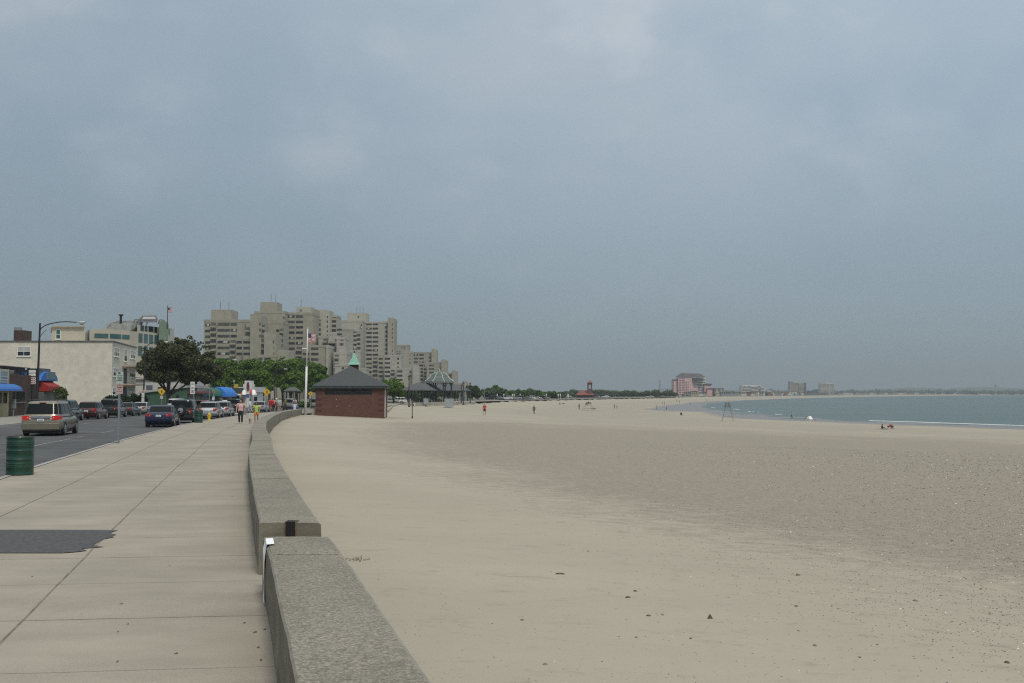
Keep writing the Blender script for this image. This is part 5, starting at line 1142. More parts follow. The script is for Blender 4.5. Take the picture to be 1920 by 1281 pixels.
def put(kind, px, y, *a, off=None, rear=True, dx=0, **k):
    L_ = CARS[kind]['L']; x = xat(px, 780, y); hd = heading(y); yc = y + L_/2*math.cos(hd); xc = x - L_/2*math.sin(hd)
    if off is not None: xc = curb(yc) - off
    return make_car(kind, *a, (xc, yc, gz(yc) - .138), hd, **k)
P_beige = paint('beige_paint', (.205,.185,.140), .45, .30); P_navy = paint('navy_paint', (.012,.018,.055), .3, .2); P_black = paint('black_paint', (.010,.012,.013), .2, .15)
P_maroon = paint('maroon_paint', (.055,.014,.016), .3, .22); P_green = paint('dark_green_paint', (.035,.05,.047), .4, .25); P_silver = paint('silver_paint', (.36,.37,.38), .6, .3)
P_white = paint('white_car_paint', (.58,.58,.56), .0, .3); P_red = paint('red_paint', (.16,.012,.02), .2, .25); P_grey = paint('grey_green_paint', (.16,.18,.18), .4, .3); P_tan = paint('tan_paint', (.25,.20,.14), .3, .3); P_blue = paint('blue_paint', (.015,.03,.12), .2, .2)
make_car('minivan', 'minivan', 'beige minivan driving away nearest on the road, red tail lights and roof rack', 'minivan', P_beige, (xat(76, 780, 50.5) - .22*2.4 , 50.5 + 2.4, gz(52.5) - .138), heading(50), rack=True, lights_on=True)
make_car('sedan', 'parked_car', 'blue car cut off by the left edge of the photo', 'car', P_blue, (xat(1.5, 790, 57.5) - .92, 55.4, gz(56) - .138), heading(56), plate=False)
pk_r = 'cars parked along the beach side kerb'; pk_l = 'cars parked along the shop side kerb'
put('sedan', 290, 65.5, 'parked_car', 'navy blue sedan, nearest car parked at the beach side kerb', 'car', P_navy, off=1.35, group=pk_r)
put('suv', 333, 76, 'parked_car', 'black off-roader with a spare wheel on its back door, parked ahead of the navy sedan', 'car', P_black, off=1.45, spare=True, group=pk_r)
put('wagon', 392, 90.5, 'parked_car', 'silver hatchback parked just behind the yellow hydrant', 'car', P_silver, off=1.5, group=pk_r)
put('wagon', 411, 99, 'parked_car', 'pale silver wagon parked ahead of the silver hatchback', 'car', P_silver, off=1.6, group=pk_r)
put('wagon', 168, 89, 'parked_car', 'dark maroon estate car, nearest parked car on the shop side', 'car', P_maroon, off=11.9, group=pk_l)
make_car('minivan', 'parked_car', 'dark grey van half hidden behind the beige minivan', 'car', P_green, (xat(128, 770, 84) - .2, 84, gz(84) - .138), heading(84), group=pk_l)
put('suv', 205, 97, 'parked_car', 'black four wheel drive parked in front of the cream apartment block', 'car', P_black, off=12.0, group=pk_l, plate=False)
put('sedan', 240, 104, 'parked_car', 'dark green sedan parked between the black four wheel drive and a silver sedan', 'car', P_green, off=12.3, group=pk_l)
put('sedan', 262, 111, 'parked_car', 'silver sedan parked ahead of the dark green sedan', 'car', P_silver, off=12.5, group=pk_l)
put('sedan', 284, 112, 'moving_car', 'white sedan with brown tail panel driving beside the shop side parked row', 'car', P_white, off=8.4)
put('suv', 309, 128, 'parked_car', 'white four wheel drive beyond the navy sedan', 'car', P_white, off=12.7, group=pk_l, plate=False)
put('wagon', 362, 141, 'parked_car', 'dark red car parked in front of the green shop', 'car', P_red, off=12.4, group=pk_l, plate=False)
put('wagon', 430, 140, 'parked_car', 'white estate car partly hidden by the dark red-brown pickup', 'car', P_white, off=8.6, plate=False)
put('pickup', 438, 131, 'pickup_truck', 'dark pickup truck with brown tailgate driving beyond the woman in pink', 'truck', P_black, off=6.2)
put('sedan', 460, 145, 'parked_car', 'charcoal car behind the woman in the pink shirt', 'car', P_green, off=4.6, plate=False)
put('sedan', 496, 130, 'parked_car', 'light silver car with a tan bumper parked near the yellow crossing sign', 'car', P_silver, off=2.4, group=pk_r)
put('suv', 523, 150, 'parked_car', 'grey green car behind the cyclists', 'car', P_grey, off=1.6, group=pk_r, plate=False)
put('suv', 545, 158, 'parked_car', 'tall grey van with a dark roof box under the green trees', 'car', P_grey, off=-1.2, rack=True, plate=False)
put('sedan', 573, 160, 'parked_car', 'silver car behind the tall white flagpole', 'car', P_silver, off=-3.6, plate=False)
# far parked cars along the road behind the beach
far_g = 'far parked cars along the beach road'
random.seed(3)
fc = [('wagon', P_white), ('sedan', P_silver), ('suv', P_black), ('sedan', P_grey)]
protos = []
fpos = [(745, 752, 256), (733, 752, 256)] + [(px, 0, 395) for px in (922, 934, 951, 969, 972, 987, 994, 1006, 1012, 1020)] + [(px, 0, 640) for px in (1060, 1066, 1072, 1120, 1135, 1219, 1232, 1241)]
nm = {'white': [], }
for i, (px, _, d) in enumerate(fpos):
    k, m = fc[i % 4]
    lab = {0: 'small white far parked car seen side-on on the road behind the beach', 1: 'small silver far parked car seen side-on on the road behind the beach', 2: 'small black far parked car seen side-on on the road behind the beach', 3: 'small grey far parked car seen side-on on the road behind the beach'}[i % 4]
    loc = (xat(px, 745, d), d, -.905 if 300 < d < 500 else (tz(xat(px, 745, d), d) if d > 300 else -.90))
    if i < 4: T = make_car(k, 'parked_car', lab, 'car', m, loc, R(80), group=far_g + ' ' + ['white', 'silver', 'black', 'grey'][i % 4], plate=False); protos.append(T)
    else: copy_tree(protos[i % 4], loc, R(80))
# ================================================================ PEOPLE
M_skin = mat('skin', (.42,.26,.19), .6, .06, 8); M_skin2 = mat('skin_tan', (.25,.14,.09), .6, .06, 8); M_hair = mat('dark_hair', (.025,.018,.014), .7, .3, 30); M_hairl = mat('brown_hair', (.12,.07,.035), .7, .3, 30)
M_shoe = mat('shoe_white', (.5,.5,.5), .7); M_shoeb = mat('shoe_dark', (.03,.03,.03), .7)
def cloth(name, c): return mat('cloth_' + name, c, .9, .15, 12)
POSES = {
 'stand': dict(pel=.92, lk=(0, .02), la=(0, 0), rk=(0, .02), ra=(0, 0), lean=0, le=(-.03, .02), lh=(-.02, .10), re=(-.03, .02), rh=(-.02, .10)),
 'walk': dict(pel=.90, lk=(0, .16), la=(0, .20), rk=(0, -.02), ra=(0, -.28), lean=.03, le=(0, -.08), lh=(0, -.02), re=(0, .08), rh=(0, .22)),
 'walk2': dict(pel=.90, lk=(0, -.01), la=(0, -.24), rk=(0, .15), ra=(0, .17), lean=.03, le=(.02, .04), lh=(.0, .16), re=(.03, -.05), rh=(.04, .02)),
}
def figure(name, label, loc, rz, H=1.7, pose='stand', shirt=None, legs=None, leg_skin=.0, hair=None, skin=None, sleeves='short', hands=False, shoes=None, group=None, fat=1.0, hat=None, skirt=False, long_hair=False):
    """one continuous skinned body, clothing and hair as children; faces +Y in its own space"""
    T = bpy.data.objects.new(name, None); s = H/1.72; skin = skin or M_skin
    j = {}
    if pose in POSES:
        p = POSES[pose]; pz = p['pel']*s; ln = p['lean']
        j['pel'] = (0, 0, pz); j['waist'] = (0, ln*.3, pz + .14*s); j['chest'] = (0, ln, pz + .36*s); j['neck'] = (0, ln*1.2, pz + .53*s); j['head'] = (0, ln*1.2 + .02*s, pz + .68*s)
        for sx, k_, a_ in ((-1, 'lk', 'la'), (1, 'rk', 'ra')):
            q = 'l' if sx < 0 else 'r'; kx, ky = p[k_]; ax__, ay = p[a_]
            j[q+'hip'] = (sx*.09*s, 0, pz - .05*s); j[q+'kn'] = (sx*.10*s, ky*s, .48*s); j[q+'an'] = (sx*.10*s, ay*s, .085*s); j[q+'to'] = (sx*.12*s, (ay + .15)*s, .035*s)
            ex, ey = p[q+'e']; hx, hy = p[q+'h']
            j[q+'sh'] = (sx*.185*s*fat, ln, pz + .47*s); j[q+'el'] = (sx*(.25)*s*fat, ln + ey*s, pz + .19*s); j[q+'wr'] = (sx*(.26)*s*fat, ln + hy*s, pz - .04*s)
    else:
        def S(**k): j.update({a: tuple(v*s for v in c) for a, c in k.items()})
        if pose == 'sit':     # seated on a ledge, feet down
            S(pel=(0, 0, .48), waist=(0, -.02, .62), chest=(0, 0, .85), neck=(0, .02, 1.02), head=(0, .05, 1.17))
            for sx, q in ((-1, 'l'), (1, 'r')): S(**{q+'hip': (sx*.09, .02, .47), q+'kn': (sx*.12, .44, .50), q+'an': (sx*.12, .46, .09), q+'to': (sx*.13, .60, .04), q+'sh': (sx*.185, 0, .96), q+'el': (sx*.24, .10, .70), q+'wr': (sx*.16, .32, .58)})
        elif pose == 'ground': # sitting on the sand, knees up
            S(pel=(0, 0, .12), waist=(0, -.05, .27), chest=(0, -.02, .50), neck=(0, .03, .66), head=(0, .07, .80))
            for sx, q in ((-1, 'l'), (1, 'r')): S(**{q+'hip': (sx*.09, .03, .12), q+'kn': (sx*.13, .36, .42), q+'an': (sx*.12, .60, .09), q+'to': (sx*.13, .74, .05), q+'sh': (sx*.185, -.02, .60), q+'el': (sx*.25, .10, .38), q+'wr': (sx*.16, .34, .36)})
        elif pose == 'crouch': # bending forward over the sand on the knees
            S(pel=(0, -.25, .42), waist=(0, -.10, .50), chest=(0, .14, .52), neck=(0, .30, .50), head=(0, .44, .44))
            for sx, q in ((-1, 'l'), (1, 'r')): S(**{q+'hip': (sx*.09, -.24, .38), q+'kn': (sx*.13, .08, .09), q+'an': (sx*.12, -.34, .08), q+'to': (sx*.12, -.46, .05), q+'sh': (sx*.185, .22, .48), q+'el': (sx*.24, .34, .26), q+'wr': (sx*.18, .52, .06)})
        elif pose == 'lie':
            S(pel=(0, 0, .12), waist=(0, -.14, .13), chest=(0, -.36, .16), neck=(0, -.53, .20), head=(0, -.67, .25))
            for sx, q in ((-1, 'l'), (1, 'r')): S(**{q+'hip': (sx*.09, .06, .11), q+'kn': (sx*.12, .46, .18), q+'an': (sx*.12, .86, .07), q+'to': (sx*.13, .92, .16), q+'sh': (sx*.185, -.46, .16), q+'el': (sx*.30, -.24, .08), q+'wr': (sx*.28, 0, .07)})
        elif pose == 'cycle':  # riding a bicycle
            S(pel=(0, -.22, .98), waist=(0, -.12, 1.10), chest=(0, .08, 1.27), neck=(0, .20, 1.42), head=(0, .28, 1.55))
            for sx, q in ((-1, 'l'), (1, 'r')): S(**{q+'hip': (sx*.09, -.18, .94), q+'kn': (sx*.11, .20, .80 if sx < 0 else .62), q+'an': (sx*.12, .02, .50 if sx < 0 else .22), q+'to': (sx*.12, .14, .46 if sx < 0 else .18), q+'sh': (sx*.185, .12, 1.38), q+'el': (sx*.25, .28, 1.16), q+'wr': (sx*.24, .50, 1.06)})
    V = []; E = []; Rr = []; idx = {}
    def ad(nm, p, r, par=None):
        V.append(p); Rr.append(r*s if not hasattr(r, '__len__') else (r[0]*s, r[1]*s)); idx[nm] = len(V)-1
        if par: E.append((idx[par], idx[nm]))
    lerp = lambda a, c, t: tuple(a[i] + (c[i]-a[i])*t for i in range(3))
    ad('pel', j['pel'], (.135*fat, .10*fat)); ad('waist', j['waist'], (.115*fat, .085*fat), 'pel'); ad('chest', j['chest'], (.135*fat, .10*fat), 'waist'); ad('neckb', lerp(j['chest'], j['neck'], .8), .065, 'chest'); ad('neck', j['neck'], .05, 'neckb')
    ad('h0', lerp(j['neck'], j['head'], .55), .065, 'neck'); ad('h1', j['head'], (.078, .092), 'h0'); ad('h2', lerp(j['neck'], j['head'], 1.45), .062, 'h1')
    for q in 'lr':
        sx = -1 if q == 'l' else 1
        ad(q+'sh', j[q+'sh'], .055, 'neckb'); ad(q+'el', j[q+'el'], .040, q+'sh'); ad(q+'wr', j[q+'wr'], .026, q+'el')
        d = Vector(j[q+'wr']) - Vector(j[q+'el']); d.normalize(); W_ = Vector(j[q+'wr'])
        if hands:
            pm = W_ + d*.05*s; ad(q+'pm', tuple(pm), (.030, .018), q+'wr'); side = Vector((0, 1, 0)) if abs(d.y) < .8 else Vector((1, 0, 0))
            for k, (o_, ln_) in enumerate(((-.027, .062), (-.009, .075), (.009, .080), (.027, .070))):
                a = pm + side*o_*s + d*.035*s; ad(f'{q}f{k}', tuple(a), .0095, q+'pm'); c = a + d*ln_*.55*s + Vector((-sx*.006*s, 0, 0)); ad(f'{q}g{k}', tuple(c), .0085, f'{q}f{k}'); e = c + d*ln_*.4*s + Vector((-sx*.022*s, 0, 0)); ad(f'{q}e{k}', tuple(e), .0075, f'{q}g{k}')
            a = W_ + d*.03*s + side*.038*s; ad(q+'t0', tuple(a), .011, q+'pm'); ad(q+'t1', tuple(a + d*.04*s + side*.015*s), .0095, q+'t0')
        else: ad(q+'pm', tuple(W_ + d*.07*s), (.036, .022), q+'wr'); ad(q+'fg', tuple(W_ + d*.15*s), (.026, .014), q+'pm')
        ad(q+'hip', j[q+'hip'], .088*fat, 'pel'); ad(q+'th', lerp(j[q+'hip'], j[q+'kn'], .4), .078*fat, q+'hip'); ad(q+'kn', j[q+'kn'], .056, q+'th'); ad(q+'cf', lerp(j[q+'kn'], j[q+'an'], .35), .054, q+'kn'); ad(q+'an', j[q+'an'], .036, q+'cf'); ad(q+'to', j[q+'to'], .032, q+'an')
    me = bpy.data.meshes.new('body'); bm = bmesh.new(); lay = bm.verts.layers.skin.verify(); vs = [bm.verts.new(v) for v in V]
    for v, r in zip(vs, Rr): v[lay].radius = r if hasattr(r, '__len__') else (r, r)
    vs[0][lay].use_root = True
    for a, c in E: bm.edges.new((vs[a], vs[c]))
    bm.to_mesh(me); bm.free(); tmp = bpy.data.objects.new('tmp', me); C.objects.link(tmp)
    tmp.modifiers.new('s', 'SKIN').use_smooth_shade = True; sd = tmp.modifiers.new('u', 'SUBSURF'); sd.levels = 1; sd.render_levels = 1
    dg_ = bpy.context.evaluated_depsgraph_get(); me2 = bpy.data.meshes.new_from_object(tmp.evaluated_get(dg_)); bpy.data.objects.remove(tmp); me2.materials.clear(); me2.materials.append(skin)
    body = bpy.data.objects.new(name, me2); body.data.name = 'body'; bpy.data.objects.remove(T); C.objects.link(body)
    body.location = loc; body.rotation_euler = (0, 0, rz); tag(body, label, 'person', group)
    Vv = Vector
    # shirt: torso loft plus sleeves
    if shirt:
        b = MB(); P_ = [lerp(j['pel'], j['waist'], -.25), j['pel'], j['waist'], lerp(j['waist'], j['chest'], .5), j['chest'], lerp(j['chest'], j['neck'], .62), lerp(j['chest'], j['neck'], .86)]
        rad = [(.178, .125), (.175, .128), (.150*fat, .115), (.158*fat, .118), (.178*fat, .122), (.165*fat, .095), (.075, .065)]
        b.tube(P_, [(r[0]*s*(fat if i < 2 else 1), r[1]*s) for i, r in enumerate(rad)], 14)
        # tube() picks its own axes: check orientation by construction (first axis is sideways)
        end = {'short': .55, 'long': .97, 'none': .12}[sleeves]
        for q in 'lr':
            A_, B_, C_ = Vv(j[q+'sh']), Vv(j[q+'el']), Vv(j[q+'wr'])
            if sleeves == 'long': b.tube([A_ + (Vv(j['neck']) - A_)*.25, A_, B_, B_.lerp(C_, .93)], [.07*s, .072*s, .056*s, .042*s], 8)
            else: b.tube([A_ + (Vv(j['neck']) - A_)*.25, A_, A_.lerp(B_, end)], [.07*s, .074*s, .064*s], 8)
        b.build('shirt', shirt, body, smooth=True)
    if legs:
        b = MB(); b.tube([lerp(j['pel'], j['waist'], .35), j['pel'], lerp(j['pel'], lerp(j['lhip'], j['rhip'], .5), 1.6)], [(.152*s*fat, .112*s*fat), (.168*s*fat, .122*s*fat), (.155*s*fat, .11*s*fat)], 12)
        for q in 'lr':
            H_, K_, A_ = Vv(j[q+'hip']), Vv(j[q+'kn']), Vv(j[q+'an'])
            if leg_skin > .5: b.tube([H_ + Vv((0, 0, .03*s)), H_.lerp(K_, .45), H_.lerp(K_, .45 + .5*(1 - leg_skin))], [.10*s*fat, .096*s*fat, .095*s*fat], 8)
            elif leg_skin > .1: b.tube([H_ + Vv((0, 0, .03*s)), H_.lerp(K_, .5), K_, K_.lerp(A_, .15)], [.10*s*fat, .092*s*fat, .076*s, .078*s], 8)
            else: b.tube([H_ + Vv((0, 0, .03*s)), H_.lerp(K_, .45), K_, K_.lerp(A_, .5), A_ + Vv((0, 0, .02*s))], [.10*s*fat, .090*s*fat, .070*s, .066*s, .054*s], 8)
        b.build('trousers' if leg_skin < .1 else 'shorts', legs, body, smooth=True)
    hd = Vv(j['head']); up = (hd - Vv(j['neck'])).normalized()
    b = MB(); fw = Vv((0, 1, 0)) if pose != 'lie' else Vv((0, .3, 1)).normalized()
    c = hd + up*.035*s - fw*.018*s; b.ball(tuple(c), .108*s, 8, (.88, 1.0, .98))
    if long_hair: b.ball(tuple(hd - fw*.06*s - up*.06*s), .09*s, 8, (1, .7, 1.3))
    b.build('hair', hair or M_hair, body, smooth=True)
    # face: slide hair back so the face shows
    f = hd + fw*.075*s - up*.01*s; b = MB(); b.ball(tuple(f), .070*s, 8, (.92, .62, 1.15)); fc_ = b.build('face', skin, body, smooth=True)
    b = MB(); b.loft([[tuple(f + fw*.035*s + Vv((x*.012*s, 0, 0)) + up*.02*s) for x in (-1, 0, 1)], [tuple(f + fw*(.058 if x == 0 else .036)*s + Vv((x*.017*s, 0, 0)) - up*.025*s) for x in (-1, 0, 1)]]); b.build('nose', skin, fc_)
    b = MB()
    for sx in (-1, 1): b.ball(tuple(f + fw*.040*s + Vv((sx*.028*s, 0, 0)) + up*.018*s), .010*s, 4)
    b.build('eyes', M_hair, fc_)
    b = MB(); b.ball(tuple(f + fw*.036*s - up*.043*s), .02*s, 4, (1, .4, .35)); b.build('mouth', mat('lips', (.30,.10,.09), .6), fc_)
    if pose != 'lie' or True:
        for q in 'lr':
            A_, T_ = Vv(j[q+'an']), Vv(j[q+'to']); b = MB(); b.tube([A_ - (T_-A_)*.35 - Vv((0, 0, .03*s)), A_ - Vv((0, 0, .03*s)), T_, T_ + (T_-A_)*.25], [(.036*s, .04*s), (.042*s, .048*s), (.042*s, .034*s), (.028*s, .022*s)], 8); b.build('shoe', shoes or M_shoeb, body, smooth=True)
    if hat: b = MB(); b.ball(tuple(hd + up*.06*s), .112*s, 8, (.95, 1.02, .75)); b.build('cap', hat, body, smooth=True)
    return body
TOCAM = lambda p: math.atan2(p[0], -p[1]) if False else math.atan2(-(-p[0]), -p[1])
def face_cam(x, y): return math.pi + math.atan2(-x, y) if False else math.atan2(x, -y)   # +Y axis turned to look at the camera
def fpos_(px, py): return ground_at(px, py)
W_ = prom_at(451, 794.5)
wom = figure('person', 'woman in a pink t-shirt and black trousers walking a small dog on the promenade', W_, math.pi + .22, 1.66, 'walk', cloth('pink', (.58,.36,.38)), cloth('black', (.016,.016,.018)), hair=M_hair, hands=True, shoes=M_shoe, fat=1.1)
G_ = prom_at(480.5, 793.5)
figure('person', 'girl in a lime green t-shirt and orange shorts beside the sea wall', (G_.x, G_.y, G_.z), math.pi + .2, 1.50, 'walk2', cloth('lime', (.36,.52,.12)), cloth('orange', (.55,.16,.04)), leg_skin=.8, hair=M_hair, skin=M_skin2, hands=True, fat=.95, long_hair=True)
# the small dog on a lead
D_ = prom_at(469, 794.0); M_dog = mat('dog_fur_white', (.42,.38,.33), .95, .25, 12, bump=.01); M_dogd = mat('dog_fur_dark', (.05,.035,.028), .95, .3, 14)
def make_dog(name, label, loc, rz, sc_=1.0, m=M_dog, m2=M_dogd):
    V = [(0, -.16, .24), (0, -.02, .235), (0, .12, .245), (0, .20, .30), (0, .245, .355), (0, .31, .34), (0, -.22, .28), (0, -.27, .36)]; E = [(0, 1), (1, 2), (2, 3), (3, 4), (4, 5), (0, 6), (6, 7)]; Rr = [.058, .066, .075, .048, .056, .028, .018, .012]
    for sx in (-1, 1):
        for pts, rr, root in (([(sx*.05, .13, .17), (sx*.052, .12, .09), (sx*.052, .13, .02), (sx*.052, .155, .012)], [.030, .020, .017, .015], 2), ([(sx*.05, -.14, .19), (sx*.056, -.10, .12), (sx*.055, -.19, .07), (sx*.055, -.17, .015), (sx*.055, -.14, .012)], [.040, .028, .017, .016, .014], 0)):
            pr = root
            for p, r in zip(pts, rr): V.append(p); Rr.append(r); E.append((pr, len(V)-1)); pr = len(V)-1
    me = bpy.data.meshes.new('body'); bm = bmesh.new(); lay = bm.verts.layers.skin.verify(); vs = [bm.verts.new(v) for v in V]
    for v, r in zip(vs, Rr): v[lay].radius = (r, r)
    vs[0][lay].use_root = True
    for a, c in E: bm.edges.new((vs[a], vs[c]))
    bm.to_mesh(me); bm.free(); tmp = bpy.data.objects.new('tmp', me); C.objects.link(tmp); tmp.modifiers.new('s', 'SKIN').use_smooth_shade = True; tmp.modifiers.new('u', 'SUBSURF').render_levels = 1
    me2 = bpy.data.meshes.new_from_object(tmp.evaluated_get(bpy.context.evaluated_depsgraph_get())); bpy.data.objects.remove(tmp); me2.materials.clear(); me2.materials.append(m)
    o = bpy.data.objects.new(name, me2); C.objects.link(o); o.location = loc; o.rotation_euler = (0, 0, rz); o.scale = (sc_,)*3; tag(o, label, 'dog')
    for sx in (-1, 1): b = MB(); b.loft([[(sx*.03, .235, .40), (sx*.055, .245, .385), (sx*.04, .22, .385)], [(sx*.055, .25, .345), (sx*.06, .255, .345), (sx*.056, .24, .345)]]); b.build('ear', m2, o)
    b = MB(); b.ball((0, .345, .342), .013, 5); b.build('nose', M_blk, o)
    b = MB(); b.ball((0, -.05, .262), .075, 8, (.9, 1.6, .7)); b.build('saddle_patch', m2, o, smooth=True)
    return o
make_dog('dog', 'small white dog with dark patches on a lead beside the woman in pink', (D_.x, D_.y, D_.z), math.pi + .1, 1.0)
hx = wom.matrix_basis @ Vector((-.27, .05, .86)); b = MB(); e = Vector((D_.x, D_.y - .2, D_.z + .36)); pts = [hx.lerp(e, t) - Vector((0, 0, .16*math.sin(math.pi*t))) for t in np.linspace(0, 1, 8)]; b.tube(pts, .008, 5)
tag(b.build('dog_lead', mat('lead_red', (.3,.05,.05), .7)), 'thin red dog lead from the woman in pink to the dog', 'lead')
# people and bicycles further along the promenade
def bicycle(loc, rz, label):
    T = thing('bicycle', label, 'bicycle', loc, rz)
    for nm, y in (('wheel', -.52), ('wheel', .52)):
        b = MB(); rg = [(0, y + math.cos(t)*.33, .34 + math.sin(t)*.33) for t in np.linspace(0, 2*math.pi, 21)]; b.tube(rg, .018, 5)
        for k in range(6): a = k*math.pi/6; b.tube([(0, y + math.cos(a)*.32, .34 + math.sin(a)*.32), (0, y - math.cos(a)*.32, .34 - math.sin(a)*.32)], .004, 3)
        b.build('wheel', M_rub, T)
    b = MB(); 
    for p in ([(0, -.52, .34), (0, -.1, .30), (0, .40, .78), (0, -.18, .80), (0, -.1, .30)], [(0, -.52, .34), (0, -.18, .80), (0, -.22, .93)], [(0, .52, .34), (0, .38, .92)]): b.tube(p, .018, 6)
    b.build('frame', mat('bike_frame', (.06,.02,.02), .4, coat=.5), T)
    b = MB(); b.tube([(-.26, .42, 1.02), (-.1, .40, .98), (0, .38, .92), (.1, .40, .98), (.26, .42, 1.02)], .014, 6); b.build('handlebar', M_blk, T)
    b = MB(); b.ball((0, -.24, .95), .1, 6, (.7, 1.2, .35)); b.build('saddle', M_blk, T); return T
def prom_person(px, py, rz, *a, **k): p = prom_at(px, py); return p
for (px, py, col, label, hat) in ((518.5, 772.2, (.6,.6,.62), 'cyclist in a white top riding towards the camera along the promenade', M_white), (552.5, 769.0, (.58,.56,.58), 'cyclist in a pale top riding on the promenade just left of the white flagpole', None)):
    p = prom_at(px, py - .2); bicycle(p, math.pi + .15, 'bicycle ridden by the ' + label.split(' riding')[0].replace('cyclist', 'rider') + (' nearest the wall' if px > 530 else ' in the middle of the group'))
    figure('person', label, p, math.pi + .15, 1.72, 'cycle', cloth('pale' + str(int(px)), col), cloth('dark_grey', (.05,.05,.055)), leg_skin=.6, hat=hat)
P_ = [(507, 772.0, 'walk', (.40,.015,.02), (.30,.02,.02), 'man in a red shirt and red shorts standing left of the cyclists', 0, .8, 1.75), (511.5, 772, 'stand', (.42,.02,.02), (.02,.02,.03), 'person in a red jacket and dark trousers beside the man in red shorts', .3, 0, 1.72),
      (524.5, 771.5, 'walk2', (.38,.40,.42), (.2,.2,.2), 'person in a pale grey shirt right behind the cyclist in white', 0, .8, 1.72),
      (535, 768.4, 'stand', (.10,.12,.02), (.03,.03,.03), 'person in dark olive clothes leaning beside the black hedge', .4, 0, 1.6), (586, 765.5, 'walk', (.30,.32,.38), (.015,.015,.018), 'person in a grey shirt and black trousers between the flagpole and the brick building', 1.2, 0, 1.78)]
for i, (px, py, pose, c1, c2, lab, rz, ls, H) in enumerate(P_):
    p = prom_at(px, py); figure('person', lab, p, math.pi + rz, H, pose, cloth(f'top{i}', c1), cloth(f'leg{i}', c2), leg_skin=ls, sleeves='short' if i != 1 else 'long')
p = prom_at(540.5, 767.5); figure('person', 'person in a bright yellow shirt bending beside the sea wall', (p.x, p.y, p.z), .4, 1.6, 'sit', cloth('yellow', (.55,.48,.02)), cloth('leg_y', (.03,.03,.03)))
p = at(562.5, 766.5, 106); figure('person', 'person in a pale blue shirt sitting on the sea wall with back to the sand', (wallx(106) + .45, 106, gz(106) + .05), .6, 1.7, 'sit', cloth('paleblue', (.36,.45,.58)), cloth('leg_b', (.05,.05,.07)), hair=M_hairl)
p = prom_at(469.5, 769.5); p = Vector((xat(469.5, 768, 128), 128, gz(128) - .138)); figure('person', 'person in a white top and pale trousers crossing the road behind the girl', p, 1.4, 1.72, 'walk', cloth('white', (.6,.6,.62)), cloth('leg_w', (.42,.42,.45)), sleeves='long')
# beach people
def bp(px, py, H, pose, c1, c2, lab, rz=0.0, ls=0, group=None, **k):
    p = ground_at(px, py); hs = k.pop('px_h', None)
    if hs: H = hs*sz(p.y)
    return figure('person', lab, p, rz, H, pose, cloth(f'b{px}', c1) if c1 else None, cloth(f'c{px}', c2) if c2 else None, leg_skin=ls, group=group, **k)
RM = bp(908.5, 778.8, 1.8, 'walk2', (.42,.012,.014), (.10,.01,.012), 'man in a red t-shirt and dark red shorts walking alone on the open sand', math.pi, .55, px_h=22, shoes=M_shoeb)
b = MB(); b.box((-.12, -.155, 1.34), (.12, -.14, 1.40)); b.box((-.09, -.155, 1.28), (.09, -.14, 1.32))
b2 = MB(); b2.box((-.12, .128, 1.36), (.12, .140, 1.41)); b2.box((-.09, .128, 1.30), (.09, .140, 1.34)); b2.build('shirt_print', M_white, RM)
bp(1001.5, 776.3, 1.75, 'walk', (.075,.105,.07), (.014,.014,.018), 'person in a grey green jacket and black trousers walking on the sand', math.pi*.8, 0, px_h=16, sleeves='long')
bp(1086, 768, 1.75, 'stand', (.03,.03,.032), (.02,.02,.024), 'person in black standing left of the occupied lifeguard chair', 2.0, 0, px_h=11, sleeves='long')
bp(1152, 766.2, 1.7, 'stand', (.05,.04,.04), (.05,.035,.03), 'person in dark clothes, left of a standing couple near the waterline', 1.0, 0, px_h=8)
bp(1157, 766.2, 1.7, 'stand', (.55,.53,.5), (.25,.2,.15), 'person in white, right of a standing couple near the waterline', 3.0, 0, px_h=9)
bp(1484.5, 784, 1.75, 'walk', (.55,.55,.55), (.03,.03,.035), 'person in a white top walking at the water edge', 1.4, 0, px_h=11.5)
bp(1231.5, 767.5, 1.7, 'stand', (.20,.20,.19), (.12,.12,.11), 'person in grey far off on the wet sand', 1.0, 0, px_h=7.5)
bp(1249.8, 768.5, 1.4, 'stand', (.07,.02,.02), (.03,.02,.02), 'short person in dark maroon on the wet sand', 1.0, 0, px_h=6)
bp(1277, 779.0, 1.5, 'ground', (.015,.015,.018), (.02,.02,.02), 'person in black sitting low near the edge of the wet sand', -.5, 0, px_h=12)
tiny = [(1242, 758.5, (.12,.12,.12)), (1246, 758.5, (.2,.18,.16)), (1269, 753.5, (.40,.35,.10)), (1274, 756.3, (.15,.12,.12)), (1294, 760, (.10,.10,.11)), (1325.5, 754, (.25,.08,.06))]
for px, py, c in tiny: bp(px, py, 1.7, 'stand', c, (.06,.06,.06), {1242: 'tiny far figure in black at the far wet sand, left of a pair', 1246: 'tiny far figure in brown at the far wet sand, right of a pair', 1269: 'tiny far figure in yellow below the pink building', 1274: 'tiny far figure in dark clothes just right of the yellow one', 1294: 'tiny far figure in black on the mauve wet sand', 1325.5: 'tiny far figure in red near the head of the bay'}[px], 1.0, 0, px_h=5.2)
bp(1050, 758.5, 1.7, 'ground', (.30,.16,.10), (.05,.04,.04), 'sunbather sitting far up the beach, left of two', .5, .8, px_h=8, skin=M_skin); bp(1055, 758, 1.7, 'lie', (.06,.05,.05), (.05,.05,.05), 'sunbather lying far up the beach, right of two', 1.2, .8, px_h=9)
bp(1113, 767.6, 1.6, 'lie', (.03,.025,.03), (.02,.02,.02), 'person lying on the sand beside the occupied lifeguard chair', 1.5, 0, px_h=10)
bp(800, 762.2, 1.7, 'lie', None, (.02,.02,.02), 'sunbather lying on the sand under the pavilion wall', 1.5, .8, px_h=14, skin=M_skin)
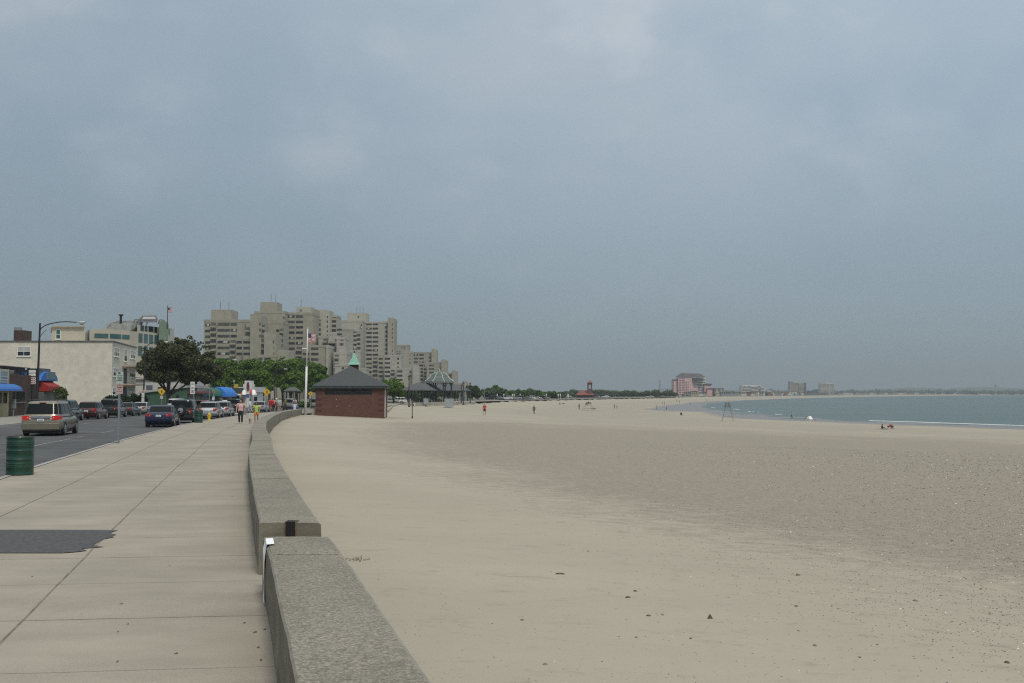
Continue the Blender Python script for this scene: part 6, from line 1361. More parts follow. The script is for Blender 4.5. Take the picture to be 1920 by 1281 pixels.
bp(777, 762.5, 1.7, 'ground', (.45,.44,.45), (.10,.02,.02), 'person in a pale top sitting on the sand behind the thin black post', 1.2, .6, px_h=17); bp(769.5, 761, 1.7, 'stand', (.33,.35,.35), (.30,.30,.31), 'person in pale grey standing under the pavilion wall', 2.0, 0, px_h=14)
bp(1654, 804.5, 1.6, 'ground', (.05,.035,.035), (.09,.05,.04), 'person in dark clothes sitting on the sand facing the person in dark red', -1.4, .7, px_h=17)
bp(1671, 804.8, 1.7, 'crouch', (.20,.035,.035), (.05,.02,.02), 'person in dark red bending forward on the sand by the water', 1.45, .7, px_h=22)
b = MB(); p = ground_at(1655, 805); b.box((p.x - 1.0, p.y - .5, p.z + .01), (p.x + .7, p.y + .5, p.z + .04)); tag(b.build('beach_blanket', cloth('blanket', (.05,.03,.035))), 'dark blanket under the two people by the water', 'blanket')
bp(1512, 786.8, 1.6, 'ground', (.45,.22,.16), (.10,.03,.03), 'sunbather sitting beside the small white beach tent', 1.2, .8, px_h=11, skin=M_skin)
p = ground_at(1519, 787); sh = thing('sun_tent', 'small white beach tent at the water edge with red mats', 'beach tent', p, .3); b = MB(); s_ = sz(p.y)
b.loft([[(-4*s_, -.6, 0), (4*s_, -.6, 0), (4*s_, 1, 0), (-4*s_, 1, 0)], [(-2*s_, .1, 5*s_), (2.5*s_, .1, 6.5*s_), (2.5*s_, .7, 6.5*s_), (-2*s_, .7, 5*s_)]]); b.build('canopy', cloth('shade_white', (.68,.68,.68)), sh)
b = MB(); b.box((-9*s_, -.9, .01), (7.5*s_, -.2, .07)); b.build('mat', cloth('mat_red', (.25,.07,.05)), sh)
# lifeguard chairs
def guard_chair(px, py, hpx, label):
    p = ground_at(px, py); s_ = sz(p.y); H = hpx*s_; T = thing('lifeguard_chair', label, 'lifeguard chair', p, -.3)
    m = mat('chair_weathered', (.13,.135,.14), .8, .2, 5); w0, w1 = 11*s_, 4*s_; zs = H*.74
    for sx in (-1, 1):
        for sy in (-1, 1): b = MB(); b.tube([(sx*w0, sy*w0*.7, -.1), (sx*w1, sy*w1*.7, zs)], .026, 5); b.build('leg', m, T)
    b = MB()
    for t in (.32,):
        w_ = w0 + (w1-w0)*t
        for sy in (-1, 1): b.tube([(-w_, sy*w_*.7, zs*t), (w_, sy*w_*.7, zs*t)], .02, 4)
    b.build('rung', m, T)
    b = MB(); b.box((-w1*1.3, -w1, zs), (w1*1.3, w1, zs + .06)); b.build('seat', m, T)
    b = MB()
    for k in range(4): b.box((-w1*1.2 + k*w1*.66, w1*.8, zs), (-w1*1.2 + k*w1*.66 + w1*.35, w1*.9, H))
    b.build('backrest', m, T)
    for sx in (-1, 1): b = MB(); b.box((sx*w1*1.3 - .04, -w1, zs), (sx*w1*1.3 + .04, w1, zs + H*.11)); b.build('armrest', m, T)
    return T, zs, p
guard_chair(1364.5, 790, 35, 'empty tall lifeguard chair on splayed legs in front of the bay')
T, zs, p = guard_chair(1103, 770, 16, 'lifeguard chair with a person in black sitting on it')
figure('person', 'lifeguard in black sitting up on the far lifeguard chair', (p.x, p.y, p.z + zs - .40), 2.4, 1.8, 'sit', cloth('guard', (.02,.02,.025)), cloth('guard_leg', (.03,.03,.03)))
# ================================================================ STREET FURNITURE
M_drum = mat('drum_green', (.004,.030,.018), .38, .25, 4, col2=(.008,.048,.028), coat=.2)
def drum(name, label, loc, group=None):
    T = thing(name, label, 'litter bin', loc, 0, group); r = .292; prof = [(r*.98, 0), (r*1.015, .01), (r*1.015, .035), (r, .045)]
    for zc in (.19, .23, .27, .36, .56, .68, .72, .76): prof += [(r, zc - .012), (r*1.03, zc), (r, zc + .012)]
    if True: prof += [(r, .84), (r*1.02, .85), (r*1.03, .88), (r*.99, .885), (r*.955, .875), (r*.955, .70)]
    b = MB(); rings = [[(math.cos(2*math.pi*k/40)*q, math.sin(2*math.pi*k/40)*q, z) for k in range(40)] for q, z in prof]; b.loft(rings, cap=True); b.build('drum', M_drum, T, smooth=True)
    b = MB(); b.lathe([(r*.95, .60), (r*.5, .63), (.01, .60)], 20); b.build('rubbish', mat('rubbish_dark', (.03,.028,.025), .9, .4, 20), T)
    b = MB()
    for k in range(40):
        a0, a1 = 2*math.pi*k/40, 2*math.pi*(k+1)/40; q0, q1 = r*1.035, r*.955
        b.add([(math.cos(a0)*q0, math.sin(a0)*q0, .882), (math.cos(a1)*q0, math.sin(a1)*q0, .882), (math.cos(a1)*q1, math.sin(a1)*q1, .890), (math.cos(a0)*q1, math.sin(a0)*q1, .890)], [(0, 1, 2, 3)])
    b.build('rim', mat('rusty_rim', (.07,.035,.022), .8, .4, 20), T); return T
p = prom_at(37, 889.5); d1 = drum('litter_drum', 'dark green steel drum litter bin with rusty rim nearest the camera', (p.x, p.y, p.z))
p = prom_at(372, 792.5); copy_tree(d1, (p.x, p.y, p.z), .5, 'dark green drum litter bin beside the silver hatchback and sign post')
hy = thing('fire_hydrant', 'yellow fire hydrant at the kerb next to the silver hatchback', 'hydrant', prom_at(392, 788)); My = mat('hydrant_yellow', (.58,.42,.02), .5, .1, 5)
b = MB(); b.lathe([(.15, 0), (.15, .04), (.10, .06), (.10, .42), (.13, .43), (.13, .46), (.10, .50), (.04, .56), (.03, .60)], 14); b.build('barrel', My, hy, smooth=False)
for sx in (-1, 1): b = MB(); b.lathe([(.055, .08), (.055, .16), (.03, .18)], 10, (0, 0, .33), 'x') if sx > 0 else b.lathe([(.03, -.18), (.055, -.16), (.055, -.08)], 10, (0, 0, .33), 'x'); b.build('nozzle', My, hy)
# parking sign posts
def stripes(par, x0, x1, zs, y, m, hh=.02):
    b = MB()
    for z, a, c in zs: b.box((x0 + (x1-x0)*a, y - .002, z - hh), (x0 + (x1-x0)*c, y, z + hh))
    b.build('lettering', m, par)
M_galv = mat('galvanised_post', (.24,.26,.28), .5, .12, 6, metal=.5); Gk = mat('sign_green_ink', (.03,.12,.08), .6); Rk = mat('sign_red_dim', (.30,.05,.06), .6); Kk = mat('sign_black_ink', (.02,.02,.02), .6)
p = prom_at(222, 831); S1 = thing('sign_post', 'nearest galvanised post with green and red lettered parking signs', 'sign post', p, 0); d = p.y; lz = lambda y: zat(y, d) - p.z; lx = lambda x: xat(x, 720, d) - p.x
b = MB(); b.box((-.035, -.025, 0), (.035, .025, lz(697))); 
for k in range(28): b.box((-.008, -.027, .2 + k*.08), (.008, -.0245, .215 + k*.08))
b.build('post', M_galv, S1)
b = MB(); b.box((lx(218.3), -.034, lz(720)), (lx(231.5), -.027, lz(697.5))); s_ = b.build('upper_sign', mat('sign_pale_green', (.38,.43,.41), .5, .06, 3), S1)
stripes(s_, lx(219), lx(231), [(lz(704.7), .08, .45), (lz(704.7), .53, .95), (lz(707.5), .1, .9), (lz(709.3), .15, .55), (lz(709.3), .6, .9), (lz(711.3), .2, .85)], -.035, Gk, .010)
stripes(s_, lx(219), lx(231), [(lz(713.7), .14, .82)], -.036, Kk, .010); b = MB(); z = lz(713.7)
for sx, x in ((-1, lx(220.3)), (1, lx(229))): b.add([(x, -.037, z - .024), (x, -.037, z + .024), (x + sx*.03, -.037, z)], [(0, 1, 2)])
b.build('arrow', Kk, s_)
b = MB(); b.box((lx(222), -.036, lz(702)), (lx(226), -.0345, lz(698))); b.build('emblem', Gk, s_)
b = MB(); b.box((lx(218.3), -.034, lz(738.5)), (lx(231), -.027, lz(721.5))); s_ = b.build('lower_sign', mat('sign_faded_pink', (.42,.33,.33), .5, .08, 3), S1)
stripes(s_, lx(219), lx(230), [(lz(726.5), .08, .95)], -.035, Rk, .018); stripes(s_, lx(219), lx(230), [(lz(730), .3, .7), (lz(734), .08, .3), (lz(734), .4, .6), (lz(734.5), .68, .92), (lz(723.3), .1, .35), (lz(723.3), .45, .9)], -.036, Rk, .012)
p = prom_at(365, 791.5); S2 = thing('sign_post', 'thin post with a tall white parking sign at the farther drum bin', 'sign post', p); d = p.y; lz = lambda y: zat(y, d) - p.z; lx = lambda x: xat(x, 720, d) - p.x
b = MB(); b.tube([(0, 0, 0), (lx(362.5), 0, lz(716))], .035, 6); b.build('post', M_galv, S2)
b = MB(); b.box((lx(357.5), -.05, lz(739)), (lx(365.5), -.04, lz(716))); s_ = b.build('sign_panel', M_signw, S2)
stripes(s_, lx(358), lx(365), [(lz(718.5), .2, .8), (lz(720.8), .2, .8)], -.052, Gk, .02); stripes(s_, lx(358), lx(365), [(lz(727), .15, .85), (lz(729), .15, .85)], -.052, Rk, .02); stripes(s_, lx(358), lx(365), [(lz(732.5), .2, .8), (lz(734.5), .2, .8), (lz(736.5), .15, .85)], -.052, Kk, .02)
def small_sign_post(px, d, ybase, signs, label, m=M_galv):
    g = gz(d); T = thing('sign_post', label, 'sign post', (xat(px, 740, d), d, g)); top = min(s_[0] for s_ in signs)
    b = MB(); b.tube([(0, 0, -.1), (0, 0, zat(top, d) - g)], .045, 6); b.build('post', m, T)
    for (ya, yb, w_, mm) in signs: b = MB(); b.box((-w_/2*sz(d), -.06, zat(yb, d) - g), (w_/2*sz(d), -.045, zat(ya, d) - g)); s_ = b.build('sign_panel', mm, T); stripes(s_, -w_/2*sz(d), w_/2*sz(d), [(zat(ya + (yb-ya)*q, d) - g, .2, .8) for q in (.25, .5, .75)], -.062, Kk, .25*sz(d))
    return T
small_sign_post(268.5, 128, 760, [(731, 737, 5, mat('sign_pink2', (.45,.33,.33), .6)), (737.5, 745.5, 5, M_signw), (747, 754.5, 5, M_signw)], 'post with stacked small white signs under the street lamp')
small_sign_post(400.5, 120, 760, [(732, 737, 3.5, mat('sign_orange', (.45,.22,.10), .6)), (744, 750.5, 4.5, M_signw)], 'post with an orange and a white plate in front of the blue awning')
def crossing(px, py, d, spx, label, group='yellow pedestrian crossing signs', low=True, base=None):
    g = gz(d) if base is None else base; T = thing('crossing_sign', label, 'road sign', (xat(px, py, d), d, g), 0, group); z = zat(py, d) - g; r = spx/2*sz(d)*1.0
    b = MB(); b.tube([(0, 0, -.1), (0, 0, z + r*.5)], .04, 6); b.build('post', M_galv, T)
    b = MB(); b.loft([[(r, y, z), (0, y, z + r), (-r, y, z), (0, y, z - r)] for y in (-.05, -.07)]); s_ = b.build('sign_panel', mat('warning_yellow', (.58,.36,.01), .5, .05, 4), T)
    b = MB(); y = -.074
    def poly(pp): b.add([(a*r, y, z + c*r) for a, c in pp], [tuple(range(len(pp)))])
    poly([(math.cos(t)*.09 + .05, .42 + math.sin(t)*.09) for t in np.linspace(0, 6.28, 9)[:-1]]); poly([(-.05, .30), (.13, .30), (.12, -.05), (-.06, -.05)]); poly([(-.06, -.05), (.04, -.05), (-.14, -.5), (-.24, -.45)]); poly([(.02, -.05), (.12, -.05), (.24, -.45), (.14, -.5)]); poly([(-.05, .28), (-.24, .02), (-.17, -.02), (-.03, .16)]); poly([(.12, .28), (.28, .05), (.22, 0), (.1, .16)])
    b.build('walking_figure', Kk, s_)
    if low: b = MB(); b.box((-r*.35, -.06, z - r*1.9), (r*.35, -.045, z - r*1.1)); b.build('lower_plate', mat('plate_pink', (.45,.38,.40), .6), T)
    return T
crossing(303.5, 734.5, 122, 14, 'yellow diamond pedestrian sign in front of the big dark tree')
crossing(500.5, 735.5, 118, 14, 'yellow diamond pedestrian sign right of the white corner shop', low=False)
crossing(582, 738.5, 150, 9, 'small yellow diamond pedestrian sign between flagpole and brick building')
crossing(731, 741, 262, 6.5, 'small far yellow diamond sign just right of the brick building', low=False, base=-.8); crossing(751.5, 743, 262, 6.5, 'small far yellow diamond sign left of the pavilion posts', low=False, base=-.8)
small_sign_post(511, 128, 760, [(733, 748, 4, mat('sign_pale_pink', (.42,.36,.38), .6))], 'post with a pale rectangular panel just right of the yellow crossing sign')
def parking_blue(px, d, ya, yb, label):
    g = gz(170); T = thing('shop_flag', label, 'banner', (xat(px, 0, d), d, g)); b = MB(); b.tube([(0, 0, 0), (0, 0, zat(ya, d) - g)], .05, 5); b.build('pole', M_white, T)
    b = MB(); b.box((-.3, -.05, zat(yb, d) - g), (.3, -.03, zat(ya, d) - g)); b.build('cloth', mat('banner_blue', (.03,.11,.30), .7), T)
parking_blue(443.5, 186, 737, 744, 'blue banner on a white pole left of the white corner shop'); parking_blue(474.5, 188, 739, 746, 'round blue sign at the door of the white corner shop')
# street lamps with long curved arms
def cobra(px, d, top, tip, label, py_arm, group, armless=False, g=None):
    g = gz(d) if g is None else g; x = xat(px, 700, d); T = thing('street_lamp', label, 'street lamp', (x, d, g), 0, group); zt = zat(top, d) - g; lean = .12
    b = MB(); b.tube([(0, 0, -.1), (lean, 0, zt)], [.11, .07], 8); b.build('pole', M_blk, T)
    lx_ = xat(tip, 700, d) - x; za = zat(py_arm, d) - g
    b = MB(); z0 = zt - .62; pts = [(lean + (lx_-lean)*t, .2*t, z0 + (za + .06 - z0)*math.sqrt(max(0, 1 - (1 - min(1, t/.66))**2)) - .06*max(0, t-.66)/.2) for t in (0, .03, .08, .15, .24, .35, .48, .62, .74, .86)]; b.tube(pts, [.04]*9 + [.03], 6)
    b.tube([(lean*.9, 0, z0 - .55), (lean + (lx_-lean)*.06, 0, z0 - .22), (lean + (lx_-lean)*.16, .03, z0 + .1)], .02, 5); b.build('arm', M_blk, T)
    hx_, hy_ = pts[-1][0], pts[-1][1]; L_ = abs(lx_ - hx_)*1.25 + .1; b = MB(); rings = []
    for t, w_, h0, h1 in ((0, .03, -.02, .03), (.25, .09, -.03, .07), (.5, .16, -.05, .10), (.8, .18, -.06, .10), (1, .10, -.02, .06)): rings.append([(hx_ + L_*t, hy_ + math.cos(a)*w_, za + (h1 if math.sin(a) > 0 else -h0)*math.sin(a)) for a in [2*math.pi*k/10 for k in range(10)]])
    b.loft(rings); hd_ = b.build('lamp_head', mat('lamp_alloy', (.50,.50,.46), .45, .1, 5, metal=.3), T, smooth=True)
    b = MB(); b.ball((hx_ + L_*.62, hy_, za - .06), .16, 8, (1.2, 1, .9)); b.build('lens', mat('lamp_lens', (.40,.42,.42), .15, coat=1), hd_, smooth=True)
    return T
gl = 'long armed street lamps on the shop side'
lamp1 = cobra(70, 80, 606, 151, 'nearest street lamp, long curved arm over the road by the brick bar', 604.5, gl)
cobra(269.5, 129, 648, 311, 'street lamp with long curved arm at the corner of the cream apartment block', 641, gl)
cobra(402, 176, 678, 440, 'street lamp whose white head stands before the green trees left of the shops', 674.5, gl)
cobra(537, 240, 700, 512 + 24, 'street lamp with a white head among the trees left of the flagpole', 692, gl)
cobra(515, 215, 690, 534, 'thin grey lamp post in front of the green trees with head to its right', 692, gl)
cobra(606, 280, 703, 598, 'street lamp with a small white head over the trees right of the flagpole', 699, gl)
# shop-side short poles with white caps
def cap_pole(px, d, ytop, label): g = gz(170); T = thing('lamp_post', label, 'lamp post', (xat(px, 0, d), d, g)); b = MB(); b.tube([(0, 0, 0), (0, 0, zat(ytop + 1, d) - g)], .07, 6); b.build('pole', M_grey, T); b = MB(); b.ball((0, 0, zat(ytop, d) - g), .13, 6); b.build('cap', M_white, T)
cap_pole(404, 150, 708.5, 'grey pole with a white ball top in front of the blue awning'); cap_pole(448.7, 196, 715, 'short pole with a white top on the roof of the white corner shop')
# tall white flagpole
p = Vector((xat(572.5, 770, 112.5), 112.5, tz(xat(572.5, 770, 112.5), 112.5))); p.z = zat(776.5, 112.5)
FP = thing('flagpole', 'tall white flagpole with a stars and stripes flag beside the brick building', 'flagpole', p); H = zat(616, 112.5) - p.z; lx_ = xat(577, 620, 112.5) - p.x
b = MB(); b.tube([(0, 0, -.5), (lx_*.52, 0, H*.56)], [.135, .12], 12); b.tube([(lx_*.52, 0, H*.56), (lx_, 0, H)], [.085, .055], 12); b.build('pole', mat('flagpole_white', (.60,.60,.60), .45, .05, 2), FP, smooth=True)
b = MB(); b.lathe([(.13, 0), (.14, .05), (.10, .10)], 12, (lx_*.52, 0, H*.56 - .05)); b.build('collar', M_grey, FP)
b = MB(); b.ball((lx_, 0, H + .07), .085, 8); b.build('ball', mat('gilt_ball', (.45,.35,.12), .35, metal=.6), FP)
f_ = flag_mesh(FP, .80, .98, .16); f_.location = (lx_ + .05, 0, zat(624.5, 112.5) - p.z)
b = MB(); b.tube([(lx_*.5 - .50, 0, zat(653.5, 112.5) - p.z), (lx_*.5, 0, zat(653.8, 112.5) - p.z)], .05, 6); b.build('floodlight', M_white, FP)
# black post and lantern lamps by the pavilions
p = ground_at(773, 784.5); T = thing('lamp_post', 'thin black post standing alone in the sand right of the brick building', 'post', p); b = MB(); d = p.y; b.tube([(0, 0, -.2), (-.03, 0, zat(733, d) - p.z)], .05, 8); b.build('pole', M_blk, T)
b = MB(); b.lathe([(.09, 0), (.09, .25), (.06, .30)], 8); b.build('base', M_blk, T); b = MB(); b.box((-.12, -.06, zat(754, d) - p.z), (-.03, .06, zat(750, d) - p.z)); b.build('bracket', M_grey, T)
def lantern(px, d, ytop, ybase, label, double=False, hook=False, group='black lantern posts by the pavilions'):
    p = Vector((xat(px, 0, d), d, zat(ybase, d))); T = thing('lantern_post', label, 'lantern post', p, 0, group); H = zat(ytop, d) - p.z
    b = MB(); b.lathe([(.22, 0), (.22, .3), (.13, .5), (.11, H*.5), (.085, H - 1.2)], 8); b.build('pole', M_blk, T)
    for ox in ((-.42, .42) if double else (0,)):
        z = H - 1.2; b = MB(); b.lathe([(.05, z), (.12, z + .08), (.16, z + .2), (.24, z + .75), (.32, z + .8), (.12, z + 1.0), (.03, z + 1.2)], 6, (ox, 0, 0)); ln_ = b.build('lantern', mat('lantern_dark', (.035,.025,.022), .5, .3, 6), T)
        b = MB(); b.lathe([(.15, z + .24), (.22, z + .70)], 6, (ox, -.03, 0)); b.build('glass', mat('lantern_glass', (.16,.10,.08), .3), ln_)
    if hook: b = MB(); b.tube([(0, 0, H*.9), (-.3, 0, H - .3), (.0, 0, H + .1), (.5, 0, H + .2), (.9, 0, H - .2)], .05, 5); b.build('hook', M_blk, T)
    return T
lantern(770.7, 215, 702.5, 764, 'black lantern post directly behind the thin black post')
lantern(870.5, 262, 716, 759.5, 'black post with a hooked top at the right end of the pavilions', hook=True); lantern(867, 285, 720, 755, 'shorter black lantern post just left of the hooked one'); lantern(883.3, 285, 716.5, 756, 'taller black lantern post right of the pavilions'); lantern(878.6, 320, 721, 755, 'smaller black lantern post between the hooked one and the tall one')
# poles in the far trees
for px, d, yt, yb in ((909, 420, 730, 752),): T = thing('utility_pole', 'far pale utility pole in front of the trees behind the beach', 'pole', (xat(px, 0, d), d, -2)); b = MB(); b.tube([(0, 0, 0), (0, 0, zat(yt, d) + 2)], .12, 6); b.build('pole', M_grey, T)
random.seed(8)
mp = None
for k, px in enumerate((933, 945, 961, 964, 975, 1023, 1045, 1063, 1049)):
    d = 400; x = xat(px, 0, d); o = None
    b = MB(); b.tube([(0, 0, 0), (0, 0, 2.2)], .08, 5); b.box((-.20, -.1, 1.5), (.20, -.04, 2.2)); o = b.build('roadside_sign', M_signw, loc=(x, d, -.78)); tag(o, 'small white roadside sign in front of the far trees', 'sign', 'small white signs in front of the far trees')

# ================================================================ TREES
def leaf_mat(name, c1, c2, tr=.25):
    m = mat(name, c1, .75, .2, .5, col2=c2, island=.38, spec=.25); n = m.node_tree.nodes; l = m.node_tree.links; b = n['Principled BSDF']; o = n['Material Output']
    t = n.new('ShaderNodeBsdfTranslucent'); mx = n.new('ShaderNodeMixShader'); mx.inputs[0].default_value = tr; l.new(b.inputs['Base Color'].links[0].from_socket, t.inputs[0]); l.new(b.outputs[0], mx.inputs[1]); l.new(t.outputs[0], mx.inputs[2]); l.new(mx.outputs[0], o.inputs[0]); return m
M_bark = mat('bark', (.045,.035,.028), .95, .3, 8, bump=.02)
L_dark = leaf_mat('leaf_dark', (.048,.055,.022), (.088,.092,.038)); L_green = leaf_mat('leaf_green', (.052,.105,.014), (.108,.182,.028)); L_mid = leaf_mat('leaf_mid', (.042,.072,.020), (.070,.112,.032)); L_far = leaf_mat('leaf_far', (.062,.088,.036), (.098,.128,.056)); L_bush = leaf_mat('leaf_bush', (.010,.022,.006), (.022,.045,.012)); L_oliv = leaf_mat('leaf_olive', (.05,.075,.02), (.085,.12,.03))
def crown(n, blobs, size, seed, shell=.62):
    """n leaf clumps spread through overlapping lobes; returns verts, faces arrays"""
    g = np.random.default_rng(seed); B = np.array(blobs, float); w_ = B[:, 3]*B[:, 4]*B[:, 5]; w_ = w_**.7; w_ /= w_.sum()
    k = g.choice(len(B), n, p=w_); u = g.normal(size=(n, 3)); u /= np.linalg.norm(u, axis=1)[:, None]; r = shell + (1.04 - shell)*g.random(n)**.6; r = np.where(g.random(n) < .06, r*1.12, r)
    P = B[k, :3] + u*B[k, 3:6]*r[:, None]
    nn = u + g.normal(size=(n, 3))*.75; nn /= np.linalg.norm(nn, axis=1)[:, None]; a = np.cross(nn, g.normal(size=(n, 3))); a /= np.linalg.norm(a, axis=1)[:, None]; c = np.cross(nn, a)
    s_ = size*(.5 + g.random(n))[:, None]; 
    q = np.stack([P - a*s_ - c*s_*.55, P + a*s_*.9 - c*s_*.35, P + a*s_*.6 + c*s_*.7, P - a*s_*.5 + c*s_*.8], 1)
    V = q.reshape(-1, 3); Fc = np.arange(4*n).reshape(n, 4); return V, Fc
def mesh_np(name, V, Fc, m, parent):
    me = bpy.data.meshes.new(name); me.vertices.add(len(V)); me.vertices.foreach_set('co', V.ravel()); me.loops.add(Fc.size); me.loops.foreach_set('vertex_index', Fc.ravel().astype(np.int32)); me.polygons.add(len(Fc)); me.polygons.foreach_set('loop_start', np.arange(0, Fc.size, 4).astype(np.int32)); me.update(calc_edges=True); me.materials.append(m)
    o = bpy.data.objects.new(name, me); C.objects.link(o); o.parent = parent; return o
def tree(name, label, loc, H, Rw, m, n=3000, size=.28, seed=1, trunk=.3, th=None, blobs=None, lobes=14, group=None, low=.28, cat='tree'):
    T = thing(name, label, cat, loc, 0, group); g = random.Random(seed); th = th or H*low
    if blobs is None:
        blobs = [(0, 0, H*.62, Rw*.62, Rw*.62, H*.30)]
        for k in range(lobes): a = g.random()*6.28; rr_ = Rw*(.35 + .42*g.random()); z = H*(low + .16 + (.68 - low)*g.random()); sc_ = Rw*(.26 + .22*g.random()); blobs.append((math.cos(a)*rr_, math.sin(a)*rr_, z, sc_, sc_, sc_*.8))
    V, Fc = crown(n, blobs, size, seed); V[:, 2] = np.maximum(V[:, 2], .05); mesh_np('crown', V, Fc, m, T)
    b = MB(); b.tube([(0, 0, -.3), (trunk*.3, 0, th*.5), (0, 0, th), (0, 0, H*.6)], [trunk*1.25, trunk, trunk*.9, trunk*.4], 8)
    for k in range(7):
        bl = blobs[(k*3 + 1) % len(blobs)]; b.tube([(0, 0, th*.85), (bl[0]*.45, bl[1]*.45, (th + bl[2])/2), (bl[0]*.9, bl[1]*.9, bl[2])], [trunk*.55, trunk*.35, trunk*.1], 6)
    b.build('trunk', M_bark, T); return T
# the big dark tree
d = 138; g = gz(d); xx = xat(316, 700, d); s_ = sz(d)
bl = []
gg_ = random.Random(4)
for (px, py, r) in ((300, 672, 26), (325, 660, 24), (350, 665, 26), (372, 680, 22), (285, 690, 20), (392, 692, 14), (318, 690, 30), (350, 695, 28), (335, 645, 13), (312, 648, 12), (280, 668, 14), (375, 700, 20), (300, 706, 15), (395, 706, 12), (360, 650, 10), (345, 708, 18), (276, 705, 12), (385, 668, 12), (300, 712, 10), (328, 706, 14), (362, 714, 12), (384, 712, 11), (404, 702, 9), (288, 678, 16), (270, 694, 11), (396, 680, 12), (408, 692, 8)):
    bl.append(((px - 316)*s_, gg_.uniform(-2.2, 2.2), zat(py, d) - g, r*s_, r*s_*.9, r*s_*.72))
T = tree('broadleaf_tree', 'big dark spreading tree beside the cream apartment block', (xx, d, g), 9, 4, L_dark, 17000, .15, 5, .30, 2.3, blobs=bl)
# loose sprigs sticking out at its top right
b = MB(); g_ = np.random.default_rng(9); Vs = []; 
for (px, py) in ((355,633),(362,640),(368,647),(350,640),(375,644),(383,650),(391,652),(364,652),(372,655),(345,643),(338,640),(330,636),(262,682),(265,700),(268,655),(300,640),(398,662)):
    V, Fc = crown(26, [((px-316)*s_, 0, zat(py, d) - g, .42, .3, .22)], .13, int(px)); Vs.append(V)
V = np.concatenate(Vs); mesh_np('sprigs', V, np.arange(len(V)).reshape(-1, 4), L_dark, T)
# bright green trees beyond the shops
bt = [(402, 676, 228, 23), (428, 674, 236, 25), (455, 678, 246, 24), (480, 674, 240, 25), (505, 676, 250, 24), (530, 672, 256, 26), (556, 674, 250, 25), (582, 679, 256, 24), (601, 688, 262, 18), (440, 696, 222, 20), (492, 698, 224, 20), (546, 698, 236, 20), (384, 684, 222, 18), (600, 706, 240, 15)]
ordn = ['first', 'second', 'third', 'fourth', 'fifth', 'sixth', 'seventh', 'eighth', 'ninth', 'tenth', 'eleventh', 'twelfth', 'thirteenth', 'fourteenth']
srt = sorted(range(len(bt)), key=lambda i: bt[i][0])
for i, (px, yt, d, rp) in enumerate(bt):
    yt -= 9; g = gz(170); H = zat(yt, d) - g; s_ = sz(d)
    tree('broadleaf_tree', f'bright green tree behind the shops, {ordn[srt.index(i)]} from the left in the row', (xat(px, 700, d), d, g), H, rp*s_, L_green, 3600, .24, 30 + i, .3, group='bright green trees behind the shops', lobes=16, low=.22)
tree('broadleaf_tree', 'round bright green tree just right of the brick building', (xat(738, 700, 248), 248, gz(170)), zat(707, 248) - gz(170), 25*sz(248), L_green, 5000, .22, 61, .25, low=.20)
tree('broadleaf_tree', 'second smaller green tree behind the roof of the brick building', (xat(716, 700, 225), 225, gz(170)), zat(716, 225) - gz(170), 14*sz(225), L_mid, 2200, .22, 62, .22, low=.2)
tree('broadleaf_tree', 'yellowish green tree seen through the domed pavilion', (xat(842, 700, 400), 400, -1.6), zat(722, 400) + 1.6, 22*sz(400), L_oliv, 3000, .32, 63, .25, low=.15)
tree('broadleaf_tree', 'low green tree behind the long pavilion posts', (xat(800, 700, 390), 390, -1.6), zat(727, 390) + 1.6, 26*sz(390), L_mid, 3000, .32, 64, .25, low=.1)
tree('broadleaf_tree', 'low dark green tree behind the left end of the long pavilion', (xat(768, 700, 380), 380, -1.6), zat(728, 380) + 1.6, 22*sz(380), L_mid, 2600, .32, 65, .25, low=.1)
# trees behind the road, right of the pavilions
ft = [(885, 723, 400, 14, 0), (896, 728, 410, 12, 0), (912, 729, 430, 12, 2), (922, 726, 440, 13, 2), (934, 723, 450, 15, 1), (944, 728, 440, 12, 2), (956, 733, 440, 10, 1), (966, 732, 450, 12, 2), (978, 733, 450, 12, 1), (990, 731, 460, 12, 2), (1000, 730, 470, 13, 2), (1012, 734, 470, 11, 1), (1024, 736, 480, 11, 0), (1034, 735, 500, 12, 0), (1048, 737, 520, 12, 2)]
for i, (px, yt, d, rp, k) in enumerate(ft):
    x = xat(px, 740, d); z = tz(x, d)
    tree('broadleaf_tree', {0: f'dark green tree, number {i+1} from the left in the row right of the pavilions', 1: f'mid green tree, number {i+1} from the left in the row right of the pavilions', 2: f'dusty pale green tree, number {i+1} from the left in the row right of the pavilions'}[k], (x, d, z), zat(yt, d) - z, rp*sz(d), (L_mid, L_green, L_far)[k], 1400, .36, 80 + i, .25, group='trees in the row right of the pavilions', low=.1)
random.seed(17)
proto = tree('broadleaf_tree', 'distant grey green tree in the belt behind the far beach', (0, -50, 0), 8, 5.5, L_far, 900, .6, 200, .25, group='distant grey green trees behind the far beach', low=.08)
base = list(range(1060, 1262, 8)); 
pos = [(px, random.uniform(729, 735) if not 1125 < px < 1150 else 731, 800) for px in base] + [(1075, 729, 900), (1090, 731, 900), (1130, 729.5, 900), (1140, 730.5, 900)] + [(1364, 732, 1650), (1372, 732.5, 1650), (1386, 737, 1500), (1400, 737, 1500), (1422, 735.5, 1500), (1430, 736, 1500), (1452, 737, 1700), (1462, 738, 1700), (1339, 738, 1200), (1352, 739, 1180), (1368, 739, 1250), (1391, 738.5, 1300), (1408, 738.5, 1350), (1437, 737.5, 1450), (1447, 738, 1500), (1470, 739, 1560), (1490, 738.5, 1650), (1500, 738, 1700)] + [(1262 + k*9, 739.5, 1180) for k in range(6)]
for i, (px, yt, d) in enumerate(pos):
    x = xat(px, 740, d); z = min(tz(x, d), -1.5); s1 = (zat(yt, d) - z)/8
    c = proto if i == 0 else copy_tree(proto, (x, d, z), random.random()*6); c.location = (x, d, z); c.scale = (s1*1.05, s1*1.05, s1)
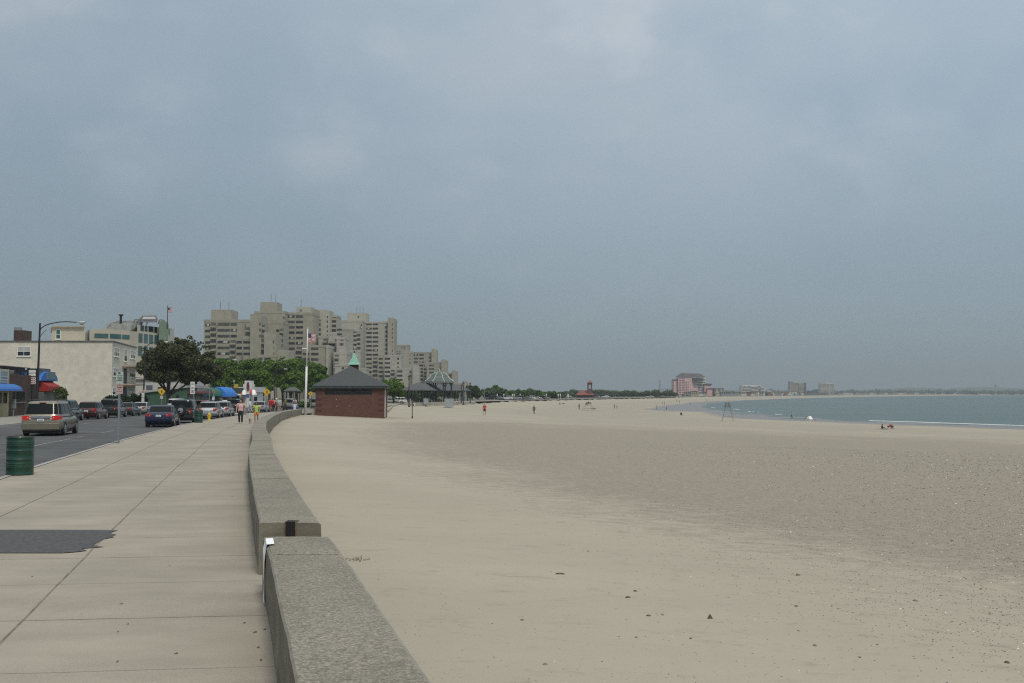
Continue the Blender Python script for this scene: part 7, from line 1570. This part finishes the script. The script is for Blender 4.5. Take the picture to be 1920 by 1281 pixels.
# far woods and hills
L_hill = leaf_mat('leaf_haze', (.045,.062,.045), (.075,.095,.065))
Vs = []
gN = np.random.default_rng(3)
for k in range(150):
    px = 1440 + 520*gN.random(); d = 3000 + 900*gN.random() if px > 1560 else 2600; x = xat(px, 740, d); h = (2.5 + 3.5*gN.random())*sz(d)*1.2; V, Fc = crown(60, [(x, d, -2 + h*.5, h*1.6, h, h*.9)], 2.2, 400 + k, .3); Vs.append(V)
V = np.concatenate(Vs); tag(mesh_np('far_woods', V, np.arange(len(V)).reshape(-1, 4), L_hill, None), 'hazy belt of trees between the houses on the far shore', 'far woods', kind='stuff')
b = MB()
def ridge(pts, d, dep):
    rows = []
    for (px, y) in pts: x = xat(px, 740, d); z = zat(y, d); rows.append([(x, d - dep, -6), (x, d - dep*.5, z*.6), (x, d, z), (x, d + dep*.7, z*.6), (x, d + dep, -6)])
    dense = []
    for (a, c) in zip(rows[:-1], rows[1:]):
        for t in np.linspace(0, 1, 7)[:-1]: q = [tuple(a[i][j]*(1-t) + c[i][j]*t for j in range(3)) for i in range(5)]; e = 6*mn.noise(Vector((q[2][0]*.004, d, 0))) + 4*mn.noise(Vector((q[2][0]*.02, d, 0))); dense.append([q[0], (q[1][0], q[1][1], q[1][2] + e), (q[2][0], q[2][1], q[2][2] + e), (q[3][0], q[3][1], q[3][2]), q[4]])
    b.grid(dense)
ridge([(-700, 742), (-200, 738), (700, 739), (900, 737), (1100, 735), (1215, 733), (1245, 729.5), (1262, 729.5), (1300, 733), (1380, 731), (1440, 732), (1500, 733), (1560, 734), (1620, 733), (1680, 728.5), (1720, 727), (1760, 728.5), (1800, 727.5), (1850, 726.5), (1900, 727.5), (2100, 730), (2600, 738)], 6200, 900)
M_hill = mat('hill_woods', (.045,.062,.048), .95, .3, .012, col2=(.085,.10,.075), detail=9); tag(b.build('hills', M_hill, smooth=True), 'low wooded hills fading into the haze', 'hills', kind='structure')
b = MB(); ridge([(1540, 742), (1600, 736), (1700, 733.5), (1780, 731.5), (1850, 731), (1920, 732.5), (2050, 733), (2300, 740)], 4600, 420); tag(b.build('hills', M_hill, smooth=True), 'nearer wooded rise behind the far houses', 'hills', kind='structure')
wt = thing('water_tower', 'tiny water tower on the far hill at the right', 'water tower', (xat(1849, 0, 6200), 6200, 20)); b = MB(); b.tube([(0, 0, 0), (0, 0, zat(724.5, 6200) - 20)], 4, 8); b.build('shaft', M_hill, wt); b = MB(); b.lathe([(3, zat(725, 6200) - 20), (8, zat(724, 6200) - 20), (8, zat(722, 6200) - 20), (2, zat(721, 6200) - 20)], 10); b.build('tank', M_hill, wt)
# hedges and shrubs
def hedge(name, label, px0, px1, yt, yb, d, m=L_bush, n=2600, size=.10, cat='hedge'):
    g = gz(d); x0, x1 = xat(px0, 0, d), xat(px1, 0, d); H = zat(yt, d) - g; T = thing(name, label, cat, ((x0+x1)/2, d, g)); k = max(2, int((x1-x0)/1.0)); bl = [(-(x1-x0)/2 + (i+.5)*(x1-x0)/k, random.uniform(-.2, .2), H*.48, (x1-x0)/k*.75, .8, H*.52*random.uniform(.85, 1.05)) for i in range(k)]
    V, Fc = crown(n, bl, size, int(px0), .5); V[:, 2] = np.maximum(V[:, 2], .02); mesh_np('foliage', V, Fc, m, T); b = MB()
    for q in bl: b.tube([(q[0], 0, 0), (q[0], 0, H*.6)], .05, 5)
    b.build('stem', M_bark, T)
hedge('hedge', 'dark clipped hedge along the street front of the cream apartment block', 212, 254, 739.5, 760, 131, n=4000); hedge('hedge', 'round dark bush between the hedge and the sign post with stacked plates', 258, 286, 738, 758, 140)
hedge('hedge', 'low green hedge behind the cyclists under the bright trees', 520, 600, 753, 764, 175, L_mid, 3000, .14)
g = gz(108); tree('small_tree', 'small sparse leafy tree at the corner of the red awning', (xat(113, 740, 108), 108, g), zat(720, 108) - g, 17*sz(108), L_oliv, 1500, .075, 71, .06, .8, lobes=12, low=.15)
p = prom_at(212, 830.5); b = MB(); gN = np.random.default_rng(6)
for k in range(60): x, y = gN.normal(0, .12), gN.normal(0, .03); h = .03 + .05*gN.random(); b.add([(p.x + x, p.y + y, p.z), (p.x + x + .012, p.y + y, p.z), (p.x + x + gN.normal(0, .03), p.y + y, p.z + h)], [(0, 1, 2)])
tag(b.build('weeds', L_oliv), 'tuft of weeds at the kerb by the nearest sign post', 'weeds', kind='stuff')
# ================================================================ HAZE
b = MB(); b.box((-9000, -400, -14), (14000, 9000, 210)); hz_o = b.build('haze', []); hz_o.data.materials.clear()
hm_ = bpy.data.materials.new('haze_air'); hm_.use_nodes = True; n = hm_.node_tree.nodes; l = hm_.node_tree.links
for x in list(n):
    if x.type == 'BSDF_PRINCIPLED': n.remove(x)
v = n.new('ShaderNodeVolumePrincipled'); v.inputs['Color'].default_value = (.56,.64,.68,1); v.inputs['Density'].default_value = .00022; v.inputs['Anisotropy'].default_value = .0
l.new(v.outputs[0], n['Material Output'].inputs['Volume']); hz_o.data.materials.append(hm_); tag(hz_o, 'thin grey sea haze over the whole bay', 'haze', kind='stuff')
print('objects', len(bpy.data.objects))
